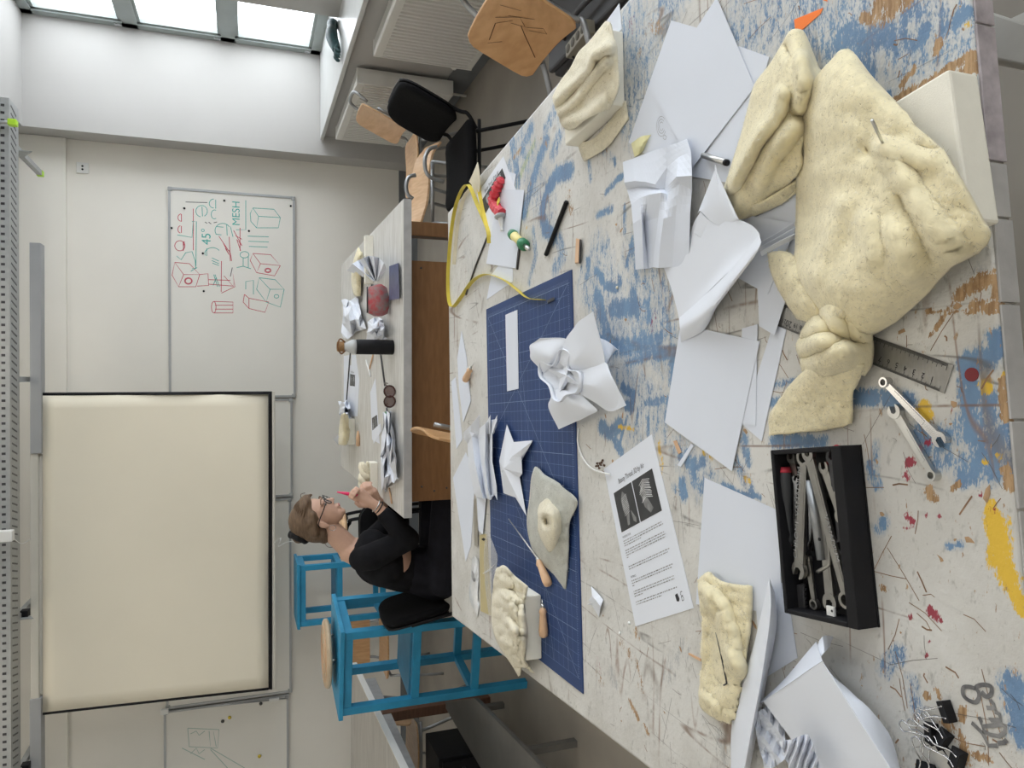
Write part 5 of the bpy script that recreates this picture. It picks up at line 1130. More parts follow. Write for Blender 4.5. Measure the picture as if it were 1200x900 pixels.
clip((1109,864), A_(60), 'black binder clip resting against another clip', 1.1)
clip((1126,888), A_(75), 'black binder clip below the touching pair, beside the lettering', 1.15)
clip((1092,900), A_(10), 'black binder clip standing with both wire arms raised', 1.2)
# ---------------- awls
def awl(h0, h1, tip, label, r=0.010, z=0.013, group='wooden-handled awls'):
    a, b, c = T(*h0, z), T(*h1, z), T(*tip, z*0.9); d = b-a; L_ = d.length
    t = thing('awl', label, 'awl', a, group)
    lathe('handle', [(r*0.5,0),(r*0.95,0.004),(r*1.05,L_*0.22),(r*0.85,L_*0.55),(r*0.72,L_*0.78),(r*0.9,L_*0.86),(r*0.72,L_*0.93),(r*0.5,L_)], a, d, M_handle, t, 14)
    lathe('ferrule', [(r*0.5,0),(r*0.42,0.008)], b, d, M_steel, t, 10); tube('spike', [b+d.normalized()*0.006, c], [0.0022,0.0012], M_steel, t, 8)
awl((643,686),(631,657),(596,608), 'awl with beech handle lying under the edge of the grey felt', 0.0105, 0.015)
awl((637,747),(636,712),(635,702), 'awl with beech handle lying against the foam on the mat', 0.0105, 0.015)
awl((545,446),(551,432),(556,425), 'short bradawl with beech handle on a white offcut', 0.011, 0.013)
# ---------------- pens and small bits
def pencil(p0, p1, r, m, label, cat, name, z=None, tipm=None):
    a, b = T(*p0, z or r+0.0005), T(*p1, z or r+0.0005); t = thing(name, label, cat, a); d = b-a; L_ = d.length
    lathe('barrel', [(r*0.85,0),(r,0.003),(r,L_-0.012)], a, d, m, t, 12); lathe('tip', [(r,L_-0.012),(r*0.35,L_-0.003),(0.0004,L_)], a, d, tipm or m, t, 12); return t
pencil((664,236),(638,303), 0.0052, M_black, 'thick black marker pencil lying across the blue ring of paint', 'pen', 'marker_pencil', tipm=M_steel)
t = thing('metal_pen', 'silver tube with a black end sticking out from beneath a white sheet', 'pen', T(840,186)); tube('barrel', [T(824,182,0.007), T(851,190.5,0.007)], 0.0046, M_steel, t, 12); lathe('end_cap', [(0.0049,0),(0.0049,0.005),(0.003,0.006)], T(850,190.2,0.007), T(853,191,0.007)-T(850,190.2,0.007), M_black, t, 12)
t = thing('wood_offcut', 'small pale wooden stick with dark rounded edge lying beyond the mat corner', 'wood offcut', T(677,293)); hexa('stick', [T(674,309,0.0005),T(679,309,0.0005),T(680,282,0.0005),T(675,282,0.0005)], [T(673.5,308,0.007),T(678,308,0.007),T(679,280,0.007),T(675,279,0.007)], M_handle, t, 0.001); hexa('burnt_edge', [T(679.2,309,0.0005),T(680.3,309,0.0005),T(681.2,281,0.0005),T(680,281,0.0005)], [T(678.4,308,0.007),T(679.4,308,0.007),T(680.3,281,0.007),T(679.3,280,0.007)], M_dark, t)
for (q, lab, m) in (([(790,517),(793,516),(799,530),(796,532)], 'thin twig-like splinter beside the paper pile point', M_handle), ([(795,545),(811,520),(814,522),(799,547)], 'pale masking tape shred beside the paper pile point', M_paper), ([(808,765),(822,772),(822,775),(808,767)], 'dark splinter next to the narrow felt strip', M_handle)):
    o = quad_sheet('splinter', q, m, 0.0004, 0.002); tag(o, lab, 'scrap')
o = patch('tape_scrap', [[(740,168,0.002),(752,160,0.008),(763,158,0.004)],[(742,176,0.004),(750,172,0.012),(758,166,0.004)],[(744,184,0.001),(749,181,0.004),(754,176,0.002)]], mat('pale_yellow_tape', (0.80,0.76,0.42), 0.5, 0.1, 40), None, 3, 0.0006); tag(o, 'crumpled pale yellow tape scrap on the sheet with pencil whorl', 'tape')
t = thing('white_cord', 'white cord curving off the cutting mat under the paper flower', 'cord', T(690,530)); tube('cord', curve_pts([T(678,502,0.003),T(677,518,0.003),T(682,535,0.004),T(692,548,0.005),T(703,553,0.008),T(715,556,0.004)], 6), 0.0018, M_white, t, 6)
t = thing('dried_bud', 'tiny dried brown bud lying by the corner of the printed handout', 'plant bit', T(703,544))
M_bud = mat('dried_bud', (0.10,0.06,0.04), 0.9, 0.3, 90); rb = random.Random(5)
for k in range(9):
    p = T(700+rb.uniform(0,9), 540+rb.uniform(0,8), 0.004+rb.uniform(0,0.006)); lathe('petal', [(0.0003,0),(0.0030,0.003),(0.0004,0.007)], p, (rb.uniform(-1,1),rb.uniform(-1,1),rb.uniform(-0.3,1)), M_bud, t, 6)
for i, p in enumerate(((724,337),(738,730),(727,742))):
    o = lathe('paint_lump', [(0.0003,0),(0.0035,0.0008),(0.0026,0.003),(0.0004,0.0042)], T(*p), (0,0,1), M_felt_w if i == 0 else M_white, None, 8); tag(o, ['tiny cream felt pellet on the blue smear beside the creased paper','tiny white crumb below the printed handout corner','tiny white crumb on the bare paint below the handout'][i], 'crumb')
# ---------------- yellow strap
t = thing('yellow_strap', 'long flat yellow plastic strap bent into a loop at the table corner', 'strap', T(560,290))
def band(name, pts, w, m, parent, th=0.0012, lean=0.15):
    c = curve_pts([T(*p) for p in pts], 6); bm = bmesh.new(); prev = None
    for i, p in enumerate(c):
        tn = (c[min(i+1,len(c)-1)]-c[max(i-1,0)]).normalized(); s = tn.cross(Vector((0,0,1))).normalized()
        up = (Vector((0,0,1))+s*lean).normalized(); q = [p-s*th/2, p+s*th/2, p+s*th/2+up*w, p-s*th/2+up*w]; cur = [bm.verts.new(k) for k in q]
        if prev:
            for j in range(4): bm.faces.new((prev[j],prev[(j+1)%4],cur[(j+1)%4],cur[j]))
        else: bm.faces.new(cur[::-1])
        prev = cur
    bm.faces.new(prev); return from_bm(name, bm, m, parent, False)
M_olive = mat('yellow_strap_plastic', (0.62,0.50,0.06), 0.45, 0.15, 20); M_strap2 = mat('pale_strap_back', (0.72,0.66,0.50), 0.5, 0.1, 20)
band('loop', [(641,352,0.001),(622,350,0.001),(606,338,0.001),(592,328,0.001),(572,322,0.001),(556,330,0.001),(543,348,0.001),(533,360,0.001),(528,352,0.001),(527,320,0.001),(531,270,0.001),(538,235,0.001),(550,216,0.001),(562,240,0.001),(574,268,0.001),(576,285,0.001)], 0.013, M_olive, t)
band('inner_loop', [(553,222,0.001),(545,234,0.001),(538,265,0.001),(534,310,0.001)], 0.012, M_strap2, t)
band('tail', [(561,206,0.001),(567,240,0.001),(574,270,0.001)], 0.012, M_yellow, t)
hexa('end_block', [T(641,354,0.0005),T(648,350,0.0005),T(649,353,0.0005),T(642,357,0.0005)], [T(641,352,0.008),T(649,348,0.008),T(650,351,0.008),T(642,355,0.008)], M_dark, t)
o = tube('thin_rod', [T(571,278,0.003), T(558,310,0.003), T(546,345,0.003)], 0.0028, M_dark, None, 6); tag(o, 'thin dark rod lying inside the yellow strap loop', 'rod')
# leather-pale folded offcut at the corner
o = patch('card_offcut', [[(560,190,0.03),(562,200,0.03),(563,214,0.02)],[(555,202,0.02),(558,212,0.02),(562,224,0.012)],[(550,213,0.004),(554,218,0.006),(558,226,0.004)]], M_strap2, None, 3, 0.0012); tag(o, 'pale bent strip of card rising at the table corner by the strap', 'card')
# ---------------- red paint tube
t = thing('paint_tube', 'crumpled red paint tube with a white nozzle on the printed handout', 'paint tube', T(583,230))
M_redt = mat('red_tube_foil', (0.55,0.01,0.03), 0.3, 0, 60, 0.3, 60, col2=(0.70,0.08,0.10))
c = curve_pts([T(588,209,0.010),T(582,221,0.016),T(578,236,0.016),T(583,246,0.016),T(588,250,0.014)], 5); rs = [0.009,0.014,0.010,0.015,0.011,0.016,0.012,0.016,0.013,0.017,0.014,0.016,0.013,0.017,0.015,0.016,0.015,0.016,0.016,0.015,0.014]
tube('body', c, rs[:len(c)], M_redt, t, 7, smooth=False); lathe('collar', [(0.015,0),(0.017,0.004),(0.014,0.008)], T(586,252,0.016), T(588,262,0.014)-T(586,252,0.016), M_galv, t, 12)
lathe('nozzle', [(0.010,0.0),(0.005,0.025),(0.003,0.034),(0.005,0.036),(0.005,0.042)], T(586.5,253,0.014), T(588,268,0.010)-T(586.5,253,0.014), M_white, t, 12); box('label_print', T(584,236,0.030), (0.012,0.020,0.002), M_yellow, t, rz=0.4)
# ---------------- green and yellow handled tool
t = thing('felting_tool', 'short needle tool with a yellow body and green ends beside the papers', 'tool', T(608,283))
a, b = T(600,274,0.014), T(615,288,0.014); d = b-a; L_ = d.length; M_gr = mat('green_plastic', (0.03,0.20,0.09), 0.45, 0.1); M_py = mat('pale_yellow_plastic', (0.80,0.70,0.28), 0.45, 0.05)
lathe('green_end', [(0.004,-0.002),(0.013,0.0),(0.014,L_*0.12),(0.012,L_*0.2)], a, d, M_gr, t, 14); lathe('yellow_body', [(0.012,L_*0.2),(0.0105,L_*0.5),(0.012,L_*0.72)], a, d, M_py, t, 14); lathe('green_collar', [(0.012,L_*0.72),(0.015,L_*0.80),(0.015,L_*0.98),(0.010,L_*1.02)], a, d, M_gr, t, 14); lathe('metal_head', [(0.006,L_*1.02),(0.006,L_*1.2),(0.003,L_*1.3)], a, d, M_steel, t, 10)
o = tube('thin_rod', [T(609,290,0.003), T(606,316,0.003)], 0.0028, M_dark, None, 6); tag(o, 'thin dark rod along the edge of the clean white sheet', 'rod')
# ---------------- clear packet with card
t = thing('plastic_packet', 'clear plastic packet with a tan header card beside the mat', 'packet', T(568,680))
M_card = mat('tan_card', (0.50,0.42,0.22), 0.6, 0.05, 20); prism('header_card', [T(562,627,0.001), T(571,625.5,0.001), T(576.5,722,0.001), T(563.5,716,0.001)], M_card, 0.0008, t)
M_clear = mat('clear_film', (0.9,0.9,0.9), 0.08, 0.02, 20, alpha=0.22); patch('film', [[(570,622,0.004),(576,632,0.012),(583,650,0.003)],[(567,650,0.004),(574,655,0.014),(583,658,0.003)],[(569,690,0.004),(575,690,0.010),(579,690,0.003)],[(573,722,0.003),(577,722,0.004),(578,722,0.002)]], M_clear, t, 4, 0.0004)
for k in range(3): tube('needle', [T(566+3*k,672-2*k,0.003), T(575+2*k,668-3*k,0.004)], 0.0012, M_white, t, 5)
prism('hang_hole', [T(564,632,0.0019),T(567,630,0.0019),T(569,632,0.0019),T(567,634,0.0019)], M_black, 0.0003, t)
t = thing('plastic_packet', 'small torn white and clear packet next to the tan header card', 'packet', T(557,690))
patch('wrapper', [[(553,654,0.004),(556,652,0.006),(561,658,0.004)],[(552,675,0.004),(556,672,0.010),(561,675,0.004)],[(550,700,0.003),(555,698,0.008),(560,700,0.004)],[(558,720,0.002),(559.5,722,0.003),(562,708,0.002)]], mat('crinkled_white_film', (0.75,0.76,0.77), 0.2, 0.1, 60), t, 4, 0.0005, noise=0.003, nscale=200)
prism('grey_print', [T(553,668,0.011),T(555.5,672,0.011),T(556,682,0.011),T(553.5,680,0.011)], M_greyink, 0.0006, t)
o = hexa('metal_strip', [T(555,585,0.001),T(560,583,0.001),T(560,640,0.001),T(555.5,638,0.001)], [T(555,585,0.004),T(560,583,0.004),T(560,640,0.004),T(555.5,638,0.004)], M_steel, None, 0.0006); tag(o, 'dark steel strip beneath the pleated paper', 'metal strip')
# ---------------- folded papers at the near inner corner
t = thing('folded_card', 'tall white folded sheet standing on edge beside the hooked needle felt', 'paper', T(880,800))
patch('standing_face', [[(857,905,0.001),(858,850,0.002),(870,800,0.003),(884,755,0.004),(899,690,0.006)],[(872,905,0.035),(882,850,0.042),(893,792,0.048),(903,720,0.046),(902,678,0.030)]], M_paper2, t, 5, 0.0006)
patch('back_face', [[(872,905,0.035),(882,850,0.042),(893,792,0.048),(903,720,0.046),(902,678,0.030)],[(878,905,0.004),(888,855,0.004),(898,800,0.004),(910,735,0.008),(908,695,0.010)]], M_paper2, t, 5, 0.0006)
t = thing('folded_paper', 'large white paper folded into an open box with ragged flaps', 'paper', T(965,850))
patch('front_panel', [[(895,822,0.030),(930,798,0.046),(964,775,0.056)],[(925,862,0.030),(962,838,0.046),(1003,838,0.056)],[(958,910,0.028),(1002,908,0.046),(1050,910,0.054)]], M_paper2, t, 4, 0.0006, linear=True)
patch('upper_flap', [[(890,824,0.020),(918,798,0.020),(940,772,0.024),(957,752,0.020)],[(895,822,0.031),(930,798,0.047),(950,784,0.052),(964,775,0.057)]], M_paper, t, 4, 0.0006)
patch('peak_flap', [[(956,762,0.026),(964,746,0.024),(976,746,0.006)],[(960,772,0.050),(966,765,0.036),(972,757,0.010)]], M_paper, t, 3, 0.0006)
patch('side_flap', [[(964,775,0.056),(985,808,0.056),(1005,840,0.056),(1050,910,0.054)],[(972,790,0.030),(998,813,0.036),(1020,835,0.036),(1055,905,0.020)],[(976,792,0.006),(1002,815,0.010),(1041,858,0.010),(1057,908,0.003)]], M_paper, t, 4, 0.0006)
t = thing('tessellated_paper', 'small white paper folded into a grid of raised triangles by the open box', 'paper', T(940,880))
rg = random.Random(4); g = []
for i in range(7):
    row = []
    for j in range(8):
        s, r = j/7, i/6; x = 914*(1-s)*(1-r)+948*s*(1-r)+962*s*r+928*(1-s)*r; y = 870*(1-s)*(1-r)+860*s*(1-r)+900*s*r+908*(1-s)*r
        row.append((x+rg.uniform(-1,1), y+rg.uniform(-1,1), 0.058+(0.014 if (i+j) % 2 else 0.0)+0.008*math.sin(3*s)))
    g.append(row)
patch('tessellation', g, M_paper2, t, 1, 0.0006, linear=True, smooth=False)
g = []
for i in range(5):
    g.append([(884+7*j+3*i+rg.uniform(-1.5,1.5), 838+17*i-5*j+rg.uniform(-2,2), 0.010+(0.020 if (i+j) % 2 else 0.004)) for j in range(5)])
o = patch('crumpled_paper', g, M_paper, None, 2, 0.0006, linear=True, smooth=False); tag(o, 'crumpled white paper squeezed between standing card and folded box', 'paper')
# ================================================================== furniture behind the painted table
def rounded_panel(w, h, r, n=5):
    pts = []
    for cx, cy, a0 in ((w/2-r,h/2-r,0),(-w/2+r,h/2-r,90),(-w/2+r,-h/2+r,180),(w/2-r,-h/2+r,270)):
        for i in range(n+1): a = math.radians(a0+90*i/n); pts.append((cx+r*math.cos(a), cy+r*math.sin(a)))
    return pts
def curved_panel(name, fn, w, h, r, th, m, parent, bow=0.02):
    """rounded panel in local (s, t) mapped by fn(s, t, n); bowed across s"""
    nx, ny = 12, 8; bm = bmesh.new(); lay = []
    def pos(i, j):
        u, v = 2*i/nx-1, 2*j/ny-1; k = max(abs(u), abs(v))
        if k < 1e-6: return 0.0, 0.0
        x, y = u/k*w/2, v/k*h/2; cx, cy = w/2-r, h/2-r
        if abs(x) > cx and abs(y) > cy:
            dx, dy = abs(x)-cx, abs(y)-cy; q = math.hypot(dx, dy) or 1.0; x = math.copysign(cx+dx/q*r, x); y = math.copysign(cy+dy/q*r, y)
        return x*k, y*k
    for off in (-th/2, th/2):
        lay.append([[bm.verts.new(fn(*pos(i,j), (off*(0.72 if max(abs(2*i/nx-1),abs(2*j/ny-1)) > 0.99 and th > 0.03 else 1.0))+bow*((2*pos(i,j)[0]/w)**2))) for j in range(ny+1)] for i in range(nx+1)])
    for L in lay:
        for i in range(nx):
            for j in range(ny): bm.faces.new((L[i][j], L[i+1][j], L[i+1][j+1], L[i][j+1]))
    rim = [(i,0) for i in range(nx)]+[(nx,j) for j in range(ny)]+[(i,ny) for i in range(nx,0,-1)]+[(0,j) for j in range(ny,0,-1)]
    for (a, b), (c, d) in zip(rim, rim[1:]+rim[:1]): bm.faces.new((lay[0][a][b], lay[0][c][d], lay[1][c][d], lay[1][a][b]))
    o = from_bm(name, bm, m, parent)
    md = o.modifiers.new('round', 'BEVEL'); md.width = min(0.012, th*0.3); md.segments = 2; md.limit_method = 'ANGLE'; md.angle_limit = 0.9
    o.data.polygons.foreach_set('use_smooth', [th > 0.03]*len(o.data.polygons)); return o
def chair(x, y, yaw, label, panel_m, tube_m, group=None, sz=0.44, back=(0.50,0.78), lean=0.12, w=0.42, padded=False, legs=True, gap=0.02, seat_m=None, loop=False, scribble=False):
    """four-legged tube chair; the sitter faces direction yaw; x, y = seat centre"""
    t = thing('chair', label, 'chair', (x, y, 0), group)
    f = Vector((math.cos(yaw), math.sin(yaw), 0)); s = Vector((-f.y, f.x, 0)); o = Vector((x, y, 0)); z = Vector((0,0,1))
    D = 0.38; th = 0.045 if padded else 0.012; R = 0.010 if padded else 0.011
    def seat_fn(a, b, n): return o+s*a+f*b+z*(sz+n-0.012*math.cos(b/D*3)+0.02*(b/D > 0.35)*(-1)*((b/D-0.35)**2)*8)
    curved_panel('seat', seat_fn, w, D, 0.06, th, seat_m or panel_m, t, 0.006)
    z0, z1 = back; hb = z1-z0; zc = (z0+z1)/2
    def back_fn(a, b, n): return o-f*(D/2+gap+lean*(b+hb/2)/hb)+s*a+z*(zc+b)+f*(n)
    curved_panel('backrest', back_fn, w, hb, 0.05 if not padded else 0.09, th, panel_m, t, 0.025)
    if padded: curved_panel('back_shell', lambda a, b, n: back_fn(a, b, n-th*0.62), w*0.98, hb*0.98, 0.09, 0.012, M_black, t, 0.025)
    for q in (-1, 1):
        e = s*(q*w*0.42)
        tube('leg', curve_pts([o+e+f*(D/2-0.03)+z*(sz-0.03), o+e*1.05+f*(D/2+0.02)+z*0.2, o+e*1.08+f*(D/2+0.04)+z*0.0], 3), R, tube_m, t, 8)
        tube('leg', curve_pts([o+e-f*(D/2-0.06)+z*(sz-0.03), o+e*1.05-f*(D/2)+z*0.2, o+e*1.08-f*(D/2+0.06)+z*0.0], 3), R, tube_m, t, 8)
        tube('seat_rail', [o+e+f*(D/2-0.03)+z*(sz-0.028-th/2+0.006), o+e-f*(D/2)+z*(sz-0.028-th/2+0.006)], R*0.95, tube_m, t, 8)
        bt = [o+e*0.9-f*(D/2-0.04)+z*(sz-0.035), o+e*0.9-f*(D/2+gap+0.01)+z*(sz+0.01), o+e*0.85-f*(D/2+gap+0.025)+z*(z0), o+e*0.8-f*(D/2+gap+0.03+lean*0.6)+z*(zc+0.04)]
        tube('back_tube', curve_pts(bt, 4), R, tube_m, t, 8)
    if loop:   # tube that shows above the plywood back
        e = s*(w*0.30); tp = -f*(D/2+gap+0.025+lean)
        tube('top_loop', curve_pts([o+e+tp*0.97+z*(z1-0.04), o+e*0.95+tp*1.12+z*(z1+0.035), o+tp*1.14+z*(z1+0.05), o-e*0.95+tp*1.12+z*(z1+0.035), o-e+tp*0.97+z*(z1-0.04)], 5), 0.011, tube_m, t, 8)
    if scribble:
        M_pen = mat('ballpoint_scribble', (0.12,0.06,0.03), 0.7, 0.2, 60); L = lambda pts: [back_fn(a, b, th/2+0.0012+0.025*((2*a/w)**2)) for a, b in pts]
        for ln in ([(-0.15,0.06),(-0.05,0.07),(0.02,0.03)],[(0.0,0.03),(0.03,-0.02),(0.08,-0.06),(0.06,-0.08),(0.02,-0.03)],[(-0.10,-0.10),(-0.02,-0.03),(0.02,0.0)],[(-0.02,0.08),(0.06,0.02),(0.03,-0.01)],[(0.03,0.05),(0.10,-0.02)],[(0.06,0.09),(0.10,0.03)],[(-0.12,0.02),(-0.17,0.06)]):
            ribbon('scribble', L(ln), 0.003, M_pen, f, t)
    return t
PI = math.pi
chair(0.885, 2.43, PI, 'orange-brown plywood chair with pen scribbles on its back, beside the felt-topped foam', M_ply, M_grey, 'plywood chairs', back=(0.465,0.725), lean=0.11, w=0.47, loop=True, scribble=True, gap=0.12, sz=0.42)
chair(1.13, 3.74, PI, 'black upholstered chair standing between the wooden chairs by the radiators', M_blackfab, M_black, None, back=(0.50,0.79), lean=0.13, w=0.48, padded=True)
chair(1.47, 4.93, PI, 'pale plywood chair in front of the corner radiator', M_plyl, M_grey, 'plywood chairs', back=(0.50,0.79), lean=0.13, w=0.36, loop=True)
chair(1.16, 4.38, -PI/2+0.2, 'pale plywood chair whose curved seat shows behind the black chair', M_plyl, M_grey, 'plywood chairs', back=(0.47,0.475), lean=0.01, w=0.46) if False else None
# plywood chair turned edge-on behind the black chair: bent shell seat
t = thing('chair', 'pale bent plywood seat shell on grey tubes behind the black chair', 'chair', (1.2, 4.55, 0), 'plywood chairs')
def W2(px, py, dy=0): p = PY(px, py, 4.55+dy); return p
pts = [(508,170),(498,184),(494,202),(493,220),(491,240),(486,258),(484,268)]
bm = bmesh.new(); prev = None; cc = curve_pts([W2(*p) for p in pts], 4)
for i, p in enumerate(cc):
    tn = (cc[min(i+1,len(cc)-1)]-cc[max(i-1,0)]).normalized(); nn2 = Vector((tn.z,0,-tn.x)).normalized(); wz = 0.10*(1.0-0.25*abs(2*i/(len(cc)-1)-1)**3)
    fr, bk = p+Vector((0,-wz,-0.03)), p+Vector((0,wz,0.03))
    cur = [bm.verts.new(k) for k in (fr-nn2*0.006, bk-nn2*0.006, bk+nn2*0.006, fr+nn2*0.006)]
    if prev:
        for j in range(4): bm.faces.new((prev[j],prev[(j+1)%4],cur[(j+1)%4],cur[j]))
    else: bm.faces.new(cur[::-1])
    prev = cur
bm.faces.new(prev); from_bm('seat_shell', bm, M_plyl, t, False)
for q in ([(512,172),(503,175),(498,186),(499,200),(505,208),(520,213)], [(487,205),(479,208),(476,218),(478,228),(484,233)]): tube('tube_loop', curve_pts([W2(*p, -0.2) for p in q], 5), 0.012, M_grey, t, 8)
for (a, b) in ((1.35,4.4),(0.98,4.4),(1.35,4.68),(0.98,4.68)): tube('leg', [(a,b,0.43),(a,b,0)], 0.011, M_grey, t, 8)
for b in (4.4,4.68): tube('cross_rail', [(0.98,b,0.425),(1.35,b,0.425)], 0.011, M_grey, t, 8)
chair(-0.45, 3.0, PI, 'brown plywood chair between the two tables, seen edge-on', M_ply, M_grey, 'plywood chairs', back=(0.55,0.83), lean=0.06, w=0.40)
# ---------------------------------------------------------------- floor clutter under the window side
gb = PZ(690, 20, 0.0); t = thing('floor_box', 'dark grey plastic case on the floor below the scribbled chair', 'case', (1.72, 2.75, 0))
M_gp = mat('dark_grey_plastic', (0.055,0.055,0.06), 0.5, 0.1); box('base', (1.72,2.75,0.08), (0.62,0.8,0.16), M_gp, t, bev=0.02); box('lid', (1.72,2.75,0.175), (0.60,0.78,0.03), M_gp, t, bev=0.012); tube('handle', curve_pts([(1.5,2.55,0.19),(1.5,2.6,0.23),(1.5,2.9,0.23),(1.5,2.95,0.19)], 5), 0.012, M_gp, t, 8)
a, b = PZ(668,62,0.22), PZ(692,30,0.22); t = thing('power_strip', 'beige multi-socket power strip on the dark floor case', 'power strip', (a+b)/2); d = (b-a).normalized(); s = Vector((-d.y,d.x,0))
beam('housing', a+Vector((0,0,0.0)), b+Vector((0,0,0.0)), 0.055, 0.042, mat('beige_plastic', (0.30,0.28,0.23), 0.5, 0.05), t, bev=0.004)
for k in range(4): lathe('socket_hole', [(0.019,0),(0.019,0.001)], a.lerp(b, 0.14+0.24*k)+Vector((0,0,0.0212)), (0,0,1), mat('beige_socket_well', (0.12,0.11,0.09), 0.6, 0.05), t, 14)
tube('cable', curve_pts([a, a+Vector((-0.08,-0.05,-0.01)), a+Vector((-0.16,0.08,-0.02)), a+Vector((-0.1,0.25,-0.02))], 5), 0.005, M_black, t, 6)
# ---------------------------------------------------------------- second table
T2 = [Vector((-0.605,3.325,0)), Vector((0.835,3.31,0)), Vector((0.885,5.58,0)), Vector((-0.61,5.66,0))]     # near-left, near-right, far-right, far-left
t2 = thing('work_table', 'second white worn table where the person sits, with brown front panel', 'table', (0.1,4.4,0))
M_t2 = mat('worn_white_table', (0.52,0.50,0.46), 0.55, 0, 14, 0.1, 60, col2=(0.68,0.67,0.64), stretch=(0.6,3,1)); M_edge2 = mat('grey_table_edge', (0.42,0.42,0.42), 0.6, 0.1, 20)
hexa('table_top', [p+Vector((0,0,TZ-0.036)) for p in T2], [p+Vector((0,0,TZ)) for p in T2], M_t2, t2, 0.002)
beam('edge_strip', T2[0]+Vector((0,-0.003,TZ-0.019)), T2[1]+Vector((0,-0.003,TZ-0.019)), 0.004, 0.036, M_edge2, t2, up=(0,0,1))
bp = [PY(481,305,3.42), PY(524,305,3.42), PY(482,588,3.42), PY(519,587,3.42)]
box('front_panel', ((bp[0].x+bp[2].x)/2, 3.43, 0.68), (bp[0].x-bp[2].x, 0.018, 0.215), M_brown, t2, bev=0.001)
box('lower_rail', ((bp[0].x+bp[2].x)/2, 3.46, 0.56), (bp[0].x-bp[2].x-0.02, 0.03, 0.06), M_brown, t2); box('corner_block', (bp[2].x+0.05, 3.42+0.03, 0.565), (0.10, 0.03, 0.07), M_ply, t2)
for (k, z) in ((0.04,0.66),(0.06,0.72),(0.30,0.71),(0.97,0.72),(0.05,0.60)): lathe('screw', [(0.005,0),(0.005,0.002)], (bp[2].x+(bp[0].x-bp[2].x)*k, 3.419, z), (0,1,0), M_dark, t2, 8)
for (x, y) in ((-0.50,3.505),(0.76,3.60),(0.78,5.45),(-0.50,5.50)): box('leg', (x,y,(TZ-0.036)/2), (0.07,0.07,TZ-0.036), M_brown, t2, bev=0.003)
for x in (-0.5,0.77): box('side_rail', (x,4.5,0.73), (0.03,1.8,0.1), M_brown, t2)
# things on the second table
a, b = T(437.5,276), T(437.5,332); fb = [a, b, b+Vector((0,0.045,0)), a+Vector((0,0.045,0))]
o = hexa('foam_block', [p+Vector((0,0,0.0005)) for p in fb], [p+Vector((0,0,0.045)) for p in fb], M_foam, None, 0.002); tag(o, 'long white foam bar on the second table near the pencil case', 'foam')
o = patch('felt_piece', [[(421,290,0.03),(423,295,0.04),(424,300,0.02)],[(415,308,0.02),(419,310,0.05),(423,312,0.02)],[(413,330,0.01),(418,332,0.04),(423,335,0.02)],[(416,345,0.01),(419,347,0.02),(423,347,0.01)]], M_felt, None, 5, 0.008, noise=0.008, nscale=120); tag(o, 'lump of cream felt behind the white foam bar', 'felt')
def crumple(g, label, seed, amp=0.03, name='crumpled_paper', n=5):
    """sheet crushed into facets, g = four photo corners"""
    r_ = random.Random(seed); rows = []
    (a,b,c,d) = g
    for i in range(n+1):
        row = []
        for j in range(n+1):
            s, r = j/n, i/n; x = a[0]*(1-s)*(1-r)+b[0]*s*(1-r)+c[0]*s*r+d[0]*(1-s)*r; y = a[1]*(1-s)*(1-r)+b[1]*s*(1-r)+c[1]*s*r+d[1]*(1-s)*r
            row.append((x+r_.uniform(-1.4,1.4), y+r_.uniform(-2.5,2.5), 0.004+amp*r_.random()*(0.35+math.sin(math.pi*s)*math.sin(math.pi*r))))
        rows.append(row)
    o = patch(name, rows, M_paper2, None, 1, 0.0006, linear=True, smooth=False); return tag(o, label, 'paper', 'crumpled papers on the second table')
crumple([(401,350),(419,351),(429,386),(401,398)], 'crumpled white paper heap behind the pencil case', 1, 0.10)
crumple([(431,374),(447,372),(453,399),(430,397)], 'crumpled white paper beside the water bottle', 2, 0.09)
crumple([(397,470),(408,468),(412,490),(398,488)], 'small crumpled white paper behind the felt-wrapped foam', 3, 0.08)
crumple([(449,485),(458,482),(467,560),(446,575)], 'large crumpled white paper in front of the person\'s felt work', 4, 0.075, n=7)
outer = [(407,317),(413,309),(420,305),(426,302),(432,300),(438,300),(444,302),(450,308),(453,316)]
fan = [[(x, y, 0.10 if k % 2 else 0.055) for k, (x, y) in enumerate(outer)], [(x*0.5+441*0.5, y*0.5+331*0.5, 0.050 if k % 2 else 0.020) for k, (x, y) in enumerate(outer)], [(x*0.08+441*0.92, y*0.08+331*0.92, 0.012 if k % 2 else 0.004) for k, (x, y) in enumerate(outer)]]
o = patch('paper_fan', fan, M_paper2, None, 1, 0.0006, linear=True, smooth=False); tag(o, 'white pleated paper fan leaning beside the pencil case', 'paper', 'crumpled papers on the second table')
t = thing('pencil_case', 'red and grey patterned fabric pencil case on the second table', 'pencil case', T(448,350))
M_case = mat('red_grey_fabric', (0.45,0.05,0.06), 0.8, 0, 38, 0.2, 90, col2=(0.22,0.23,0.22))
ca, cb = T(458,332), T(458,371)
pc = [ca+(cb-ca)*k for k in (0.02,0.12,0.4,0.7,0.9,0.98)]
bm = bmesh.new(); bm_tube(bm, [p+Vector((0,0.03,0.058)) for p in pc], [0.02,0.045,0.055,0.055,0.048,0.02], 12); from_bm('pouch', bm, M_case, t, True)
tube('zip', [p+Vector((0,0.015,0.112)) for p in pc[1:5]], 0.004, M_dark, t, 6); box('zip_pull', pc[0]+Vector((-0.01,0.015,0.088)), (0.012,0.006,0.012), M_dark, t)
t = thing('notebook', 'closed notebook with a dark spine near the table edge', 'notebook', T(465,330)); qn = [(456,312),(467,308),(468,350),(456,352)]
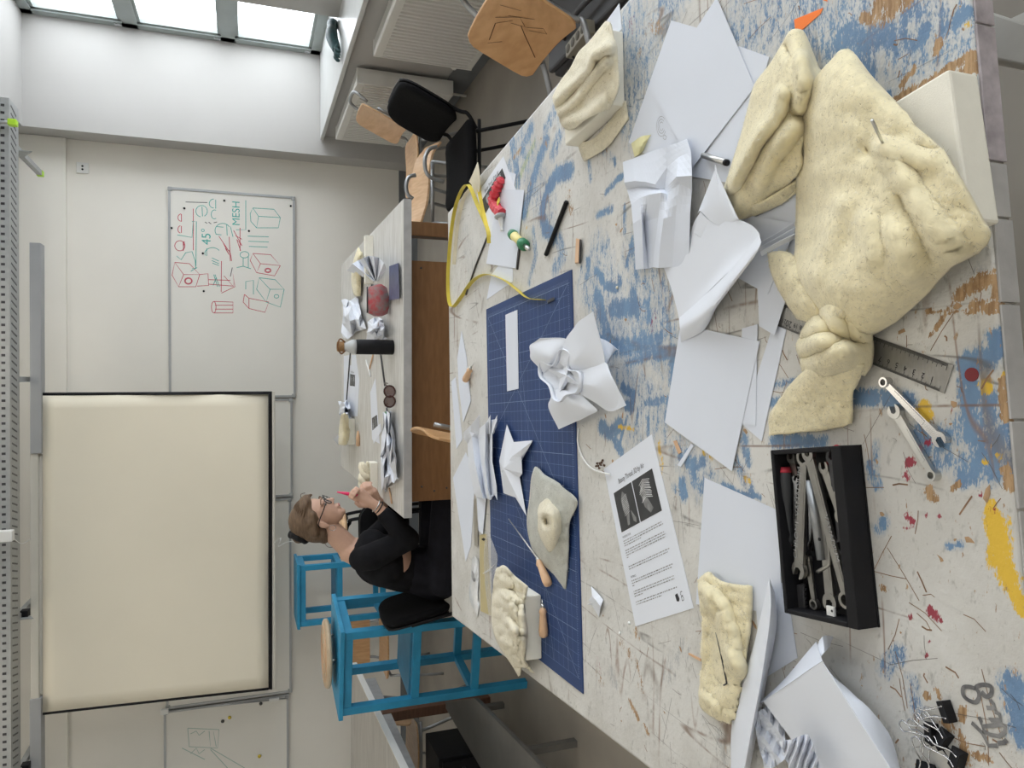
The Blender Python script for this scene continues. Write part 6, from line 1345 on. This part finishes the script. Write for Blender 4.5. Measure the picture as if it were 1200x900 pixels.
hexa('pages', [T(*p,0.0005) for p in qn], [T(*p,0.012) for p in qn], M_paper, t); hexa('cover', [T(*p,0.0121) for p in qn], [T(*p,0.015) for p in qn], mat('navy_cover', (0.10,0.11,0.20), 0.5, 0.2, 30), t)
# water bottle
bb = T(461,407); t = thing('water_bottle', 'glass bottle with black sleeve and cork stopper on the second table', 'bottle', bb)
Yb = bb.y; hb_ = lambda v: PY(v, 407, Yb).z-TZ; rb_ = 0.036
lathe('sleeve', [(rb_*0.9,0.001),(rb_,0.004),(rb_,hb_(418)),(rb_*0.97,hb_(417))], bb, (0,0,1), M_black, t, 20)
lathe('glass_neck', [(rb_*0.95,hb_(417)),(rb_*0.93,hb_(412)),(rb_*0.7,hb_(408)),(0.020,hb_(405)),(0.020,hb_(402))], bb, (0,0,1), mat('pale_glass', (0.62,0.64,0.64), 0.1, 0.03, 10, alpha=0.8), t, 20)
lathe('cork', [(0.021,hb_(403)),(0.024,hb_(402.5)),(0.024,hb_(396)),(0.022,hb_(395))], bb, (0,0,1), mat('cork', (0.38,0.22,0.10), 0.8, 0.2, 90), t, 16)
tube('strap_loop', curve_pts([bb+Vector((0.02,-0.012,hb_(404))), bb+Vector((0.034,-0.02,hb_(398))), bb+Vector((0,-0.03,hb_(394.5))), bb+Vector((-0.034,-0.02,hb_(399))), bb+Vector((-0.02,-0.012,hb_(404)))], 5), 0.004, mat('leather_strap', (0.20,0.09,0.03), 0.6, 0.1), t, 6)
G2 = 'papers on the second table'
def sheet2(q, h, label, name='paper_sheet'): return tag(quad_sheet(name, q, M_paper2, h), label, 'paper', G2)
sheet2([(403,417),(410,416),(409,470),(403,470)], 0.0005, 'blank white sheet behind the water bottle on the second table')
sheet2([(412,416),(417,416),(421,445),(419,488),(410,488)], 0.0005, 'blank white sheet under the far handout on the second table')
handout((410,428),(417,430),(417,482),(409,482), 0.002, 'far printed handout lying behind the sunglasses on the second table', G2, False)
handout((445,520),(436,515),(434,460),(440,443), 0.0008, 'printed handout turned away beside the sunglasses on the second table', G2, False)
sheet2([(436,505),(446,496),(447,505),(438,520)], 0.0016, 'small white offcut by the turned handout')
for (p0, p1, m, lab) in (((411,405),(406,470),M_dark,'thin dark stick on the white sheets of the second table'),((429,422),(434,441),M_white,'white and black pencil on the second table'),((437,416),(433,432),M_handle,'short wooden stick beside the water bottle'),((446,416),(451,452),M_dark,'dark line of cord between bottle and sunglasses'),((453,478),(454,486),M_dark,'dark pencil stub next to the large crumpled paper'),((448,573),(452,566),M_dark,'dark pencil end by the felt work'),((450,566),(452,576),M_paper,'white paper shred by the felt work'),((456,572),(459,590),M_handle,'thin wooden skewer near the table corner')):
    o = tube('stick', [T(*p0,0.006), T(*p1,0.006)], 0.0045, m, None, 6); tag(o, lab, 'stick')
t = thing('sunglasses', 'dark tortoiseshell sunglasses standing open on the second table', 'sunglasses', T(464,463))
M_tort = mat('tortoiseshell', (0.05,0.015,0.012), 0.15, 0.4, 40); M_lens = mat('brown_lens', (0.09,0.03,0.025), 0.08, 0.1, 10, alpha=0.85); g0 = T(464,463)
for s_ in (-1, 1):
    c = g0+Vector((-0.006+0.034*s_*0.7, 0.0, 0.030)); ring = [c+Vector((0.027*math.cos(a), 0.006*s_*math.cos(a), 0.026*math.sin(a))) for a in np.linspace(0,2*math.pi,17)[:-1]]
    tube('rim', ring, 0.0042, M_tort, t, 6, closed=True); mesh('lens', ring+[c], [((i+1)%16, i, 16) for i in range(16)], M_lens, t)
    tube('temple', curve_pts([c+Vector((0.024*s_,0,0.012)), c+Vector((0.030*s_+0.01,0.06,0.012)), c+Vector((0.026*s_+0.012,0.11,-0.010))], 4), 0.0032, M_tort, t, 6)
tube('bridge', [g0+Vector((-0.006-0.006,0,0.036)), g0+Vector((-0.006+0.006,0,0.036))], 0.003, M_tort, t, 6)
o = patch('green_shred', [[(450,484,0.004),(452,482,0.02),(454,486,0.006)],[(450,494,0.004),(452,496,0.025),(453,498,0.004)]], mat('green_shred', (0.10,0.28,0.14), 0.6, 0.4, 60), None, 4, 0.0006, noise=0.006, nscale=300); tag(o, 'green scrap next to the large crumpled paper', 'scrap')
# felt wrapped foam at the far left
a, b = T(416,491), T(416,521); fb = [a, b, b+Vector((0,0.10,0)), a+Vector((0,0.10,0))]
o = hexa('foam_block', [p+Vector((0,0,0.0005)) for p in fb], [p+Vector((0,0,0.046)) for p in fb], M_foam, None, 0.002); tag(o, 'white foam block topped with folded felt on the second table', 'foam')
o = patch('felt_piece', [[(401,485,0.13),(404,484,0.13),(406,486,0.10)],[(399,500,0.06),(403,498,0.09),(409,500,0.056)],[(398,512,0.056),(403,512,0.088),(408,512,0.056)],[(398,521,0.054),(402,521,0.07),(406,520,0.052)]], M_felt, None, 5, 0.008, noise=0.006, nscale=150); tag(o, 'folded cream felt on the foam block of the second table', 'felt')
o = patch('paper_sheet', [[(391,515,0.01),(396,509,0.08)],[(397,522,0.004),(400,520,0.05)]], M_paper2, None, 3, 0.0006); tag(o, 'white paper corner sticking up behind the folded felt', 'paper', G2)
a, b = T(419.5,523,0.012), T(419.5,505,0.012); t = thing('awl', 'awl with wooden handle beside the foam on the second table', 'awl', a, 'wooden-handled awls'); d = b-a; L_ = d.length
lathe('handle', [(0.006,0),(0.012,0.005),(0.012,L_*0.6),(0.008,L_*0.85),(0.005,L_)], a, d, M_handle, t, 10); tube('spike', [b, b+d.normalized()*0.05], 0.0016, M_steel, t, 6)
# braided wool on foam at the table corner
a, b = T(443,542), T(443,586); fb = [a, b, b+Vector((0,0.09,0)), a+Vector((0,0.09,0))]
o = hexa('foam_block', [p+Vector((0,0,0.0005)) for p in fb], [p+Vector((0,0,0.040)) for p in fb], M_foam, None, 0.003); tag(o, 'white foam block under the braided wool in front of the person', 'foam')
t = thing('wool_braid', 'thick braided cream wool being worked by the person', 'wool', (a+b)/2+Vector((0,0.04,0.04)))
for k in range(3):
    pts = []; rad = []
    for i in range(15):
        u = i/14; ph = u*9.5+k*2*PI/3; c = a.lerp(b, 0.02+0.96*u)+Vector((0.006*math.sin(17*u+k), 0.045+0.020*math.cos(ph), 0.066+0.016*math.sin(ph))); pts.append(c); rad.append(0.017+0.005*math.sin(23*u+2*k)+0.002*math.sin(61*u))
    rad[0] = rad[-1] = 0.007; tube('wool_strand', pts, rad, M_felt_w, t, 9)
# ---------------------------------------------------------------- blue stools
def blue_stool(cx, cy, w, d, h, yaw, label, disc, shelf_z, low_z):
    t = thing('blue_stool', label, 'stool', (cx, cy, 0), 'tall blue wooden stools')
    e = Vector((math.cos(yaw), math.sin(yaw), 0)); n = Vector((-e.y, e.x, 0)); o = Vector((cx,cy,0)); Z = Vector((0,0,1)); b = 0.042
    def q(a, c, z): return o+e*a+n*c+Z*z
    hexa('top_board', [q(-w/2-0.015,-d/2-0.015,h-0.022),q(w/2+0.015,-d/2-0.015,h-0.022),q(w/2+0.015,d/2+0.015,h-0.022),q(-w/2-0.015,d/2+0.015,h-0.022)], [q(-w/2-0.015,-d/2-0.015,h),q(w/2+0.015,-d/2-0.015,h),q(w/2+0.015,d/2+0.015,h),q(-w/2-0.015,d/2+0.015,h)], M_blue, t, 0.002)
    wi, di = w/2-b/2, d/2-b/2
    for a in (-1,1):
        for c in (-1,1): beam('leg', q(a*wi,c*di,0), q(a*wi,c*di,h-0.022), b, b, M_blue, t, up=n, bev=0.002)
    for z, kind in ((h-0.045,'top_rail'),(shelf_z,'shelf_rail'),(low_z,'stretcher')):
        for s_ in (-1,1):
            beam(kind, q(-wi+b/2,s_*di,z), q(wi-b/2,s_*di,z), b*0.8, b, M_blue, t, bev=0.002); beam(kind, q(s_*wi,-di+b/2,z), q(s_*wi,di-b/2,z), b*0.8, b, M_blue, t, bev=0.002)
    hexa('shelf', [q(-wi+0.02,-di+0.02,shelf_z+0.021),q(wi-0.02,-di+0.02,shelf_z+0.021),q(wi-0.02,di-0.02,shelf_z+0.021),q(-wi+0.02,di-0.02,shelf_z+0.021)], [q(-wi+0.02,-di+0.02,shelf_z+0.030),q(wi-0.02,-di+0.02,shelf_z+0.030),q(wi-0.02,di-0.02,shelf_z+0.030),q(-wi+0.02,di-0.02,shelf_z+0.030)], mat('thin_blue_shelf', (0.05,0.22,0.36), 0.6, 0.15, 8), t)
    if disc:
        c = q(0.0,0.03,h); lathe('round_seat', [(0.170,0.028),(0.180,0.034),(0.180,0.046),(0.172,0.054),(0.0001,0.056)], c, (0,0,1), mat('turned_pale_wood', (0.55,0.42,0.28), 0.5, 0.15, 14), t, 32)
        for r_ in (0.05,0.10,0.145): tube('turned_groove', [c+Vector((r_*math.cos(a), r_*math.sin(a), 0.0565)) for a in np.linspace(0,2*PI,33)[:-1]], 0.0016, M_handle, t, 5, closed=True)
        for k in range(3): a = 2.1*k+0.4; lathe('bolt', [(0.006,0),(0.006,0.03)], c+Vector((0.09*math.cos(a),0.09*math.sin(a),-0.001)), (0,0,1), M_steel, t, 8)
    return t
blue_stool(-1.455, 4.08, 0.47, 0.40, 1.048, -0.20, 'tall blue wooden stool with a round pale wood seat', True, 0.645, 0.31)
blue_stool(-1.64, 6.15, 0.47, 0.40, 1.125, 0.02, 'tall blue wooden stool with a bare top against the wall behind the person', False, 0.80, 0.46)
# round bar stool behind the person
t = thing('bar_stool', 'round wooden-topped stool with black tube frame behind the person', 'stool', (-0.98,4.95,0)); c = Vector((-0.98,4.95,0.885))
lathe('round_seat', [(0.15,0),(0.165,0.008),(0.165,0.024),(0.155,0.030),(0.0001,0.032)], c, (0,0,1), M_plyl, t, 24)
for k in range(4):
    a = PI/4+k*PI/2; dx, dy = math.cos(a), math.sin(a); tube('leg', curve_pts([c+Vector((0.03*dx,0.03*dy,-0.004)), c+Vector((0.12*dx,0.12*dy,-0.02)), c+Vector((0.17*dx,0.17*dy,-0.10)), Vector((c.x+0.24*dx,c.y+0.24*dy,0))], 5), 0.011, M_black, t, 8)
tube('foot_ring', [c+Vector((0.205*math.cos(a),0.205*math.sin(a),-0.60)) for a in np.linspace(0,2*PI,25)[:-1]], 0.009, M_black, t, 8, closed=True)
# ---------------------------------------------------------------- third table on the inner side
t3 = thing('work_table', 'long white-edged worn table beside the blue stool, partly out of view', 'table', (-2.5,4.4,0)); q3 = [Vector((-1.83,3.2,0)),Vector((-1.965,5.30,0)),Vector((-3.1,5.38,0)),Vector((-3.0,3.2,0))]
hexa('table_top', [p+Vector((0,0,0.764)) for p in q3], [p+Vector((0,0,0.80)) for p in q3], mat('worn_grey_table', (0.36,0.34,0.31), 0.6, 0, 8, 0.1, 60, col2=(0.48,0.46,0.42), stretch=(0.7,4,1)), t3, 0.002)
beam('edge_strip', q3[0]+Vector((0.004,0,0.782)), q3[1]+Vector((0.004,0,0.782)), 0.006, 0.036, M_white, t3)
M_redw = wood('reddish_wood', (0.10,0.04,0.02), (0.16,0.07,0.035), 8)
for (x, y) in ((-2.07,4.63),(-2.9,4.47),(-2.9,5.25),(-2.9,3.3)): box('leg', (x,y,0.382), (0.06,0.06,0.764), M_redw, t3, bev=0.003)
box('apron', (-2.06,4.35,0.70), (0.03,1.7,0.10), M_edge2, t3)
t = thing('plank_bench', 'low dark grey plank standing along under the third table', 'bench', (-1.9,4.0,0))
qb = [PZ(518,823,0.30), PZ(556,818,0.30), PZ(640,905,0.30), PZ(566,905,0.30)]; M_gpl = mat('dark_grey_board', (0.13,0.125,0.115), 0.6, 0.1, 8)
hexa('plank', [p-Vector((0,0,0.025)) for p in qb], qb, M_gpl, t, 0.002)
for p in (qb[0].lerp(qb[2],0.2), qb[0].lerp(qb[2],0.8)): box('support', (p.x,p.y,0.1375), (0.03,0.04,0.275), M_gpl, t)
bx = PZ(548,870,0.0); t = thing('black_cabinet', 'black low cabinet on the floor beneath the third table', 'cabinet', (-2.50,4.56,0)); box('body', (-2.50,4.56,0.20), (0.46,0.36,0.40), M_black, t, bev=0.004); box('door', (-2.50,4.372,0.20), (0.42,0.014,0.36), M_black, t, bev=0.002); box('knob', (-2.34,4.358,0.25), (0.02,0.02,0.02), M_dark, t, bev=0.004)
chair(-2.14, 6.05, -PI/2, 'brown plywood chair tucked behind the blue stool by the wall', M_ply, M_grey, 'plywood chairs', back=(0.52,0.84), lean=0.05, w=0.42)
chair(-2.42, 4.98, PI, 'light plywood chair at the far side of the third table', M_plyl, M_grey, 'plywood chairs', back=(0.47,0.73), lean=0.06, w=0.38)
# ---------------------------------------------------------------- beyond the near edge of the painted table
t = thing('bench_rail', 'white painted wooden rail below the near edge of the table', 'bench', PZ(1185,45,0.50))
a, b = PZ(1160,30,0.52), PZ(1230,60,0.52); hexa('rail', [PZ(1150,12,0.50),PZ(1235,42,0.50),PZ(1235,88,0.50),PZ(1150,70,0.50)], [PZ(1150,10,0.54),PZ(1235,38,0.54),PZ(1235,84,0.54),PZ(1150,66,0.54)], M_wleg, t, 0.003)
for q in (PZ(1180,45,0.50), PZ(1225,62,0.50)): box('leg', (q.x,q.y,0.25), (0.05,0.05,0.50), M_wleg, t)
t = thing('cardboard_stack', 'ribbed beige corrugated cardboard sheet lying on the floor under the bench', 'cardboard', PZ(1190,150,0.0))
M_corr = mat('corrugated_card', (0.42,0.38,0.32), 0.8, 0.10, 40, 0.2, 90); c0 = Vector((0.42,0.18,0)); w_, l_, n_ = 1.5, 0.78, 80; bm = bmesh.new(); rows = []
for i in range(n_*2+1):
    y = c0.y-l_/2+l_*i/(n_*2); z = 0.03+(0.006 if i % 2 else 0.0); rows.append([bm.verts.new((c0.x-w_/2,y,z)), bm.verts.new((c0.x+w_/2,y,z))])
for A, B_ in zip(rows, rows[1:]): bm.faces.new((A[0],A[1],B_[1],B_[0]))
from_bm('ribbed_sheet', bm, M_corr, t); box('base_sheet', (c0.x,c0.y,0.014), (w_,l_,0.028), M_corr, t)
# ================================================================== the person working at the second table
def capsule(bm, a, b, r0, r1, n=14):
    a, b = Vector(a), Vector(b); d = b-a; L = max(d.length, 1e-5); prof = []
    for i in range(6): t = math.pi/2*(i/5); prof.append((max(r0*math.sin(t),1e-7) if i else 0.0, -r0*math.cos(t)))
    for i in range(6): t = math.pi/2*(i/5); prof.append((r1*math.cos(t) if i < 5 else 0.0, L+r1*math.sin(t)))
    bm_lathe(bm, prof, a, d if d.length > 1e-5 else (0,0,1), n)
def ellip(bm, c, r, rot=None):
    g = bmesh.ops.create_icosphere(bm, subdivisions=3, radius=1)
    bmesh.ops.transform(bm, matrix=Matrix.Translation(Vector(c)) @ (rot.to_4x4() if rot is not None else Matrix.Identity(4)) @ Matrix.Diagonal((*r,1)), verts=g['verts'])
def fused(name, bm, m, parent, voxel, smooth=4):
    """fuse overlapping volumes into one continuous skin"""
    o = from_bm(name, bm, m, None, True)
    md = o.modifiers.new('fuse', 'REMESH'); md.mode = 'VOXEL'; md.voxel_size = voxel; md.use_smooth_shade = True
    ms = o.modifiers.new('soften', 'SMOOTH'); ms.factor = 0.5; ms.iterations = smooth
    dg = bpy.context.evaluated_depsgraph_get(); me2 = bpy.data.meshes.new_from_object(o.evaluated_get(dg)); old = o.data
    o.modifiers.clear(); o.data = me2; bpy.data.meshes.remove(old); me2.name = name
    if not me2.materials: me2.materials.append(m)
    me2.polygons.foreach_set('use_smooth', [True]*len(me2.polygons)); attach(o, parent); return o
person = thing('person', 'person with tied-back brown hair and glasses in black clothes, felting at the second table', 'person', (-0.95, 3.78, 0))
M_skin = mat('skin', (0.60,0.37,0.27), 0.5, 0.05, 20, 0.03, 200); M_hair = mat('brown_hair', (0.105,0.062,0.034), 0.5, 0, 30, 0.5, 160, col2=(0.20,0.125,0.07), stretch=(1,1,6))
YP = 3.78
HC = PY(373, 606, YP)                                   # middle of the head
RH = Matrix.Rotation(math.radians(24), 3, 'Y') @ Matrix.Identity(3)
RH = Matrix.Rotation(math.radians(-8), 3, 'Z') @ RH      # face turned slightly to the camera side
def H(x, y, z): return HC+RH @ Vector((x, y, z))         # x = face direction, z = crown
def G(px, py, dy=0.0): return PY(px, py, YP+dy)
neck0, neck1 = H(-0.035,0,-0.075), G(412, 645)
sh_r, sh_l = G(436, 652, -0.15), G(430, 640, 0.17)
chest, waist, hip = G(440, 652), G(480, 668), G(512, 672)
elbow_r = G(478, 632, -0.20); wrist_r = PY(441, 593, 3.60); hand_r = PY(424, 583, 3.60)
elbow_l = G(470, 600, 0.22); wrist_l = PY(446, 590, 3.86); hand_l = PY(436, 580, 3.82)
body = bmesh.new()
# head: skull, face, jaw, nose, lips, brow, ears
ellip(body, H(-0.012,0,0.022), (0.096,0.074,0.098), RH); ellip(body, H(0.035,0,-0.025), (0.056,0.060,0.085), RH); ellip(body, H(0.045,0,-0.078), (0.040,0.046,0.034), RH); ellip(body, H(0.066,0,-0.098), (0.018,0.020,0.016), RH)
for s in (-1,1): ellip(body, H(0.050,s*0.032,-0.030), (0.028,0.024,0.030), RH); ellip(body, H(0.078,s*0.030,0.020), (0.012,0.024,0.009), RH)
capsule(body, H(0.082,0,0.012), H(0.105,0,-0.026), 0.008, 0.011); 
for s in (-1,1): ellip(body, H(0.094,s*0.010,-0.032), (0.010,0.008,0.008), RH)
capsule(body, H(0.088,-0.016,-0.060), H(0.088,0.016,-0.060), 0.007, 0.007); capsule(body, H(0.085,-0.014,-0.072), H(0.085,0.014,-0.072), 0.008, 0.008)
for s in (-1,1): ellip(body, H(-0.008,s*0.078,-0.018), (0.017,0.008,0.030), RH); ellip(body, H(-0.004,s*0.077,-0.045), (0.008,0.007,0.010), RH)
capsule(body, neck0, neck1, 0.052, 0.058); capsule(body, neck1, chest, 0.066, 0.10)
capsule(body, G(420,650,-0.06), sh_r, 0.05, 0.052); capsule(body, G(418,648,0.06), sh_l, 0.05, 0.052)
ellip(body, G(455,656), (0.115,0.15,0.13)); capsule(body, chest, waist, 0.11, 0.105); capsule(body, waist, hip, 0.105, 0.12)
knee_r, knee_l = Vector((-0.50,3.66,0.53)), Vector((-0.48,3.90,0.53))
for (k, s) in ((knee_r,-0.09),(knee_l,0.09)):
    h0 = hip+Vector((0,s,-0.03)); capsule(body, h0, k, 0.082, 0.058); capsule(body, k, Vector((k.x-0.06,k.y,0.10)), 0.055, 0.036); capsule(body, Vector((k.x-0.08,k.y,0.045)), Vector((k.x+0.09,k.y,0.035)), 0.036, 0.028)
capsule(body, sh_r, elbow_r, 0.050, 0.040); capsule(body, elbow_r, wrist_r, 0.040, 0.026); capsule(body, sh_l, elbow_l, 0.050, 0.040); capsule(body, elbow_l, wrist_l, 0.040, 0.026)
def hand(bm, w, c, tool, side):
    """palm and five bent fingers closed around a grip point"""
    d = (c-w).normalized(); u = Vector((0,0,1)); u = (u-d*u.dot(d)).normalized(); s = d.cross(u)*side
    capsule(bm, w+d*0.02, c+d*0.018+u*0.008, 0.026, 0.026); capsule(bm, w+d*0.025-s*0.004, c+d*0.018-u*0.020, 0.022, 0.021)
    for k in range(4):
        L = (0.036,0.040,0.037,0.029)[k]; b0 = c+d*0.028+u*(0.024-0.016*k); b1 = b0+d*L*0.75+s*0.010; b2 = b1+d*L*0.1+s*L*0.75-u*0.002; b3 = b2-d*L*0.45+s*L*0.25
        capsule(bm, b0, b1, 0.0092, 0.0086); capsule(bm, b1, b2, 0.0086, 0.0080); capsule(bm, b2, b3, 0.0080, 0.0070)
    t0 = w+d*0.045+u*0.022+s*0.010; t1 = t0+d*0.030+u*0.016+s*0.016; t2 = t1+d*0.026-u*0.004+s*0.012
    capsule(bm, t0, t1, 0.0115, 0.0100); capsule(bm, t1, t2, 0.0100, 0.0085)
hand(body, wrist_r, hand_r, None, 1); hand(body, wrist_l, hand_l, None, -1)
fused('body', body, M_skin, person, 0.0042, 5)
# clothes
top = bmesh.new()
capsule(top, G(423,655,-0.10), sh_r+Vector((0,-0.01,0)), 0.060, 0.066); capsule(top, G(421,652,0.10), sh_l+Vector((0,0.01,0)), 0.060, 0.066); ellip(top, G(450,657), (0.132,0.175,0.12)); capsule(top, G(444,656), G(474,667), 0.128, 0.118)
capsule(top, G(440,664,-0.06), G(470,676,-0.04), 0.075, 0.075); capsule(top, G(440,660,0.08), G(470,672,0.06), 0.075, 0.075)
capsule(top, sh_r, elbow_r, 0.066, 0.056); capsule(top, elbow_r, elbow_r.lerp(wrist_r,0.72), 0.058, 0.040); capsule(top, sh_l, elbow_l, 0.066, 0.056); capsule(top, elbow_l, elbow_l.lerp(wrist_l,0.72), 0.058, 0.040)
ellip(top, G(437,640), (0.085,0.13,0.075)); capsule(top, G(426,648,-0.07), G(432,632,-0.02), 0.058, 0.05); capsule(top, G(424,646,0.07), G(432,632,0.02), 0.058, 0.05)
fused('black_top', top, M_blackcl, person, 0.008, 4)
tr_ = bmesh.new(); capsule(tr_, G(488,668), hip, 0.122, 0.140)
for (k, s) in ((knee_r,-0.09),(knee_l,0.09)):
    h0 = hip+Vector((0,s,-0.02)); capsule(tr_, h0, k, 0.100, 0.078); capsule(tr_, k, Vector((k.x-0.06,k.y,0.12)), 0.078, 0.070)
fused('trousers', tr_, M_blacktr, person, 0.009, 4)
for k in (knee_r, knee_l):
    sb = bmesh.new(); capsule(sb, Vector((k.x-0.09,k.y,0.045)), Vector((k.x+0.11,k.y,0.038)), 0.044, 0.036); bm_box(sb, (k.x+0.01,k.y,0.012), (0.27,0.085,0.024)); fused('shoe', sb, M_black, person, 0.008, 3)
# hair: cap swept back to a scrunchie
hr = bmesh.new(); ellip(hr, H(-0.030,0,0.040), (0.098,0.084,0.094), RH); ellip(hr, H(-0.070,0,0.000), (0.058,0.078,0.088), RH); ellip(hr, H(0.030,0,0.092), (0.056,0.064,0.028), RH); capsule(hr, H(0.062,-0.020,0.086), H(-0.02,-0.076,0.040), 0.018, 0.020); capsule(hr, H(0.062,0.020,0.086), H(-0.02,0.076,0.040), 0.018, 0.020)
capsule(hr, H(0.020,-0.074,0.045), H(-0.060,-0.070,0.0), 0.016, 0.026); capsule(hr, H(-0.05,-0.055,-0.035), H(-0.09,-0.02,-0.070), 0.026, 0.022); ellip(hr, H(-0.080,0,-0.045), (0.036,0.058,0.045), RH)
capsule(hr, H(0.066,0.0,0.100), H(0.088,0.01,0.078), 0.012, 0.008)
hair = fused('hair', hr, M_hair, person, 0.005, 3)
for k in range(16):     # strands drawn back over the cap
    a = -0.9+1.8*k/15; pts = [H(0.075*math.cos(a*0.9)-0.0, 0.052*math.sin(a), 0.098-0.012*abs(a)), H(0.01, 0.086*math.sin(a*1.05), 0.128-0.052*a*a), H(-0.075, 0.078*math.sin(a), 0.098-0.05*a*a), H(-0.118, 0.03*math.sin(a), 0.04)]
    tube('strand', curve_pts(pts, 5), 0.0035, M_hair, hair, 5)
tube('loose_strand', curve_pts([H(-0.09,-0.02,-0.06), H(-0.115,-0.03,-0.10), H(-0.10,-0.03,-0.14)], 5), 0.0012, M_hair, hair, 4); tube('loose_strand', curve_pts([H(0.05,0,0.11), H(0.075,0,0.125), H(0.09,0,0.11)], 5), 0.0015, M_hair, hair, 4)
sc = bmesh.new(); rs2 = random.Random(2)
for k in range(11): a = 2*math.pi*k/11; ellip(sc, H(-0.126+0.010*rs2.random(), 0.038*math.cos(a), 0.045+0.040*math.sin(a)), (0.020,0.018,0.018), RH)
fused('scrunchie', sc, M_black, person, 0.006, 2)
bun = bmesh.new(); ellip(bun, H(-0.130,0,0.045), (0.026,0.030,0.030), RH); fused('hair_bun', bun, M_hair, person, 0.006, 2)
# glasses, earring, eyes, brows
gl = bpy.data.objects['person']; M_fr = mat('black_glasses_frame', (0.010,0.009,0.010), 0.25, 0.1)
for s in (-1,1):
    c = H(0.101, s*0.034, 0.000); ring = [c+RH @ Vector((-0.006*abs(math.cos(a))*(1 if True else 0), 0.025*math.cos(a), 0.020*math.sin(a))) for a in np.linspace(0,2*math.pi,17)[:-1]]
    rm = tube('glasses_rim', ring, 0.0028, M_fr, person, 6, closed=True); mesh('lens', ring+[c], [((i+1)%16, i, 16) for i in range(16)], mat('clear_lens', (0.9,0.9,0.92), 0.05, 0.01, alpha=0.12), rm)
    tube('glasses_temple', curve_pts([H(0.096,s*0.060,0.008), H(0.050,s*0.079,0.008), H(-0.010,s*0.086,0.004), H(-0.025,s*0.084,-0.012)], 4), 0.0030, M_fr, person, 6)
    lathe('eye', [(0.0001,0),(0.006,0.002),(0.0085,0.006),(0.0001,0.010)], H(0.074,s*0.031,0.002), RH @ Vector((1,0.15*s,0)), mat('eye', (0.35,0.30,0.28), 0.2, 0.1), person, 10)
    tube('eyebrow', curve_pts([H(0.094,s*0.012,0.026), H(0.090,s*0.032,0.032), H(0.074,s*0.052,0.026)], 4), 0.0028, M_hair, person, 5)
    tube('earring', [H(-0.004+0.014*math.cos(a), s*0.084, -0.068+0.016*math.sin(a)) for a in np.linspace(0,2*math.pi,15)[:-1]], 0.0012, M_chrome, person, 5, closed=True)
tube('glasses_bridge', [H(0.106,-0.010,0.004), H(0.110,0,0.006), H(0.106,0.010,0.004)], 0.0026, M_fr, person, 6)
tube('lips', curve_pts([H(0.093,-0.018,-0.066), H(0.0965,0,-0.065), H(0.093,0.018,-0.066)], 4), 0.0045, mat('lip', (0.42,0.17,0.15), 0.4, 0.05), person, 6)
wd = (hand_r-wrist_r).normalized(); wx = wd.orthogonal().normalized(); wy = wd.cross(wx)
for (k, r, m) in ((-0.016,0.031,M_black),(0.000,0.030,M_chrome)): tube('bracelet', [wrist_r+wd*k+(wx*math.cos(a)+wy*math.sin(a))*r for a in np.linspace(0,2*math.pi,19)[:-1]], 0.0032, m, person, 6, closed=True)

# pink needle tool in the hand
a, b = PY(421, 581, 3.585), PY(395, 576.5, 3.585); t = thing('needle_tool', 'pink tapered felting needle holder held in the person\'s hand', 'tool', a)
lathe('holder', [(0.006,0),(0.0085,0.02),(0.0085,(b-a).length*0.55),(0.003,(b-a).length)], a, b-a, mat('pink_plastic', (0.72,0.03,0.13), 0.4, 0.05), t, 12); tube('needle', [a, a-(b-a)*0.45], [0.002,0.0008], M_steel, t, 6)
# the chair that carries the person
chair(-0.93, 3.80, 0.0, 'black upholstered chair the person sits on', M_blackfab, M_black, None, sz=0.415, back=(0.52,0.84), lean=0.06, w=0.42, padded=True)

chair(-0.86, 4.50, PI/2, 'black upholstered chair standing behind the person', M_blackfab, M_black, None, sz=0.44, back=(0.60,0.90), lean=0.06, w=0.36, padded=True)
